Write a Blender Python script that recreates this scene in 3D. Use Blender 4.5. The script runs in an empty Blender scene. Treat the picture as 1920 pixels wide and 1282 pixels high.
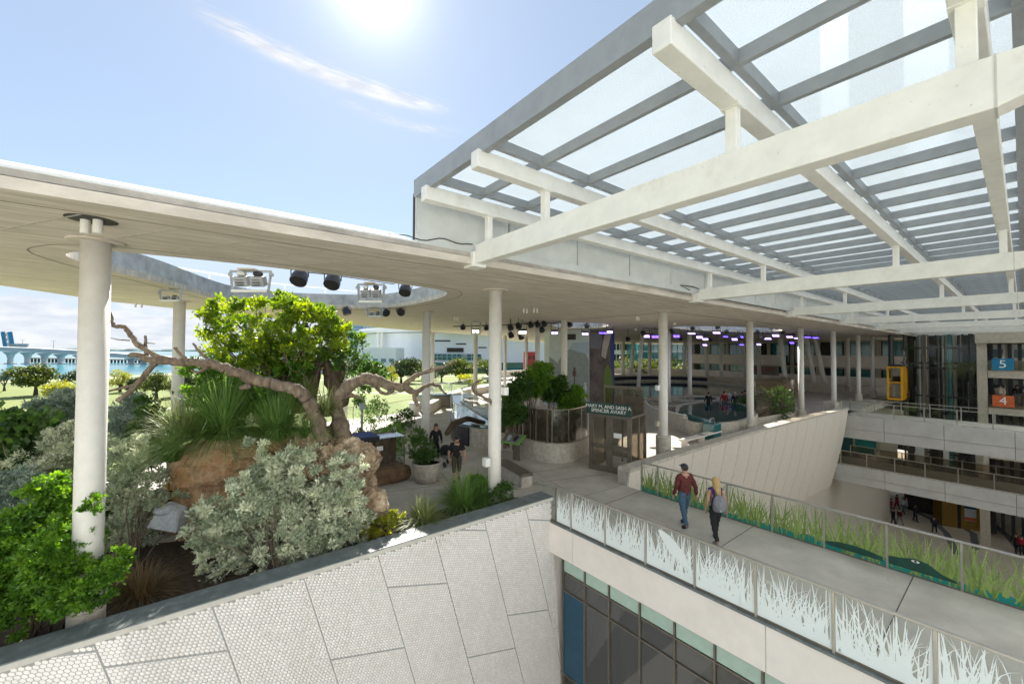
import bpy, math, random
import numpy as np
from mathutils import Vector, Matrix, Quaternion
rnd = random.Random(7)
sc = bpy.context.scene
col = sc.collection
PI = math.pi
# ------------------------------------------------------------------ camera
F_, YAW, PITCH, ROLL = 762.2, math.radians(38.49), math.radians(1.245), math.radians(.28)
cf = Vector((math.sin(YAW)*math.cos(PITCH), math.cos(YAW)*math.cos(PITCH), math.sin(PITCH)))
cr = Vector((math.cos(YAW), -math.sin(YAW), 0)); cu = cr.cross(cf)
cR = cr*math.cos(ROLL)+cu*math.sin(ROLL); cU = -cr*math.sin(ROLL)+cu*math.cos(ROLL)
EYE = Vector((0, 0, 5))
cam = bpy.data.cameras.new('camera'); camo = bpy.data.objects.new('camera', cam); col.objects.link(camo)
camo.matrix_world = Matrix(((cR.x, cU.x, -cf.x, 0), (cR.y, cU.y, -cf.y, 0), (cR.z, cU.z, -cf.z, 5), (0, 0, 0, 1)))
cam.sensor_width = 36; cam.lens = F_/1920*36; cam.clip_start = .05; cam.clip_end = 12000
sc.camera = camo
def ray(x, y): return cf+cR*((x-960)/F_)-cU*((y-641)/F_)
def W(x, y, z=0.):
    d = ray(x, y); return EYE+d*((z-5)/d.z)
def D(x, y, dep): return EYE+ray(x, y)*dep
# ------------------------------------------------------------------ world, sun, exposure
SUN = ray(700, -42).normalized()
EL = math.asin(SUN.z); AZ = math.atan2(SUN.x, SUN.y)
w = bpy.data.worlds.new('World'); sc.world = w; w.use_nodes = True
nt = w.node_tree; nt.nodes.clear()
def N(nt, t, **k):
    n = nt.nodes.new(t)
    for a, b in k.items(): setattr(n, a, b)
    return n
L = nt.links.new
sky = N(nt, 'ShaderNodeTexSky', sky_type='NISHITA', sun_disc=False, sun_elevation=EL, sun_rotation=AZ, air_density=1.0, dust_density=.12, ozone_density=1.0)
tc = N(nt, 'ShaderNodeTexCoord')
def vmath(op, a, b=None):
    n = N(nt, 'ShaderNodeVectorMath', operation=op)
    L(a, n.inputs[0])
    if b is not None:
        if isinstance(b, (tuple, Vector)): n.inputs[1].default_value = b
        else: L(b, n.inputs[1])
    return n.outputs['Value'] if op == 'DOT_PRODUCT' else n.outputs[0]
def fm(op, a, b=0., c=0., nt=nt):
    n = N(nt, 'ShaderNodeMath', operation=op)
    for i, s in enumerate((a, b, c)):
        if isinstance(s, (int, float)): n.inputs[i].default_value = s
        else: nt.links.new(s, n.inputs[i])
    return n.outputs[0]
def ramp(nt, fac, stops):
    n = N(nt, 'ShaderNodeValToRGB'); e = n.color_ramp.elements
    while len(e) > 1: e.remove(e[-1])
    for i, (p, c_) in enumerate(stops):
        if isinstance(c_, (int, float)): c_ = (c_, c_, c_)
        q = e[0] if i == 0 else e.new(p)
        q.position = p; q.color = (*c_, 1)
    nt.links.new(fac, n.inputs[0]); return n.outputs[0]
gd = vmath('NORMALIZE', tc.outputs['Generated'])
sep = N(nt, 'ShaderNodeSeparateXYZ'); L(gd, sep.inputs[0])
# low cumulus bank along the horizon
mp = N(nt, 'ShaderNodeMapping'); mp.inputs['Scale'].default_value = (9, 9, 34); L(gd, mp.inputs[0])
cn = N(nt, 'ShaderNodeTexNoise'); cn.inputs['Scale'].default_value = 1.; cn.inputs['Detail'].default_value = 9; cn.inputs['Roughness'].default_value = .6; L(mp.outputs[0], cn.inputs[0])
band = ramp(nt, sep.outputs[2], [(0, .62), (.02, .66), (.055, .62), (.085, .40), (.13, .18), (.3, 0)])
cl = fm('MULTIPLY', fm('SUBTRACT', fm('ADD', cn.outputs[0], band), .83), 5.); cl = fm('MINIMUM', fm('MAXIMUM', cl, 0), .85)
# a long streak of cirrus
a_, b_ = ray(385, 40).normalized(), ray(820, 212).normalized()
mid = ((a_+b_)/2).normalized(); al = (b_-a_).normalized(); pe = mid.cross(al).normalized(); hl = (b_-a_).length/2
def streak(mid, al, pe, hl, wd, amp):
    u = fm('DIVIDE', vmath('DOT_PRODUCT', vmath('SUBTRACT', gd, tuple(mid)), tuple(al)), hl)
    v = fm('DIVIDE', vmath('DOT_PRODUCT', gd, tuple(pe)), wd)
    cmb = N(nt, 'ShaderNodeCombineXYZ'); L(fm('MULTIPLY', u, 1.4), cmb.inputs[0]); L(fm('MULTIPLY', v, 1.6), cmb.inputs[1])
    n2 = N(nt, 'ShaderNodeTexNoise'); n2.inputs['Scale'].default_value = 2.2; n2.inputs['Detail'].default_value = 8; n2.inputs['Roughness'].default_value = .62; L(cmb.outputs[0], n2.inputs[0])
    v2 = fm('ADD', fm('ADD', v, fm('ADD', fm('MULTIPLY', fm('MULTIPLY', u, u), 1.1), -.55)), fm('MULTIPLY', fm('SUBTRACT', n2.outputs[0], .5), 1.7))
    g = fm('EXPONENT', fm('MULTIPLY', fm('MULTIPLY', v2, v2), -1.2))
    e = fm('EXPONENT', fm('MULTIPLY', fm('POWER', fm('ABSOLUTE', u), 4.), -1.1))
    t = fm('MULTIPLY', fm('MULTIPLY', g, e), fm('MULTIPLY', fm('MAXIMUM', fm('SUBTRACT', n2.outputs[0], .22), 0), amp))
    return t
s1 = streak(mid, al, pe, hl, .0155, 4.2)
a2, b2 = ray(640, 195).normalized(), ray(860, 255).normalized()
m2 = ((a2+b2)/2).normalized(); al2 = (b2-a2).normalized(); s2 = streak(m2, al2, m2.cross(al2).normalized(), (b2-a2).length/2, .010, 1.8)
cl = fm('MINIMUM', fm('ADD', cl, fm('ADD', s1, s2)), .9)
# bright air round the sun (aureole)
sd = vmath('DOT_PRODUCT', gd, tuple(SUN))
au = fm('ADD', fm('MULTIPLY', fm('EXPONENT', fm('MULTIPLY', fm('SUBTRACT', sd, 1.), 300.)), 5.), fm('MULTIPLY', fm('EXPONENT', fm('MULTIPLY', fm('SUBTRACT', sd, 1.), 20.)), .5))
mx = N(nt, 'ShaderNodeMix', data_type='RGBA'); L(cl, mx.inputs[0]); 
cap = N(nt, 'ShaderNodeVectorMath', operation='MINIMUM'); L(sky.outputs[0], cap.inputs[0]); cap.inputs[1].default_value = (5.0, 6.0, 7.4)
L(cap.outputs[0], mx.inputs[6])
cn3 = N(nt, 'ShaderNodeTexNoise'); cn3.inputs['Scale'].default_value = 2.1; cn3.inputs['Detail'].default_value = 7; L(mp.outputs[0], cn3.inputs[0])
L(ramp(nt, cn3.outputs[0], [(.35, (5.6, 5.9, 6.4)), (.62, (7.4, 7.4, 7.5))]), mx.inputs[7])
pl = N(nt, 'ShaderNodeMix', data_type='RGBA'); pl.inputs[0].default_value = .45; L(mx.outputs[2], pl.inputs[6]); L(fm('MULTIPLY', fm('SUBTRACT', 1., cl), .42), pl.inputs[0]); pl.inputs[7].default_value = (5.6, 6.7, 8.2, 1)
ad = N(nt, 'ShaderNodeMix', data_type='RGBA', blend_type='ADD'); ad.inputs[0].default_value = 1.; L(pl.outputs[2], ad.inputs[6])
ac = N(nt, 'ShaderNodeMix', data_type='RGBA', blend_type='MULTIPLY'); ac.inputs[0].default_value = 1.; L(au, ac.inputs[6]); ac.inputs[7].default_value = (1, .97, .92, 1)
L(ac.outputs[2], ad.inputs[7])
bg = N(nt, 'ShaderNodeBackground'); bg.inputs[1].default_value = .0515; L(ad.outputs[2], bg.inputs[0])
wo = N(nt, 'ShaderNodeOutputWorld'); L(bg.outputs[0], wo.inputs[0])
sl = bpy.data.lights.new('sun', 'SUN'); sl.energy = 5.0; sl.angle = math.radians(.53); sl.color = (1, .95, .86)
so = bpy.data.objects.new('sun', sl); so.rotation_mode = 'QUATERNION'; so.rotation_quaternion = (-SUN).to_track_quat('-Z', 'Y'); so.location = (0, 0, 60); col.objects.link(so)
sc.view_settings.view_transform = 'Standard'; sc.view_settings.look = 'None'; sc.view_settings.exposure = 1.42; sc.view_settings.gamma = 1
sc.view_settings.use_curve_mapping = False
sc.cycles.max_bounces = 10; sc.cycles.diffuse_bounces = 6; sc.cycles.transparent_max_bounces = 24
# ------------------------------------------------------------------ materials
def mat(name, colr, rough=.6, metal=0., noise=.12, nscale=4., detail=6, bump=0., bscale=40., spec=.5, tint=None, emis=None, stretch=None, col2=None, coord='Object'):
    m = bpy.data.materials.new(name); m.use_nodes = True; t = m.node_tree; b = t.nodes['Principled BSDF']
    b.inputs['Roughness'].default_value = rough; b.inputs['Metallic'].default_value = metal; b.inputs['Specular IOR Level'].default_value = spec
    co = t.nodes.new('ShaderNodeTexCoord'); mp = t.nodes.new('ShaderNodeMapping'); t.links.new(co.outputs[coord], mp.inputs[0])
    if stretch: mp.inputs['Scale'].default_value = stretch
    n = t.nodes.new('ShaderNodeTexNoise'); n.inputs['Scale'].default_value = nscale; n.inputs['Detail'].default_value = detail; n.inputs['Roughness'].default_value = .62
    t.links.new(mp.outputs[0], n.inputs[0])
    c2 = col2 or tuple(c*(1-2.2*noise) for c in colr); c1 = colr if col2 else tuple(min(1, c*(1+noise)) for c in colr)
    out = ramp(t, n.outputs[0], [(.32, c2), (.68, c1)])
    if tint is not None:
        at = t.nodes.new('ShaderNodeAttribute'); at.attribute_name = 'tint'
        mm = t.nodes.new('ShaderNodeMix'); mm.data_type = 'RGBA'; t.links.new(at.outputs['Fac'], mm.inputs[0]); t.links.new(out, mm.inputs[6]); mm.inputs[7].default_value = (*tint, 1); out = mm.outputs[2]
    t.links.new(out, b.inputs['Base Color'])
    if bump:
        n2 = t.nodes.new('ShaderNodeTexNoise'); n2.inputs['Scale'].default_value = bscale; n2.inputs['Detail'].default_value = 5; t.links.new(mp.outputs[0], n2.inputs[0])
        bp = t.nodes.new('ShaderNodeBump'); bp.inputs['Strength'].default_value = bump; bp.inputs['Distance'].default_value = .12 if bump >= 1.6 else .03; t.links.new(n2.outputs[0], bp.inputs['Height']); t.links.new(bp.outputs[0], b.inputs['Normal'])
    if emis: b.inputs['Emission Color'].default_value = (*emis[0], 1); b.inputs['Emission Strength'].default_value = emis[1]
    m.diffuse_color = (*colr, 1)
    return m
def leafmat(name, c1, c2, trans=.45, rough=.45):
    m = bpy.data.materials.new(name); m.use_nodes = True; t = m.node_tree; b = t.nodes['Principled BSDF']; o = t.nodes['Material Output']
    at = t.nodes.new('ShaderNodeAttribute'); at.attribute_name = 'tint'
    c = ramp(t, at.outputs['Fac'], [(0, c1), (1, c2)])
    b.inputs['Roughness'].default_value = rough; t.links.new(c, b.inputs['Base Color'])
    tr = t.nodes.new('ShaderNodeBsdfTranslucent')
    hs = t.nodes.new('ShaderNodeHueSaturation'); hs.inputs['Hue'].default_value = .485; hs.inputs['Saturation'].default_value = 1.1; hs.inputs['Value'].default_value = 2.; t.links.new(c, hs.inputs['Color']); t.links.new(hs.outputs[0], tr.inputs[0])
    mx = t.nodes.new('ShaderNodeMixShader'); mx.inputs[0].default_value = trans; t.links.new(b.outputs[0], mx.inputs[1]); t.links.new(tr.outputs[0], mx.inputs[2]); t.links.new(mx.outputs[0], o.inputs[0])
    m.diffuse_color = (*c2, 1)
    return m
def glassmat(name, tint=(.9, .95, .95), refl=.12, rough=.02, body=0., bodycol=(.8, .85, .85), trl=0., frit=0.):
    m = bpy.data.materials.new(name); m.use_nodes = True; t = m.node_tree; t.nodes.clear(); o = t.nodes.new('ShaderNodeOutputMaterial')
    tr = t.nodes.new('ShaderNodeBsdfTransparent'); tr.inputs[0].default_value = (*tint, 1)
    gl = t.nodes.new('ShaderNodeBsdfGlossy'); gl.inputs['Roughness'].default_value = rough; gl.inputs[0].default_value = (.95, .97, 1, 1)
    ge = t.nodes.new('ShaderNodeNewGeometry'); dn = t.nodes.new('ShaderNodeVectorMath'); dn.operation = 'DOT_PRODUCT'; t.links.new(ge.outputs['Incoming'], dn.inputs[0]); t.links.new(ge.outputs['Normal'], dn.inputs[1])
    fz = fm('ADD', fm('MULTIPLY', fm('POWER', fm('SUBTRACT', 1., fm('ABSOLUTE', dn.outputs['Value'], nt=t), nt=t), 5., nt=t), .8, nt=t), refl*.5, nt=t)
    mx = t.nodes.new('ShaderNodeMixShader'); t.links.new(fz, mx.inputs[0]); t.links.new(tr.outputs[0], mx.inputs[1]); t.links.new(gl.outputs[0], mx.inputs[2]); last = mx.outputs[0]
    if body:
        df = t.nodes.new('ShaderNodeBsdfDiffuse'); df.inputs[0].default_value = (*bodycol, 1); last2 = df.outputs[0]
        if trl:
            tl = t.nodes.new('ShaderNodeBsdfTranslucent'); tl.inputs[0].default_value = (*bodycol, 1); m3 = t.nodes.new('ShaderNodeMixShader'); m3.inputs[0].default_value = trl; t.links.new(last2, m3.inputs[1]); t.links.new(tl.outputs[0], m3.inputs[2]); last2 = m3.outputs[0]
        m2 = t.nodes.new('ShaderNodeMixShader'); t.links.new(last, m2.inputs[1]); t.links.new(last2, m2.inputs[2]); last = m2.outputs[0]
        if frit:
            co = t.nodes.new('ShaderNodeTexCoord'); vo = t.nodes.new('ShaderNodeTexNoise'); vo.inputs['Scale'].default_value = frit; vo.inputs['Detail'].default_value = 3; t.links.new(co.outputs['Object'], vo.inputs[0])
            oi = t.nodes.new('ShaderNodeObjectInfo'); v2 = t.nodes.new('ShaderNodeTexNoise'); v2.inputs['Scale'].default_value = 1.3; v2.inputs['Detail'].default_value = 6; t.links.new(co.outputs['Object'], v2.inputs[0])
            base_ = ramp(t, vo.outputs[0], [(.40, max(0, body-.07)), (.60, min(1, body+.07))]); t.links.new(fm('ADD', fm('ADD', base_, fm('MULTIPLY', oi.outputs['Random'], .12, nt=t), nt=t), fm('MULTIPLY', fm('SUBTRACT', v2.outputs[0], .5, nt=t), .35, nt=t), nt=t), m2.inputs[0])
        else: m2.inputs[0].default_value = body
    t.links.new(last, o.inputs[0]); m.diffuse_color = (*tint, .4)
    return m
def watermat(name, c, rough=.03, bs=3., st=.25):
    m = mat(name, c, rough=rough, noise=.1, bump=st, bscale=bs, spec=.8); return m
M = {}
M['soffit'] = mat('board_marked_concrete', (.66, .60, .53), .85, noise=.12, nscale=2.2, bump=.25, bscale=9, stretch=(.35, 2.6, 1), detail=8)
M['conc'] = mat('weathered_concrete', (.46, .42, .37), .85, noise=.16, nscale=1.3, bump=.2, bscale=30, detail=9)
M['rimconc'] = mat('rim_concrete', (.50, .51, .53), .85, noise=.16, nscale=2.5, bump=.2, bscale=22, detail=9)
M['column'] = mat('painted_column', (.72, .70, .66), .5, noise=.03, nscale=5, bump=.05, bscale=50)
M['plinth'] = mat('plinth_concrete', (.52, .48, .42), .8, noise=.14, nscale=6, bump=.15)
M['steel'] = mat('white_painted_steel', (.80, .79, .75), .38, noise=.04, nscale=3, bump=.03, detail=8)
M['greysteel'] = mat('grey_painted_steel', (.30, .32, .34), .45, noise=.05, nscale=4)
M['palepanel'] = mat('pale_metal_panel', (.60, .62, .60), .45, noise=.06, nscale=1.4)
M['groove'] = mat('shallow_groove', (.30, .26, .21), .8)
M['membrane'] = mat('roof_membrane', (.5, .49, .47), .7, noise=.05)
M['darkgap'] = mat('dark_joint', (.06, .06, .055), .8)
M['floor'] = mat('deck_concrete', (.50, .465, .41), .75, noise=.10, nscale=.9, bump=.1, bscale=60, detail=10)
M['fascia'] = mat('fascia_plaster', (.78, .73, .70), .7, noise=.035, nscale=1.2, bump=.04)
M['fascia2'] = mat('grey_fascia_concrete', (.50, .49, .48), .7, noise=.06, nscale=1.2, bump=.04)
M['tile'] = mat('white_glazed_tile', (.88, .84, .83), .3, noise=.03, nscale=9, tint=(.77, .72, .70))
M['grout'] = mat('grey_grout', (.34, .34, .34), .8, noise=.06)
M['coping'] = mat('slate_coping', (.16, .185, .19), .55, noise=.12, nscale=5)
M['copingedge'] = mat('coping_edge', (.55, .53, .49), .6, noise=.06)
M['steelrail'] = mat('stainless_rail', (.52, .49, .45), .32, metal=.8, noise=.06)
M['bronze'] = mat('bronze_frame', (.19, .165, .135), .4, metal=.4, noise=.08)
M['glass'] = glassmat('clear_glass', (.97, .985, .975), .03)
M['mesh'] = glassmat('tinted_screen', (.74, .70, .64), .06, .1, body=.10, bodycol=(.25, .22, .18))
M['frit'] = glassmat('fritted_roof_glass', (.93, .97, 1), .04, .2, body=.56, bodycol=(.57, .61, .63), trl=.6, frit=60.)
M['print'] = glassmat('frosted_print', (.95, .98, 1), .05, .3, body=.93, bodycol=(.93, .97, .98), trl=.4)
M['green_print'] = mat('green_print', (.13, .21, .035), .5, noise=.1, tint=(.30, .40, .11))
M['teal_print'] = mat('teal_print', (.0, .25, .21), .45, noise=.12, nscale=3)
M['darkgreen'] = mat('dark_green_print', (.01, .07, .05), .5)
M['white'] = mat('white_paint', (.8, .8, .78), .5, noise=.03)
M['black'] = mat('black_paint', (.02, .02, .022), .5, noise=.1)
M['blackmetal'] = mat('black_lamp_metal', (.035, .035, .04), .35, metal=.3, noise=.15)
M['facadeglass'] = glassmat('dark_facade_glass', (.24, .25, .25), .34, .03, body=.30, bodycol=(.16, .16, .16))
M['spandrel'] = mat('pale_green_spandrel', (.42, .56, .50), .2, noise=.04)
M['bluepanel'] = mat('blue_panel', (.012, .07, .13), .2, noise=.08)
M['soil'] = mat('planting_soil', (.09, .06, .04), .95, noise=.3, nscale=14, bump=.8, bscale=40)
def lm(k, *a, **q): M[k] = leafmat(k+'_leaf', *a, **q)
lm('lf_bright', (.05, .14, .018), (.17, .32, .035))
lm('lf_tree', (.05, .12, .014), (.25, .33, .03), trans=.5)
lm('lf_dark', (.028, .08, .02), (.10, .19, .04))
lm('lf_silver', (.26, .32, .21), (.76, .78, .62), trans=.22, rough=.5)
lm('lf_bluegrey', (.16, .23, .18), (.42, .49, .42), trans=.25)
lm('lf_grass', (.07, .15, .04), (.22, .34, .10), trans=.45)
lm('lf_grass_pale', (.11, .16, .05), (.34, .37, .16), trans=.4)
lm('lf_dry', (.12, .08, .035), (.28, .20, .10), trans=.2)
lm('lf_park', (.045, .075, .014), (.14, .17, .035), trans=.3)
lm('lf_parkdark', (.022, .045, .014), (.065, .095, .03), trans=.25)
lm('lf_yellow', (.13, .17, .02), (.34, .34, .05), trans=.5)
M['bark'] = mat('grey_brown_bark', (.215, .165, .12), .9, noise=.28, nscale=9, bump=1., bscale=16, stretch=(1, 1, .35), detail=9)
M['barkdark'] = mat('dark_bark', (.13, .09, .065), .9, noise=.3, nscale=10, bump=1., bscale=14, stretch=(1, 1, .3))
M['rock'] = mat('orange_sandstone', (.62, .45, .30), .9, noise=.2, nscale=1.3, bump=1.6, bscale=4, detail=12, col2=(.46, .23, .10))
M['rockpale'] = mat('pale_tan_rock', (.62, .49, .34), .9, nscale=2.2, bump=1.6, bscale=5, detail=12, col2=(.30, .19, .12))
M['rocklog'] = mat('brown_rockwork', (.22, .14, .08), .85, nscale=4, bump=1., bscale=8, detail=10, col2=(.10, .055, .03))
M['lawn'] = mat('park_lawn', (.17, .20, .03), .9, nscale=.05, detail=12, col2=(.10, .145, .02))
M['sand'] = mat('pale_promenade', (.62, .57, .48), .9, noise=.08, nscale=.2)
M['sea'] = mat('bay_water', (.05, .26, .33), .12, noise=.15, nscale=.02, bump=.5, bscale=.6, spec=.3)
M['bridgeconc'] = mat('causeway_concrete', (.55, .54, .53), .8, noise=.08, nscale=.2)
M['hill'] = mat('far_shore_green', (.09, .15, .15), .9)
M['poolwater'] = watermat('pool_water', (.03, .09, .11), bs=2.)
M['tealglass'] = mat('teal_window', (.03, .19, .20), .08, noise=.2, nscale=.6, spec=.8)
M['bandwall'] = mat('pale_parapet', (.85, .79, .73), .7, noise=.05, nscale=.6)
M['beige'] = mat('beige_column_paint', (.50, .45, .37), .7, noise=.08)
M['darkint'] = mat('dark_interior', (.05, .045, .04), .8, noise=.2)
M['yellow'] = mat('yellow_cabin_paint', (.80, .40, .01), .45, noise=.06)
M['arena'] = mat('white_arena_cladding', (.86, .90, .98), .6, noise=.03, nscale=.05)
M['tower'] = mat('blue_grey_tower', (.42, .50, .60), .4, noise=.1, nscale=.04)
M['towerglass'] = mat('tower_glass', (.20, .32, .42), .15, noise=.2, nscale=.1)
M['red'] = mat('dark_red_cladding', (.42, .03, .05), .6, noise=.1)
M['atrium'] = mat('atrium_floor', (.60, .52, .42), .5, noise=.06, nscale=.3)
M['blue5'] = mat('blue_sign', (.0, .19, .36), .5)
M['orange4'] = mat('orange_sign', (.58, .12, .03), .5)
M['lampwhite'] = mat('lit_lamp_face', (.9, .9, .9), .4, emis=((1, .95, .8), 2.5))
M['lampblue'] = mat('lit_blue_lamp_face', (.1, .08, .5), .4, emis=((.12, .06, 1), 2.2))
M['lampviolet'] = mat('lit_violet_lamp_face', (.6, .5, .9), .4, emis=((.50, .32, 1), 2.))
M['muralgrey'] = mat('mural_grey_paint', (.30, .33, .31), .8, noise=.08)
M['muralbrown'] = mat('mural_brown_paint', (.15, .12, .11), .8, noise=.25, nscale=1.2)
M['mural1'] = mat('mural_pale_paint', (.55, .60, .60), .8, noise=.05)
M['signgreen'] = mat('sign_board_green', (.02, .055, .05), .4)
M['lf_sign'] = mat('panel_edge_green', (.18, .36, .07), .5)
M['ochre'] = mat('ochre_paint', (.28, .16, .02), .6, noise=.1)
M['skin'] = mat('skin', (.46, .26, .18), .55, noise=.05)
M['hairblond'] = mat('blond_hair', (.50, .34, .14), .6, noise=.25, nscale=30, stretch=(4, 4, .4))
M['hairdark'] = mat('dark_hair', (.035, .025, .02), .6, noise=.2)
for k, c in dict(maroon=(.11, .022, .02), jeans=(.06, .12, .19), navy=(.02, .025, .05), blackcloth=(.012, .012, .014), purple=(.06, .02, .16), greybag=(.20, .20, .23), camo=(.07, .065, .04), redcloth=(.35, .02, .03), palecloth=(.5, .52, .58), greycloth=(.16, .16, .17), bluecloth=(.05, .08, .25)).items():
    M[k] = mat(k+'_cloth', c, .85, noise=.12, nscale=14, bump=.3, bscale=60)
def stain(k, colr, scale=1.2, stretch=(1, 1, 1), lo=.52, hi=.74, amt=.5, rot=None):
    t = M[k].node_tree; b = t.nodes['Principled BSDF']; src = b.inputs['Base Color'].links[0].from_socket
    co = t.nodes.new('ShaderNodeTexCoord'); mp = t.nodes.new('ShaderNodeMapping'); mp.inputs['Scale'].default_value = stretch; t.links.new(co.outputs['Object'], mp.inputs[0])
    if rot: mp.inputs['Rotation'].default_value = rot
    n = t.nodes.new('ShaderNodeTexNoise'); n.inputs['Scale'].default_value = scale; n.inputs['Detail'].default_value = 9; n.inputs['Roughness'].default_value = .68; t.links.new(mp.outputs[0], n.inputs[0])
    f = fm('MULTIPLY', ramp(t, n.outputs[0], [(lo, 0.), (hi, 1.)]), amt, nt=t)
    mm = t.nodes.new('ShaderNodeMix'); mm.data_type = 'RGBA'; t.links.new(f, mm.inputs[0]); t.links.new(src, mm.inputs[6]); mm.inputs[7].default_value = (*colr, 1); t.links.new(mm.outputs[2], b.inputs['Base Color'])
stain('steel', (.55, .47, .34), 2.2, (1, 1, 1), .58, .74, .4); stain('steel', (.45, .43, .38), 14, (1, 1, 1), .64, .70, .6)
stain('floor', (.30, .27, .23), .35, (1, 1, 1), .48, .7, .5); stain('floor', (.26, .23, .20), 3.5, (1, 1, 1), .62, .72, .5)
stain('soffit', (.40, .34, .26), 1.3, (.4, 4, 1), .42, .68, .6, (0, 0, -.5)); stain('soffit', (.80, .75, .68), 3., (.3, 6, 1), .55, .7, .4, (0, 0, -.5))
stain('tile', (.62, .58, .52), .8, (1.6, 1, .5), .48, .75, .4)
stain('fascia', (.62, .56, .50), 1.5, (1, 1, .5), .5, .75, .35); stain('column', (.58, .54, .47), 1.6, (1, 1, .4), .52, .75, .4); stain('fascia2', (.38, .36, .33), 1.4, (1, 1, .4), .5, .72, .45)
stain('plinth', (.34, .30, .25), 2.4, (1, 1, .6), .48, .7, .5); stain('coping', (.30, .32, .32), 5, (1, 1, 1), .55, .68, .5); stain('greysteel', (.22, .23, .24), 3, (1, 1, 1), .5, .7, .4)
stain('rock', (.20, .12, .07), 2.6, (1, 1, 1.6), .50, .62, .65); stain('rockpale', (.16, .10, .06), 3.4, (1, 1, 1.4), .48, .60, .75); stain('rockpale', (.78, .68, .56), 2.2, (1, 1, 1), .55, .7, .5); stain('rock', (.72, .60, .46), 1.7, (1, 1, 1), .52, .7, .5)
stain('bark', (.10, .07, .05), 7, (1, 1, .5), .50, .62, .6); stain('bark', (.36, .33, .28), 5, (1, 1, .6), .55, .7, .5)
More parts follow.
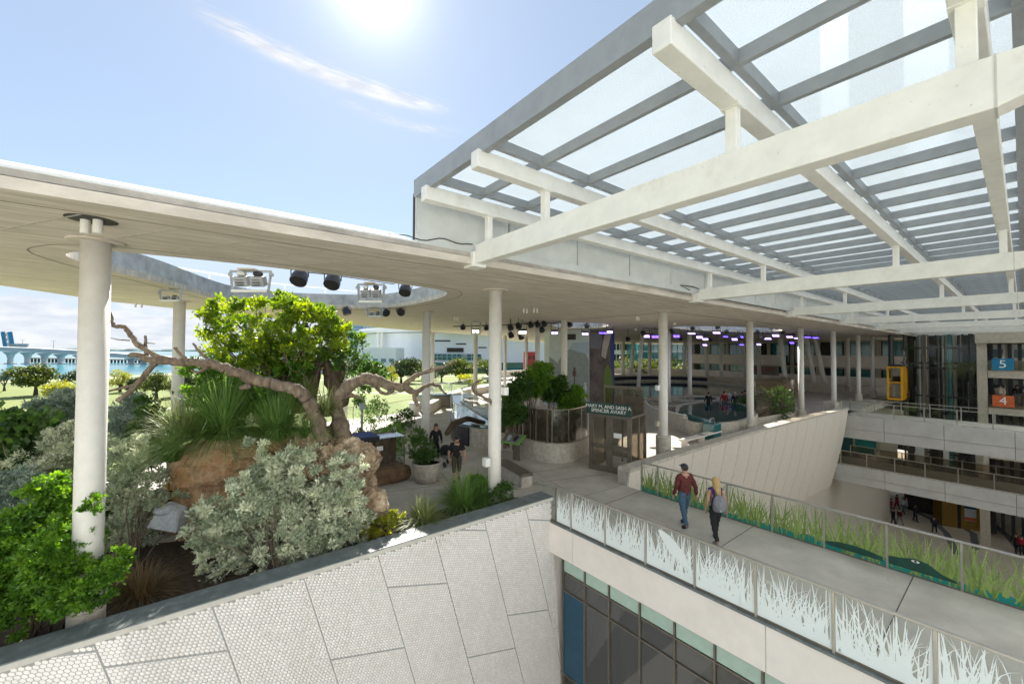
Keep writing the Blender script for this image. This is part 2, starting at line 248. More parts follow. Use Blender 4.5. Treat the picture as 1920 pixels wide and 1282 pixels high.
# ------------------------------------------------------------------ builders
def wloc(o):
    v = Vector((0, 0, 0))
    while o is not None: v = v+o.location; o = o.parent
    return v
def P_(o, label=None, cat=None, group=None, kind=None):
    if label: o['label'] = label
    if cat: o['category'] = cat
    if group: o['group'] = group
    if kind: o['kind'] = kind
    return o
def thing(name, label, cat, loc=(0, 0, 0), group=None, rz=0.):
    o = bpy.data.objects.new(name, None); o.empty_display_size = .2; o.location = loc; o.rotation_euler = (0, 0, rz); col.objects.link(o)
    return P_(o, label, cat, group)
class MB:
    def __init__(s): s.v = []; s.f = []; s.t = None
    def add(s, vs, fs):
        n = len(s.v); s.v += [tuple(v) for v in vs]; s.f += [tuple(i+n for i in f) for f in fs]; return s
    def box(s, x0, x1, y0, y1, z0, z1):
        return s.add([(x0, y0, z0), (x1, y0, z0), (x1, y1, z0), (x0, y1, z0), (x0, y0, z1), (x1, y0, z1), (x1, y1, z1), (x0, y1, z1)],
                     [(0, 3, 2, 1), (4, 5, 6, 7), (0, 1, 5, 4), (1, 2, 6, 5), (2, 3, 7, 6), (3, 0, 4, 7)])
    def beam(s, p, q, wd, ht, up=(0, 0, 1)):     # box from p to q, centred, wd across, ht along up
        p, q, up = Vector(p), Vector(q), Vector(up); d = (q-p).normalized(); a = d.cross(up).normalized()*wd/2; b = a.cross(d).normalized()*ht/2
        vs = [p-a-b, p+a-b, p+a+b, p-a+b, q-a-b, q+a-b, q+a+b, q-a+b]
        return s.add(vs, [(0, 1, 2, 3), (4, 7, 6, 5), (0, 4, 5, 1), (1, 5, 6, 2), (2, 6, 7, 3), (3, 7, 4, 0)])
    def prism(s, poly, z0, z1):
        n = len(poly)
        if sum(poly[i][0]*poly[(i+1) % n][1]-poly[(i+1) % n][0]*poly[i][1] for i in range(n)) < 0: poly = poly[::-1]
        vs = [(p[0], p[1], z0) for p in poly]+[(p[0], p[1], z1) for p in poly]
        return s.add(vs, [tuple(range(n))[::-1], tuple(range(n, 2*n))]+[(i, (i+1) % n, n+(i+1) % n, n+i) for i in range(n)])
    def wallrun(s, pts, z0, z1, th, close=False):  # wall along a plan polyline
        n = len(pts); pts = [Vector((p[0], p[1])) for p in pts]; off = []
        for i in range(n):
            a = pts[i-1] if (i > 0 or close) else pts[i]; b = pts[(i+1) % n] if (i < n-1 or close) else pts[i]
            d = (b-a).normalized(); off.append(Vector((-d.y, d.x))*th/2)
        vs = []
        for p, o in zip(pts, off):
            for q in (p-o, p+o): vs += [(q.x, q.y, z0), (q.x, q.y, z1)]
        fs = []
        m = n if close else n-1
        for i in range(m):
            a = 4*i; b = 4*((i+1) % n); fs += [(a, b, b+1, a+1), (a+3, b+3, b+2, a+2), (a+1, b+1, b+3, a+3), (a+2, b+2, b, a)]
        if not close: fs += [(0, 1, 3, 2), (4*n-4, 4*n-2, 4*n-1, 4*n-3)]
        return s.add(vs, fs)
    def tube(s, pts, rads, n=8, cap=True, sq=1.):
        pts = [Vector(p) for p in pts]
        if isinstance(rads, (int, float)): rads = [rads]*len(pts)
        base = len(s.v); ref = None
        for i, p in enumerate(pts):
            d = (pts[min(i+1, len(pts)-1)]-pts[max(i-1, 0)]).normalized()
            if ref is None: ref = d.orthogonal().normalized()
            ref = (ref-d*ref.dot(d)).normalized(); b = d.cross(ref)
            for k in range(n):
                a = 2*PI*k/n; q = p+(ref*math.cos(a)+b*math.sin(a))*rads[i]; s.v.append(tuple(q))
        for i in range(len(pts)-1):
            for k in range(n):
                a = base+i*n+k; b_ = base+i*n+(k+1) % n; s.f.append((a, b_, b_+n, a+n))
        if cap: s.f.append(tuple(base+k for k in range(n))[::-1]); s.f.append(tuple(base+(len(pts)-1)*n+k for k in range(n)))
        return s
    def lathe(s, c, prof, n=24):     # prof: (r, z)
        base = len(s.v)
        for r, z in prof:
            for k in range(n): a = 2*PI*k/n; s.v.append((c[0]+r*math.cos(a), c[1]+r*math.sin(a), z))
        for i in range(len(prof)-1):
            for k in range(n):
                a = base+i*n+k; b_ = base+i*n+(k+1) % n; s.f.append((a, b_, b_+n, a+n))
        s.f.append(tuple(base+k for k in range(n))[::-1]); s.f.append(tuple(base+(len(prof)-1)*n+k for k in range(n)))
        return s
    def ball(s, c, r, n=10, sc=(1, 1, 1), jit=0.):
        c = Vector(c); base = len(s.v); m = max(4, n//2+1)
        for i in range(1, m):
            th = PI*i/m
            for k in range(n):
                a = 2*PI*k/n; j = 1+rnd.uniform(-jit, jit)
                s.v.append((c.x+r*sc[0]*math.sin(th)*math.cos(a)*j, c.y+r*sc[1]*math.sin(th)*math.sin(a)*j, c.z+r*sc[2]*math.cos(th)*j))
        t = len(s.v); s.v += [(c.x, c.y, c.z+r*sc[2]), (c.x, c.y, c.z-r*sc[2])]
        for i in range(m-2):
            for k in range(n):
                a = base+i*n+k; b_ = base+i*n+(k+1) % n; s.f.append((a, a+n, b_+n, b_))
        for k in range(n): s.f.append((t, base+k, base+(k+1) % n)); s.f.append((t+1, base+(m-2)*n+(k+1) % n, base+(m-2)*n+k))
        return s
    def build(s, name, m, parent=None, smooth=False, label=None, kind=None, cat=None, group=None, bev=0.):
        me = bpy.data.meshes.new(name); o0 = wloc(parent) if parent else Vector((0, 0, 0))
        if o0.length > 0: vs = [(a-o0.x, b-o0.y, c-o0.z) for a, b, c in s.v]
        else: vs = s.v
        me.from_pydata(vs, [], s.f)
        if s.t is not None:
            at = me.attributes.new('tint', 'FLOAT', 'POINT'); at.data.foreach_set('value', np.asarray(s.t, dtype=np.float32))
        me.materials.append(M[m] if isinstance(m, str) else m)
        if smooth: me.shade_smooth()
        o = bpy.data.objects.new(name, me); o.parent = parent; col.objects.link(o)
        if bev:
            b = o.modifiers.new('bevel', 'BEVEL'); b.width = bev; b.segments = 2; b.limit_method = 'ANGLE'
        return P_(o, label, cat, group, kind)
def npmesh(name, V, Fq, tint, m, parent=None, k=4, kind=None, label=None, smooth=False):
    me = bpy.data.meshes.new(name); o0 = wloc(parent) if parent else Vector((0, 0, 0))
    V = (V-np.array(o0)).astype(np.float32); nf = len(Fq)
    me.vertices.add(len(V)); me.vertices.foreach_set('co', V.ravel())
    me.loops.add(nf*k); me.loops.foreach_set('vertex_index', Fq.astype(np.int32).ravel())
    me.polygons.add(nf); me.polygons.foreach_set('loop_start', np.arange(0, nf*k, k, dtype=np.int32))
    me.update(calc_edges=True)
    at = me.attributes.new('tint', 'FLOAT', 'POINT'); at.data.foreach_set('value', tint.astype(np.float32))
    me.materials.append(M[m]); 
    if smooth: me.shade_smooth()
    o = bpy.data.objects.new(name, me); o.parent = parent; col.objects.link(o)
    return P_(o, label, kind=kind)
def leafgeo(P, Dr, size, asp, rs, tint):
    """one folded leaf per point: P base, Dr growing direction"""
    n = len(P); Dr = Dr/(np.linalg.norm(Dr, axis=1, keepdims=True)+1e-9)
    R = rs.normal(size=(n, 3)); S = np.cross(Dr, R); S /= np.linalg.norm(S, axis=1, keepdims=True)+1e-9
    U = np.cross(S, Dr); sz = (size*rs.uniform(.42, 1.38, n))[:, None]
    b = P; tip = P+Dr*sz; mid_ = P+Dr*sz*.5
    l = mid_+S*sz*asp*.5+U*sz*.1; r = mid_-S*sz*asp*.5+U*sz*.1
    V = np.stack([b, l, tip, r], 1).reshape(-1, 3)
    i = np.arange(n)[:, None]*4
    F = np.concatenate([i+np.array([[0, 2, 1]]), i+np.array([[0, 3, 2]])], 0)
    t = np.repeat(np.clip(tint+rs.normal(0, .16, n), 0, 1), 4)
    return V, F, t
def rosettes(C, Dr, per, size, asp, rs, spread=.9, jitter=.02, tn=None):
    n = len(C); P = np.repeat(C, per, 0)+rs.normal(0, jitter, (n*per, 3)); Q = np.repeat(Dr, per, 0)+rs.normal(0, spread, (n*per, 3))
    t0 = (rs.uniform(.2, .8, n) if tn is None else tn); return leafgeo(P, Q, size, asp, rs, np.repeat(t0, per))
def blob_pts(lobes, n, rs, shell=.55):
    """lobes: (centre, (rx,ry,rz)); points biased to the outer shell of the union"""
    vol = np.array([l[1][0]*l[1][1]*l[1][2] for l in lobes])**.8; k = rs.choice(len(lobes), n, p=vol/vol.sum())
    u = rs.normal(size=(n, 3)); u /= np.linalg.norm(u, axis=1, keepdims=True)
    rr = (shell+(1-shell)*rs.uniform(0, 1, n)**.7)*(1+rs.normal(0, .07, n))
    C = np.array([list(l[0]) for l in lobes])[k]; R = np.array([l[1] for l in lobes])[k]
    return C+u*R*rr[:, None], u/R
def shrub(name, label, cat, base, lobes, m, n, per, size, asp=.45, seed=1, shell=.55, spread=.9, stem='barkdark', nst=9, up=.5, group=None, clumps=0, sm=.018):
    rs = np.random.RandomState(seed); t = thing(name, label, cat, base, group)
    if clumps:  # uneven outline: leaf heads gathered on many small clumps
        cc, cn_ = blob_pts(lobes, clumps, rs, shell)
        k = rs.randint(0, clumps, n); rad = rs.uniform(.5, 1.3, clumps)*np.mean([l[1] for l in lobes])*.22
        off = rs.normal(size=(n, 3)); off /= np.linalg.norm(off, axis=1, keepdims=True)
        C = cc[k]+off*rad[k][:, None]*rs.uniform(.4, 1.1, n)[:, None]; Dn = off+cn_[k]*.4
        tn = np.clip(rs.uniform(.15, .85, clumps)[k]+rs.normal(0, .12, n), 0, 1)
    else: C, Dn = blob_pts(lobes, n, rs, shell); tn = None
    Dn = Dn/(np.linalg.norm(Dn, axis=1, keepdims=True)+1e-9); Dn[:, 2] += up
    V, F, ti = rosettes(C, Dn, per, size, asp, rs, spread, size*.3, tn)
    npmesh('foliage', V, F, ti, m, t, 3)
    mb = MB(); b = Vector(base)
    for i in range(nst):
        e = Vector(C[rs.randint(0, len(C))]); q = b+Vector((rs.normal(0, .12), rs.normal(0, .12), 0)); md = (q+e)/2+Vector((rs.normal(0, .1), rs.normal(0, .1), rs.uniform(-.1, .25)))
        mb.tube([q, md, e], [sm, sm*.7, sm*.3], 5)
    mb.build('stem', stem, t, True)
    return t
def grass(name, label, base, r, n, length, m, seed=1, lean=.9, wd=.012, cat='grass clump', group=None, droop=1., parent=None, flat=1.):
    rs = np.random.RandomState(seed); base = np.array(base); 
    t = thing(name, label, cat, tuple(base), group)
    az = rs.uniform(0, 2*PI, n); ln = length*rs.uniform(.55, 1.15, n); le = lean*rs.uniform(.1, 1, n)
    p0 = base+np.stack([np.cos(az)*r*rs.uniform(0, 1, n), np.sin(az)*r*rs.uniform(0, 1, n), np.zeros(n)], 1)
    K = 6; hv = np.stack([np.cos(az+rs.normal(0, .3, n)), np.sin(az+rs.normal(0, .3, n)), np.zeros(n)], 1); sv = np.stack([-hv[:, 1], hv[:, 0], np.zeros(n)], 1)
    Vs = []; 
    for k in range(K):
        s_ = k/(K-1); h = ln*(le*s_**1.25)*.95; z = ln*(s_*np.cos(le*.9)-droop*.55*le*s_**2.6)
        c = p0+hv*h[:, None]+np.array([0, 0, 1.])*z[:, None]; ww = wd*(1-s_**1.6)*.5+.0012
        Vs += [c-sv*ww, c+sv*ww]
    V = np.stack(Vs, 1).reshape(-1, 3); i = np.arange(n)[:, None]*2*K
    F = np.concatenate([i+np.array([[2*k, 2*k+1, 2*k+3, 2*k+2]]) for k in range(K-1)], 0)
    ti = np.repeat(rs.uniform(0, 1, n), 2*K)
    npmesh('blades', V, F, ti, m, t, 4)
    return t
def limbs(mb, p, d, ln, r, lev, rs, tips, up=.15, n=6, fork=(2, 3), wob=.25):
    pts = [p]; q = p.copy(); dd = d.copy(); k = 4
    for i in range(k):
        dd = (dd+Vector(rs.normal(0, wob, 3))*.6+Vector((0, 0, up*.4))).normalized(); q = q+dd*ln/k; pts.append(q.copy())
    mb.tube(pts, [r*(1-.42*i/k) for i in range(k+1)], n)
    if lev == 0: tips.append((q, dd)); tips.append(((pts[-2]+q)/2, dd)); return
    for j in range(rs.randint(fork[0], fork[1]+1)):
        nd = (dd+Vector(rs.normal(0, .55, 3))+Vector((0, 0, up))).normalized()
        limbs(mb, pts[-1] if j else q, nd, ln*rs.uniform(.62, .85), r*.58, lev-1, rs, tips, up, max(4, n-1), fork, wob)
    if lev > 1: limbs(mb, pts[2], (dd+Vector(rs.normal(0, .9, 3))).normalized(), ln*.6, r*.4, lev-2, rs, tips, up, 4, fork, wob)
def fartree(i, base, h, wd, m, seed, label, dens=900, flat=.55, ls=.045):
    rs = np.random.RandomState(seed); t = thing('park_tree', label, 'tree', tuple(base), 'trees in the park beyond the terrace')
    b = Vector(base); mb = MB(); nl = rs.randint(3, 6); lobes = []
    mb.tube([b, b+Vector((0, 0, h*.25))], [h*.06, h*.035], 7)
    for j in range(nl+2):
        a = 2*PI*j/(nl+2)+rs.uniform(-.4, .4); rr = wd*rs.uniform(.16, .36); c = b+Vector((math.cos(a)*rr, math.sin(a)*rr, h*rs.uniform(.34, .82)))
        lobes.append((c, (wd*rs.uniform(.2, .3), wd*rs.uniform(.2, .3), h*rs.uniform(.12, .22)*flat/.55))); mb.tube([b+Vector((0, 0, h*.24)), (b+c)/2+Vector((0, 0, h*.14)), c], [h*.025, h*.016, h*.006], 5)
    lobes.append((b+Vector((0, 0, h*.74)), (wd*.25, wd*.25, h*.2)))
    mb.build('trunk', 'barkdark', t, True)
    C, Dn = blob_pts(lobes, dens, rs, .3); tn = np.clip(rs.uniform(.1, .9, dens), 0, 1)
    V, F, ti = rosettes(C, Dn, 5, wd*ls, .7, rs, 1.2, wd*.012, tn)
    npmesh('crown', V, F, ti, m, t, 3)
    return t
def hull(name, m, parent, lobes, seed, sub=4, amp=.18, freq=1.2, label=None, cat=None, smooth=False):
    """rough boulder: noisy icosphere per lobe"""
    import bmesh
    from mathutils import noise
    bm = bmesh.new()
    for (c, r, rot) in lobes:
        b2 = bmesh.new(); bmesh.ops.create_icosphere(b2, subdivisions=sub, radius=1)
        R = Matrix.Rotation(rot, 3, 'Z')
        for v in b2.verts:
            p = v.co.copy(); q = Vector((math.copysign(abs(p.x)**.62, p.x)*r[0], math.copysign(abs(p.y)**.62, p.y)*r[1], math.copysign(abs(p.z)**.62, p.z)*r[2])); q = R@q+Vector(c)
            nz = noise.fractal(q*freq+Vector((seed*3.1, 0, 0)), .9, 2.1, 5); ce = noise.voronoi(q*freq*1.3)[0][0]
            q += (R@p)*(nz*amp*1.2+(ce-.45)*amp*.9)*min(r); v.co = q
        me = bpy.data.meshes.new('t'); b2.to_mesh(me); bm.from_mesh(me); bpy.data.meshes.remove(me); b2.free()
    me = bpy.data.meshes.new(name); o0 = wloc(parent) if parent else Vector((0, 0, 0))
    for v in bm.verts: v.co -= o0
    bm.to_mesh(me); bm.free(); me.materials.append(M[m])
    if smooth: me.shade_smooth()
    o = bpy.data.objects.new(name, me); o.parent = parent; col.objects.link(o)
    return P_(o, label, cat)
def dup(root, loc=None, label=None, rz=None):
    r = root.copy(); col.objects.link(r)
    if loc is not None: r.location = loc
    if rz is not None: r.rotation_euler = (0, 0, rz)
    if label: r['label'] = label
    for ch in list(root.children):
        c = ch.copy(); col.objects.link(c); c.parent = r
        for g in list(ch.children):
            d = g.copy(); col.objects.link(d); d.parent = c
    return r
# ================================================================== GROUND, WATER, SKYLINE
GZ, SZ = -9., -11.
def xy(p): return (p[0], p[1])
MB().prism([(-900, -300), (-900, 200), xy(W(-400, 712, GZ)), xy(W(0, 712, GZ)), xy(W(110, 709, GZ)), xy(W(240, 703, GZ)), xy(W(360, 697, GZ)), xy(W(460, 690, GZ)), xy(W(640, 680, GZ)), (900, 2500), (2500, 1500), (2500, -300), (135, -300), (135, 60), (120, 60), (120, 30), (5, 11), (4.9, -300)], GZ-3, GZ).build('ground', 'lawn', kind='structure')
MB().prism([(-9000, -900), (-9000, 9500), (3000, 9500), (900, 2400), (-20, 90), (-60, -900)], SZ-1, SZ).build('water', 'sea', kind='structure')
MB().wallrun([xy(W(-300, 716, GZ)), xy(W(0, 716, GZ)), xy(W(110, 713, GZ)), xy(W(240, 706, GZ)), xy(W(360, 699, GZ)), xy(W(460, 692, GZ))], GZ-.5, GZ+.03, 5.).build('promenade', 'sand', kind='structure')
MB().wallrun([xy(W(x, y, GZ)) for x, y in ((150, 790), (300, 770), (345, 758), (500, 752), (640, 735), (800, 738), (900, 728), (960, 716))], GZ-.3, GZ+.02, 1.9).build('path', 'sand', kind='structure')
MB().wallrun([xy(W(x, y, GZ)) for x, y in ((230, 722), (330, 716), (500, 718), (700, 707), (960, 703))], GZ-.3, GZ+.025, 2.6).build('path', 'sand', kind='structure')
mb = MB()
for k in range(26):
    p = D(-150+k*24, 653, 3300+60*math.sin(k*1.7)); mb.ball((p.x, p.y, SZ), 90, 8, (1.3, 1, .18+.07*math.sin(k*2.3)), .1)
mb.build('hills', 'hill', kind='structure')
MB().prism([(-80, -70), (4.95, -70), (4.95, 10.5), (-80, 8)], GZ-.3, GZ+.05).build('bounce_paving', 'sand', kind='structure')  # unseen pale paving, added to keep green lawn bounce off the walls
# causeway with its piers, low old bridge behind it
cw = thing('causeway_bridge', 'long grey causeway bridge on flared piers sloping down across the bay', 'bridge', tuple(D(120, 670, 430)))
top = [(-320, 646), (-120, 648), (0, 651.5), (75, 654.5), (150, 658.5), (245, 665), (330, 671), (420, 676)]
pts = [D(x, y+3, 430) for x, y in top]
mb = MB(); mb2 = MB()
for a, b in zip(pts, pts[1:]): mb.beam(a, b, 12, 3.4); mb2.beam(a+Vector((0, 0, 2.2)), b+Vector((0, 0, 2.2)), 12.6, .9)
mb.build('deck', 'bridgeconc', cw); mb2.build('parapet', 'bridgeconc', cw)
for x in (-120, -75, -28, 20, 52, 84, 114, 150, 190, 247, 269, 300):
    y = np.interp(x, [p[0] for p in top], [p[1] for p in top]); c = D(x, y+7, 430)
    MB().lathe((c.x, c.y), [(2.4, SZ-.5), (2.3, SZ+ (c.z-SZ)*.45), (3.2, SZ+(c.z-SZ)*.75), (5.6, c.z-.6), (5.8, c.z)], 12).build('pier', 'bridgeconc', cw)
    MB().lathe((c.x, c.y), [(4.5, SZ-.3), (4.5, SZ+.7)], 10).build('pier_footing', 'bridgeconc', cw)
ob = thing('trestle_bridge', 'low old trestle bridge with close dark piers behind the causeway', 'bridge', tuple(D(200, 676, 480)))
a, b = D(60, 671, 480), D(430, 677, 480); MB().beam(a, b, 7, 1.6).build('deck', 'beige', ob)
for k in range(58):
    c = a.lerp(b, k/57); MB().box(c.x-.9, c.x+.9, c.y-.9, c.y+.9, SZ-.5, c.z-.8).build('pier', 'barkdark', ob)
db = thing('drawbridge_leaf', 'raised blue drawbridge leaf standing above the causeway', 'drawbridge', tuple(D(16, 656, 470)))
p0, p1 = D(18, 657, 470), D(12, 622, 470); ax = (p1-p0)
sd_ = cr*1.0
mb = MB()
for s_ in (-4.2, 4.2): mb.beam(p0+sd_*s_, p1+sd_*s_, 2.4, 2.4)
mb.build('girder', 'blue5', db)
mb = MB()
for k in range(8): q = p0+ax*(k+.3)/8; mb.beam(q-sd_*4.2, q+sd_*4.2, 1, .9)
for k in range(4): mb.beam(p0+ax*k/4-sd_*3, p0+ax*(k+1)/4+sd_*3, .7, .7)
mb.build('bracing', 'greysteel', db)
MB().beam(p0+sd_*1.2, p0+sd_*1.2+ax*.97, 2.0, .5).build('roadway', 'white', db)
bh = D(35, 651, 470); P_(MB().box(bh.x-7, bh.x+7, bh.y-3, bh.y+3, bh.z-4, bh.z+3.5).box(bh.x-7.6, bh.x+7.6, bh.y-3.6, bh.y+3.6, bh.z+3.5, bh.z+4.1).build('bridge_house', 'greysteel'), 'small grey operator house right of the raised blue drawbridge leaf', 'building')
for i, (x, lb) in enumerate(((100, 'thin causeway lamp post nearest the distant bridge house'), (42, 'thin causeway lamp post behind the bridge house'))):
    y = np.interp(x, [p[0] for p in top], [p[1] for p in top]); c = D(x, y, 428); t = thing('street_lamp', lb, 'street lamp', tuple(c), 'lamp posts on the causeway')
    MB().tube([c, c+Vector((0, 0, 9))], [.25, .15], 6).build('pole', 'greysteel', t); MB().tube([c+Vector((0, 0, 9))-cr*2.6, c+Vector((0, 0, 9.4)), c+Vector((0, 0, 9))+cr*2.6], .14, 5).build('arm', 'greysteel', t)
# city beyond
def facade_box(nm, lb, cat, px0, px1, dep, z0, z1, thick, wall, glass, nx, nz, frac=(.7, .6), tilt=0., group=None):
    a = D(px0, 658, dep); b = D(px1, 658, dep+tilt); a.z = b.z = 0; d = (b-a).normalized(); nrm = Vector((d.y, -d.x, 0))
    if nrm.dot(cf) > 0: nrm = -nrm
    t = thing(nm, lb, cat, (a.x, a.y, z0), group)
    A, B = a-nrm*thick, b-nrm*thick
    MB().prism([xy(a), xy(b), xy(B), xy(A)], z0, z1).build('wall', wall, t)
    ww = (b-a).length/nx; hh = (z1-z0)/nz; me = None
    for i in range(nx):
        for j in range(nz):
            c = a+d*(i+.5)*ww+nrm*.12; zc = z0+(j+.5)*hh
            if me is None:
                mb = MB(); q = d*ww*frac[0]/2
                mb.beam(c-q+Vector((0, 0, zc)), c+q+Vector((0, 0, zc)), .2, hh*frac[1]); o = mb.build('window', glass, t); me = o; c0 = c; zc0 = zc
            else:
                o = me.copy(); o.location = Vector((c.x-c0.x, c.y-c0.y, zc-zc0)); col.objects.link(o)
    return t, a, b, d, nrm
facade_box('glass_tower', 'blue glass tower just left of the white arena roof', 'building', 652, 681, 620, GZ, 56, 25, 'tower', 'towerglass', 7, 14, (.8, .7))
facade_box('glass_tower', 'paler striped tower behind the left tip of the arena roof', 'building', 683, 706, 560, GZ, 54, 25, 'arena', 'towerglass', 8, 1, (.5, .94))
facade_box('glass_tower', 'wide grey tower block rising behind the arena roof', 'building', 738, 785, 640, GZ, 52, 25, 'tower', 'towerglass', 10, 12, (.55, .6))
facade_box('low_building', 'long low white building left of the arena', 'building', 560, 742, 250, GZ, 6.5, 20, 'arena', 'towerglass', 12, 1, (.6, .14))
facade_box('office_block', 'dark red clad building right of the arena behind columns', 'building', 948, 974, 300, GZ, 16.5, 20, 'red', 'darkint', 3, 5, (.5, .3))
facade_box('office_block', 'pale apartment block between the red building and the mural wall', 'building', 976, 1040, 330, GZ, 19, 20, 'arena', 'towerglass', 12, 9, (.55, .5))
facade_box('office_block', 'low dark red building at the foot of the pale apartment block', 'building', 982, 1012, 240, GZ, 4.5, 10, 'red', 'darkint', 4, 2, (.5, .3))
facade_box('office_block', 'white gridded parking building left of the teal glass building', 'building', 1135, 1196, 130, GZ, 15, 20, 'white', 'darkint', 9, 7, (.72, .6))
# arena
ar = thing('arena', 'huge white curved arena with a thin overhanging roof', 'arena', tuple(D(850, 690, 300)))
ac_ = D(880, 658, 385); R_ = 100; seg = []
for k in range(33):
    a = math.atan2(-cf.y, -cf.x)+math.radians(-72+144*k/32); seg.append((ac_.x+R_*math.cos(a)*1.0, ac_.y+R_*math.sin(a)))
MB().prism(seg, GZ+5.5, 17.5).build('drum_wall', 'arena', ar)
MB().prism([(ac_.x+(x-ac_.x)*.99, ac_.y+(y-ac_.y)*.99) for x, y in seg], GZ, GZ+5.6).build('base_glazing', 'tealglass', ar)
rf = []
for k in range(49):
    a = math.atan2(-cf.y, -cf.x)+math.radians(-88+176*k/48); rf.append((ac_.x+(R_+9)*math.cos(a), ac_.y+(R_+9)*math.sin(a)))
mb = MB(); mb.prism(rf, 17.8, 19.6); mb.prism([(ac_.x+(x-ac_.x)*.9, ac_.y+(y-ac_.y)*.9) for x, y in rf], 19.6, 22); mb.build('roof', 'white', ar)
def on_drum(px, z, off=.4):
    d = ray(px, 658); o = EYE; # intersect circle
    dx, dy = d.x, d.y; fx, fy = o.x-ac_.x, o.y-ac_.y; A = dx*dx+dy*dy; B = 2*(fx*dx+fy*dy); C = fx*fx+fy*fy-(R_+off)**2
    q = B*B-4*A*C; t = (-B-math.sqrt(max(q, 0)))/(2*A); return Vector((o.x+dx*t, o.y+dy*t, z))
for x0, x1, yc, h in ((813, 844, 640.5, .9), (855, 874, 646, .8), (897, 912, 652.5, .8), (838, 869, 657.5, 3.0)):
    a, b = on_drum(x0, 0), on_drum(x1, 0); z = 5+(658.5-yc)/762*((a-EYE).dot(cf)); a.z = b.z = z; MB().beam(a, b, .6, h).build('slot_window', 'darkint', ar)
for i in range(12):
    for j in range(2):
        x0 = 793+i*9.2; a, b = on_drum(x0, 0), on_drum(x0+7.8, 0); z = 5+(658.5-(667.5+j*6.3))/762*((a-EYE).dot(cf)); a.z = b.z = z; MB().beam(a, b, .5, 2.0).build('window', 'tealglass', ar)
for x in (709, 716): c = on_drum(x, 0, 5) ; MB().lathe((c.x, c.y), [(1.0, GZ), (1.0, 17.8)], 10).build('column', 'white', ar)
# big towers seen through the roof glass
for lb, x0, x1, dep, z1, nx, nz in (('stepped pale tower ghosted through the roof glass', 1425, 1560, 420, 300, 10, 26), ('curved glass tower high behind the canopy, left of the white post', 1598, 1745, 330, 330, 12, 40), ('bluish glass tower at the right edge behind the canopy', 1790, 1960, 260, 260, 12, 40)):
    facade_box('glass_tower', lb, 'building', x0, x1, dep, GZ, z1, 30, 'tower', 'towerglass', nx, nz, (.8, .55))
# teal glass building behind the far ring
facade_box('teal_glass_building', 'teal glazed building with white floor lines behind the far columns', 'building', 1197, 1306, 118, GZ, 14, 20, 'tealglass', 'tealglass', 12, 1, (.86, .96))
tb = [o for o in col.objects if o.name.startswith('teal_glass_building')][0]
a, b = D(1196, 658, 117.6), D(1307, 658, 117.6)
for k in range(9): z = -6+k*2.2; a.z = b.z = z; MB().beam(a, b, .5, .16).build('floor_line', 'white', tb)
# park trees (stand on the park lawn)
trees = [(67, 741, 118, 62, 'lf_park', 'broad spreading dark trunked park tree by the bay at far left'), (8, 733, 48, 38, 'lf_parkdark', 'small dark tree at the left edge by the promenade'), (112, 775, 84, 68, 'lf_yellow', 'yellow green tree on the lawn left of the big white column'),
 (150, 735, 72, 42, 'lf_parkdark', 'dense dark tree partly behind the big white column'), (225, 735, 54, 45, 'lf_yellow', 'yellowish tree directly right of the big white column'), (293, 748, 70, 56, 'lf_park', 'round green tree between the two left columns'),
 (345, 742, 62, 48, 'lf_parkdark', 'dark tree behind the second left column'), (256, 736, 62, 30, 'lf_parkdark', 'low bushy tree under the dead branch'),
 (700, 722, 60, 44, 'lf_park', 'park tree left of the arena base'), (752, 718, 75, 46, 'lf_parkdark', 'wide green tree below the arena overhang'), (792, 712, 52, 38, 'lf_park', 'tree below the arena windows, left of the column'),
 (828, 716, 40, 34, 'lf_parkdark', 'small tree right of the middle column'), (862, 716, 64, 46, 'lf_park', 'round bright tree under the arena right windows'), (880, 730, 46, 30, 'lf_yellow', 'light green rounded bush tree in front of the arena'), (915, 715, 50, 44, 'lf_park', 'tree behind the white column right of the arena'),
 (668, 718, 48, 56, 'lf_parkdark', 'dark tree at the left of the far lawn'), (640, 712, 60, 44, 'lf_park', 'tree behind the fig tree trunk'), (735, 733, 26, 52, 'lf_yellow', 'thin young tree on the bright lawn'), (450, 730, 70, 50, 'lf_park', 'park tree behind the leafy fig'), (520, 722, 80, 50, 'lf_parkdark', 'dark park tree far behind the fig')]
for i, (x, y, wp, hp, m, lb) in enumerate(trees):
    b = W(x, y, GZ); dep = (b-EYE).dot(cf); st = math.sqrt(1+((x-960)/762)**2)
    fartree(i, b, hp/762*dep, wp/762*dep/st*1.05, m, 50+i, lb, 1100 if wp > 55 else 600)
rs = np.random.RandomState(5); lob = []
for k in range(60):
    p = D(1120+k*9.2+rs.normal()*3, 658, rs.uniform(92, 112)); lob.append(((p.x, p.y, rs.uniform(-1, 1.4)), (2.5, 2.5, rs.uniform(1.4, 2.4))))
C, Dn = blob_pts(lob, 6000, rs, .6); V, F, ti = rosettes(C, Dn, 4, .55, .7, rs, 1.2, .2); npmesh('hedge_trees', V, F, ti, 'lf_park', None, 3, 'stuff')
P_(bpy.data.objects['hedge_trees'], 'mass of green treetops behind the far white parapet', 'treetops')
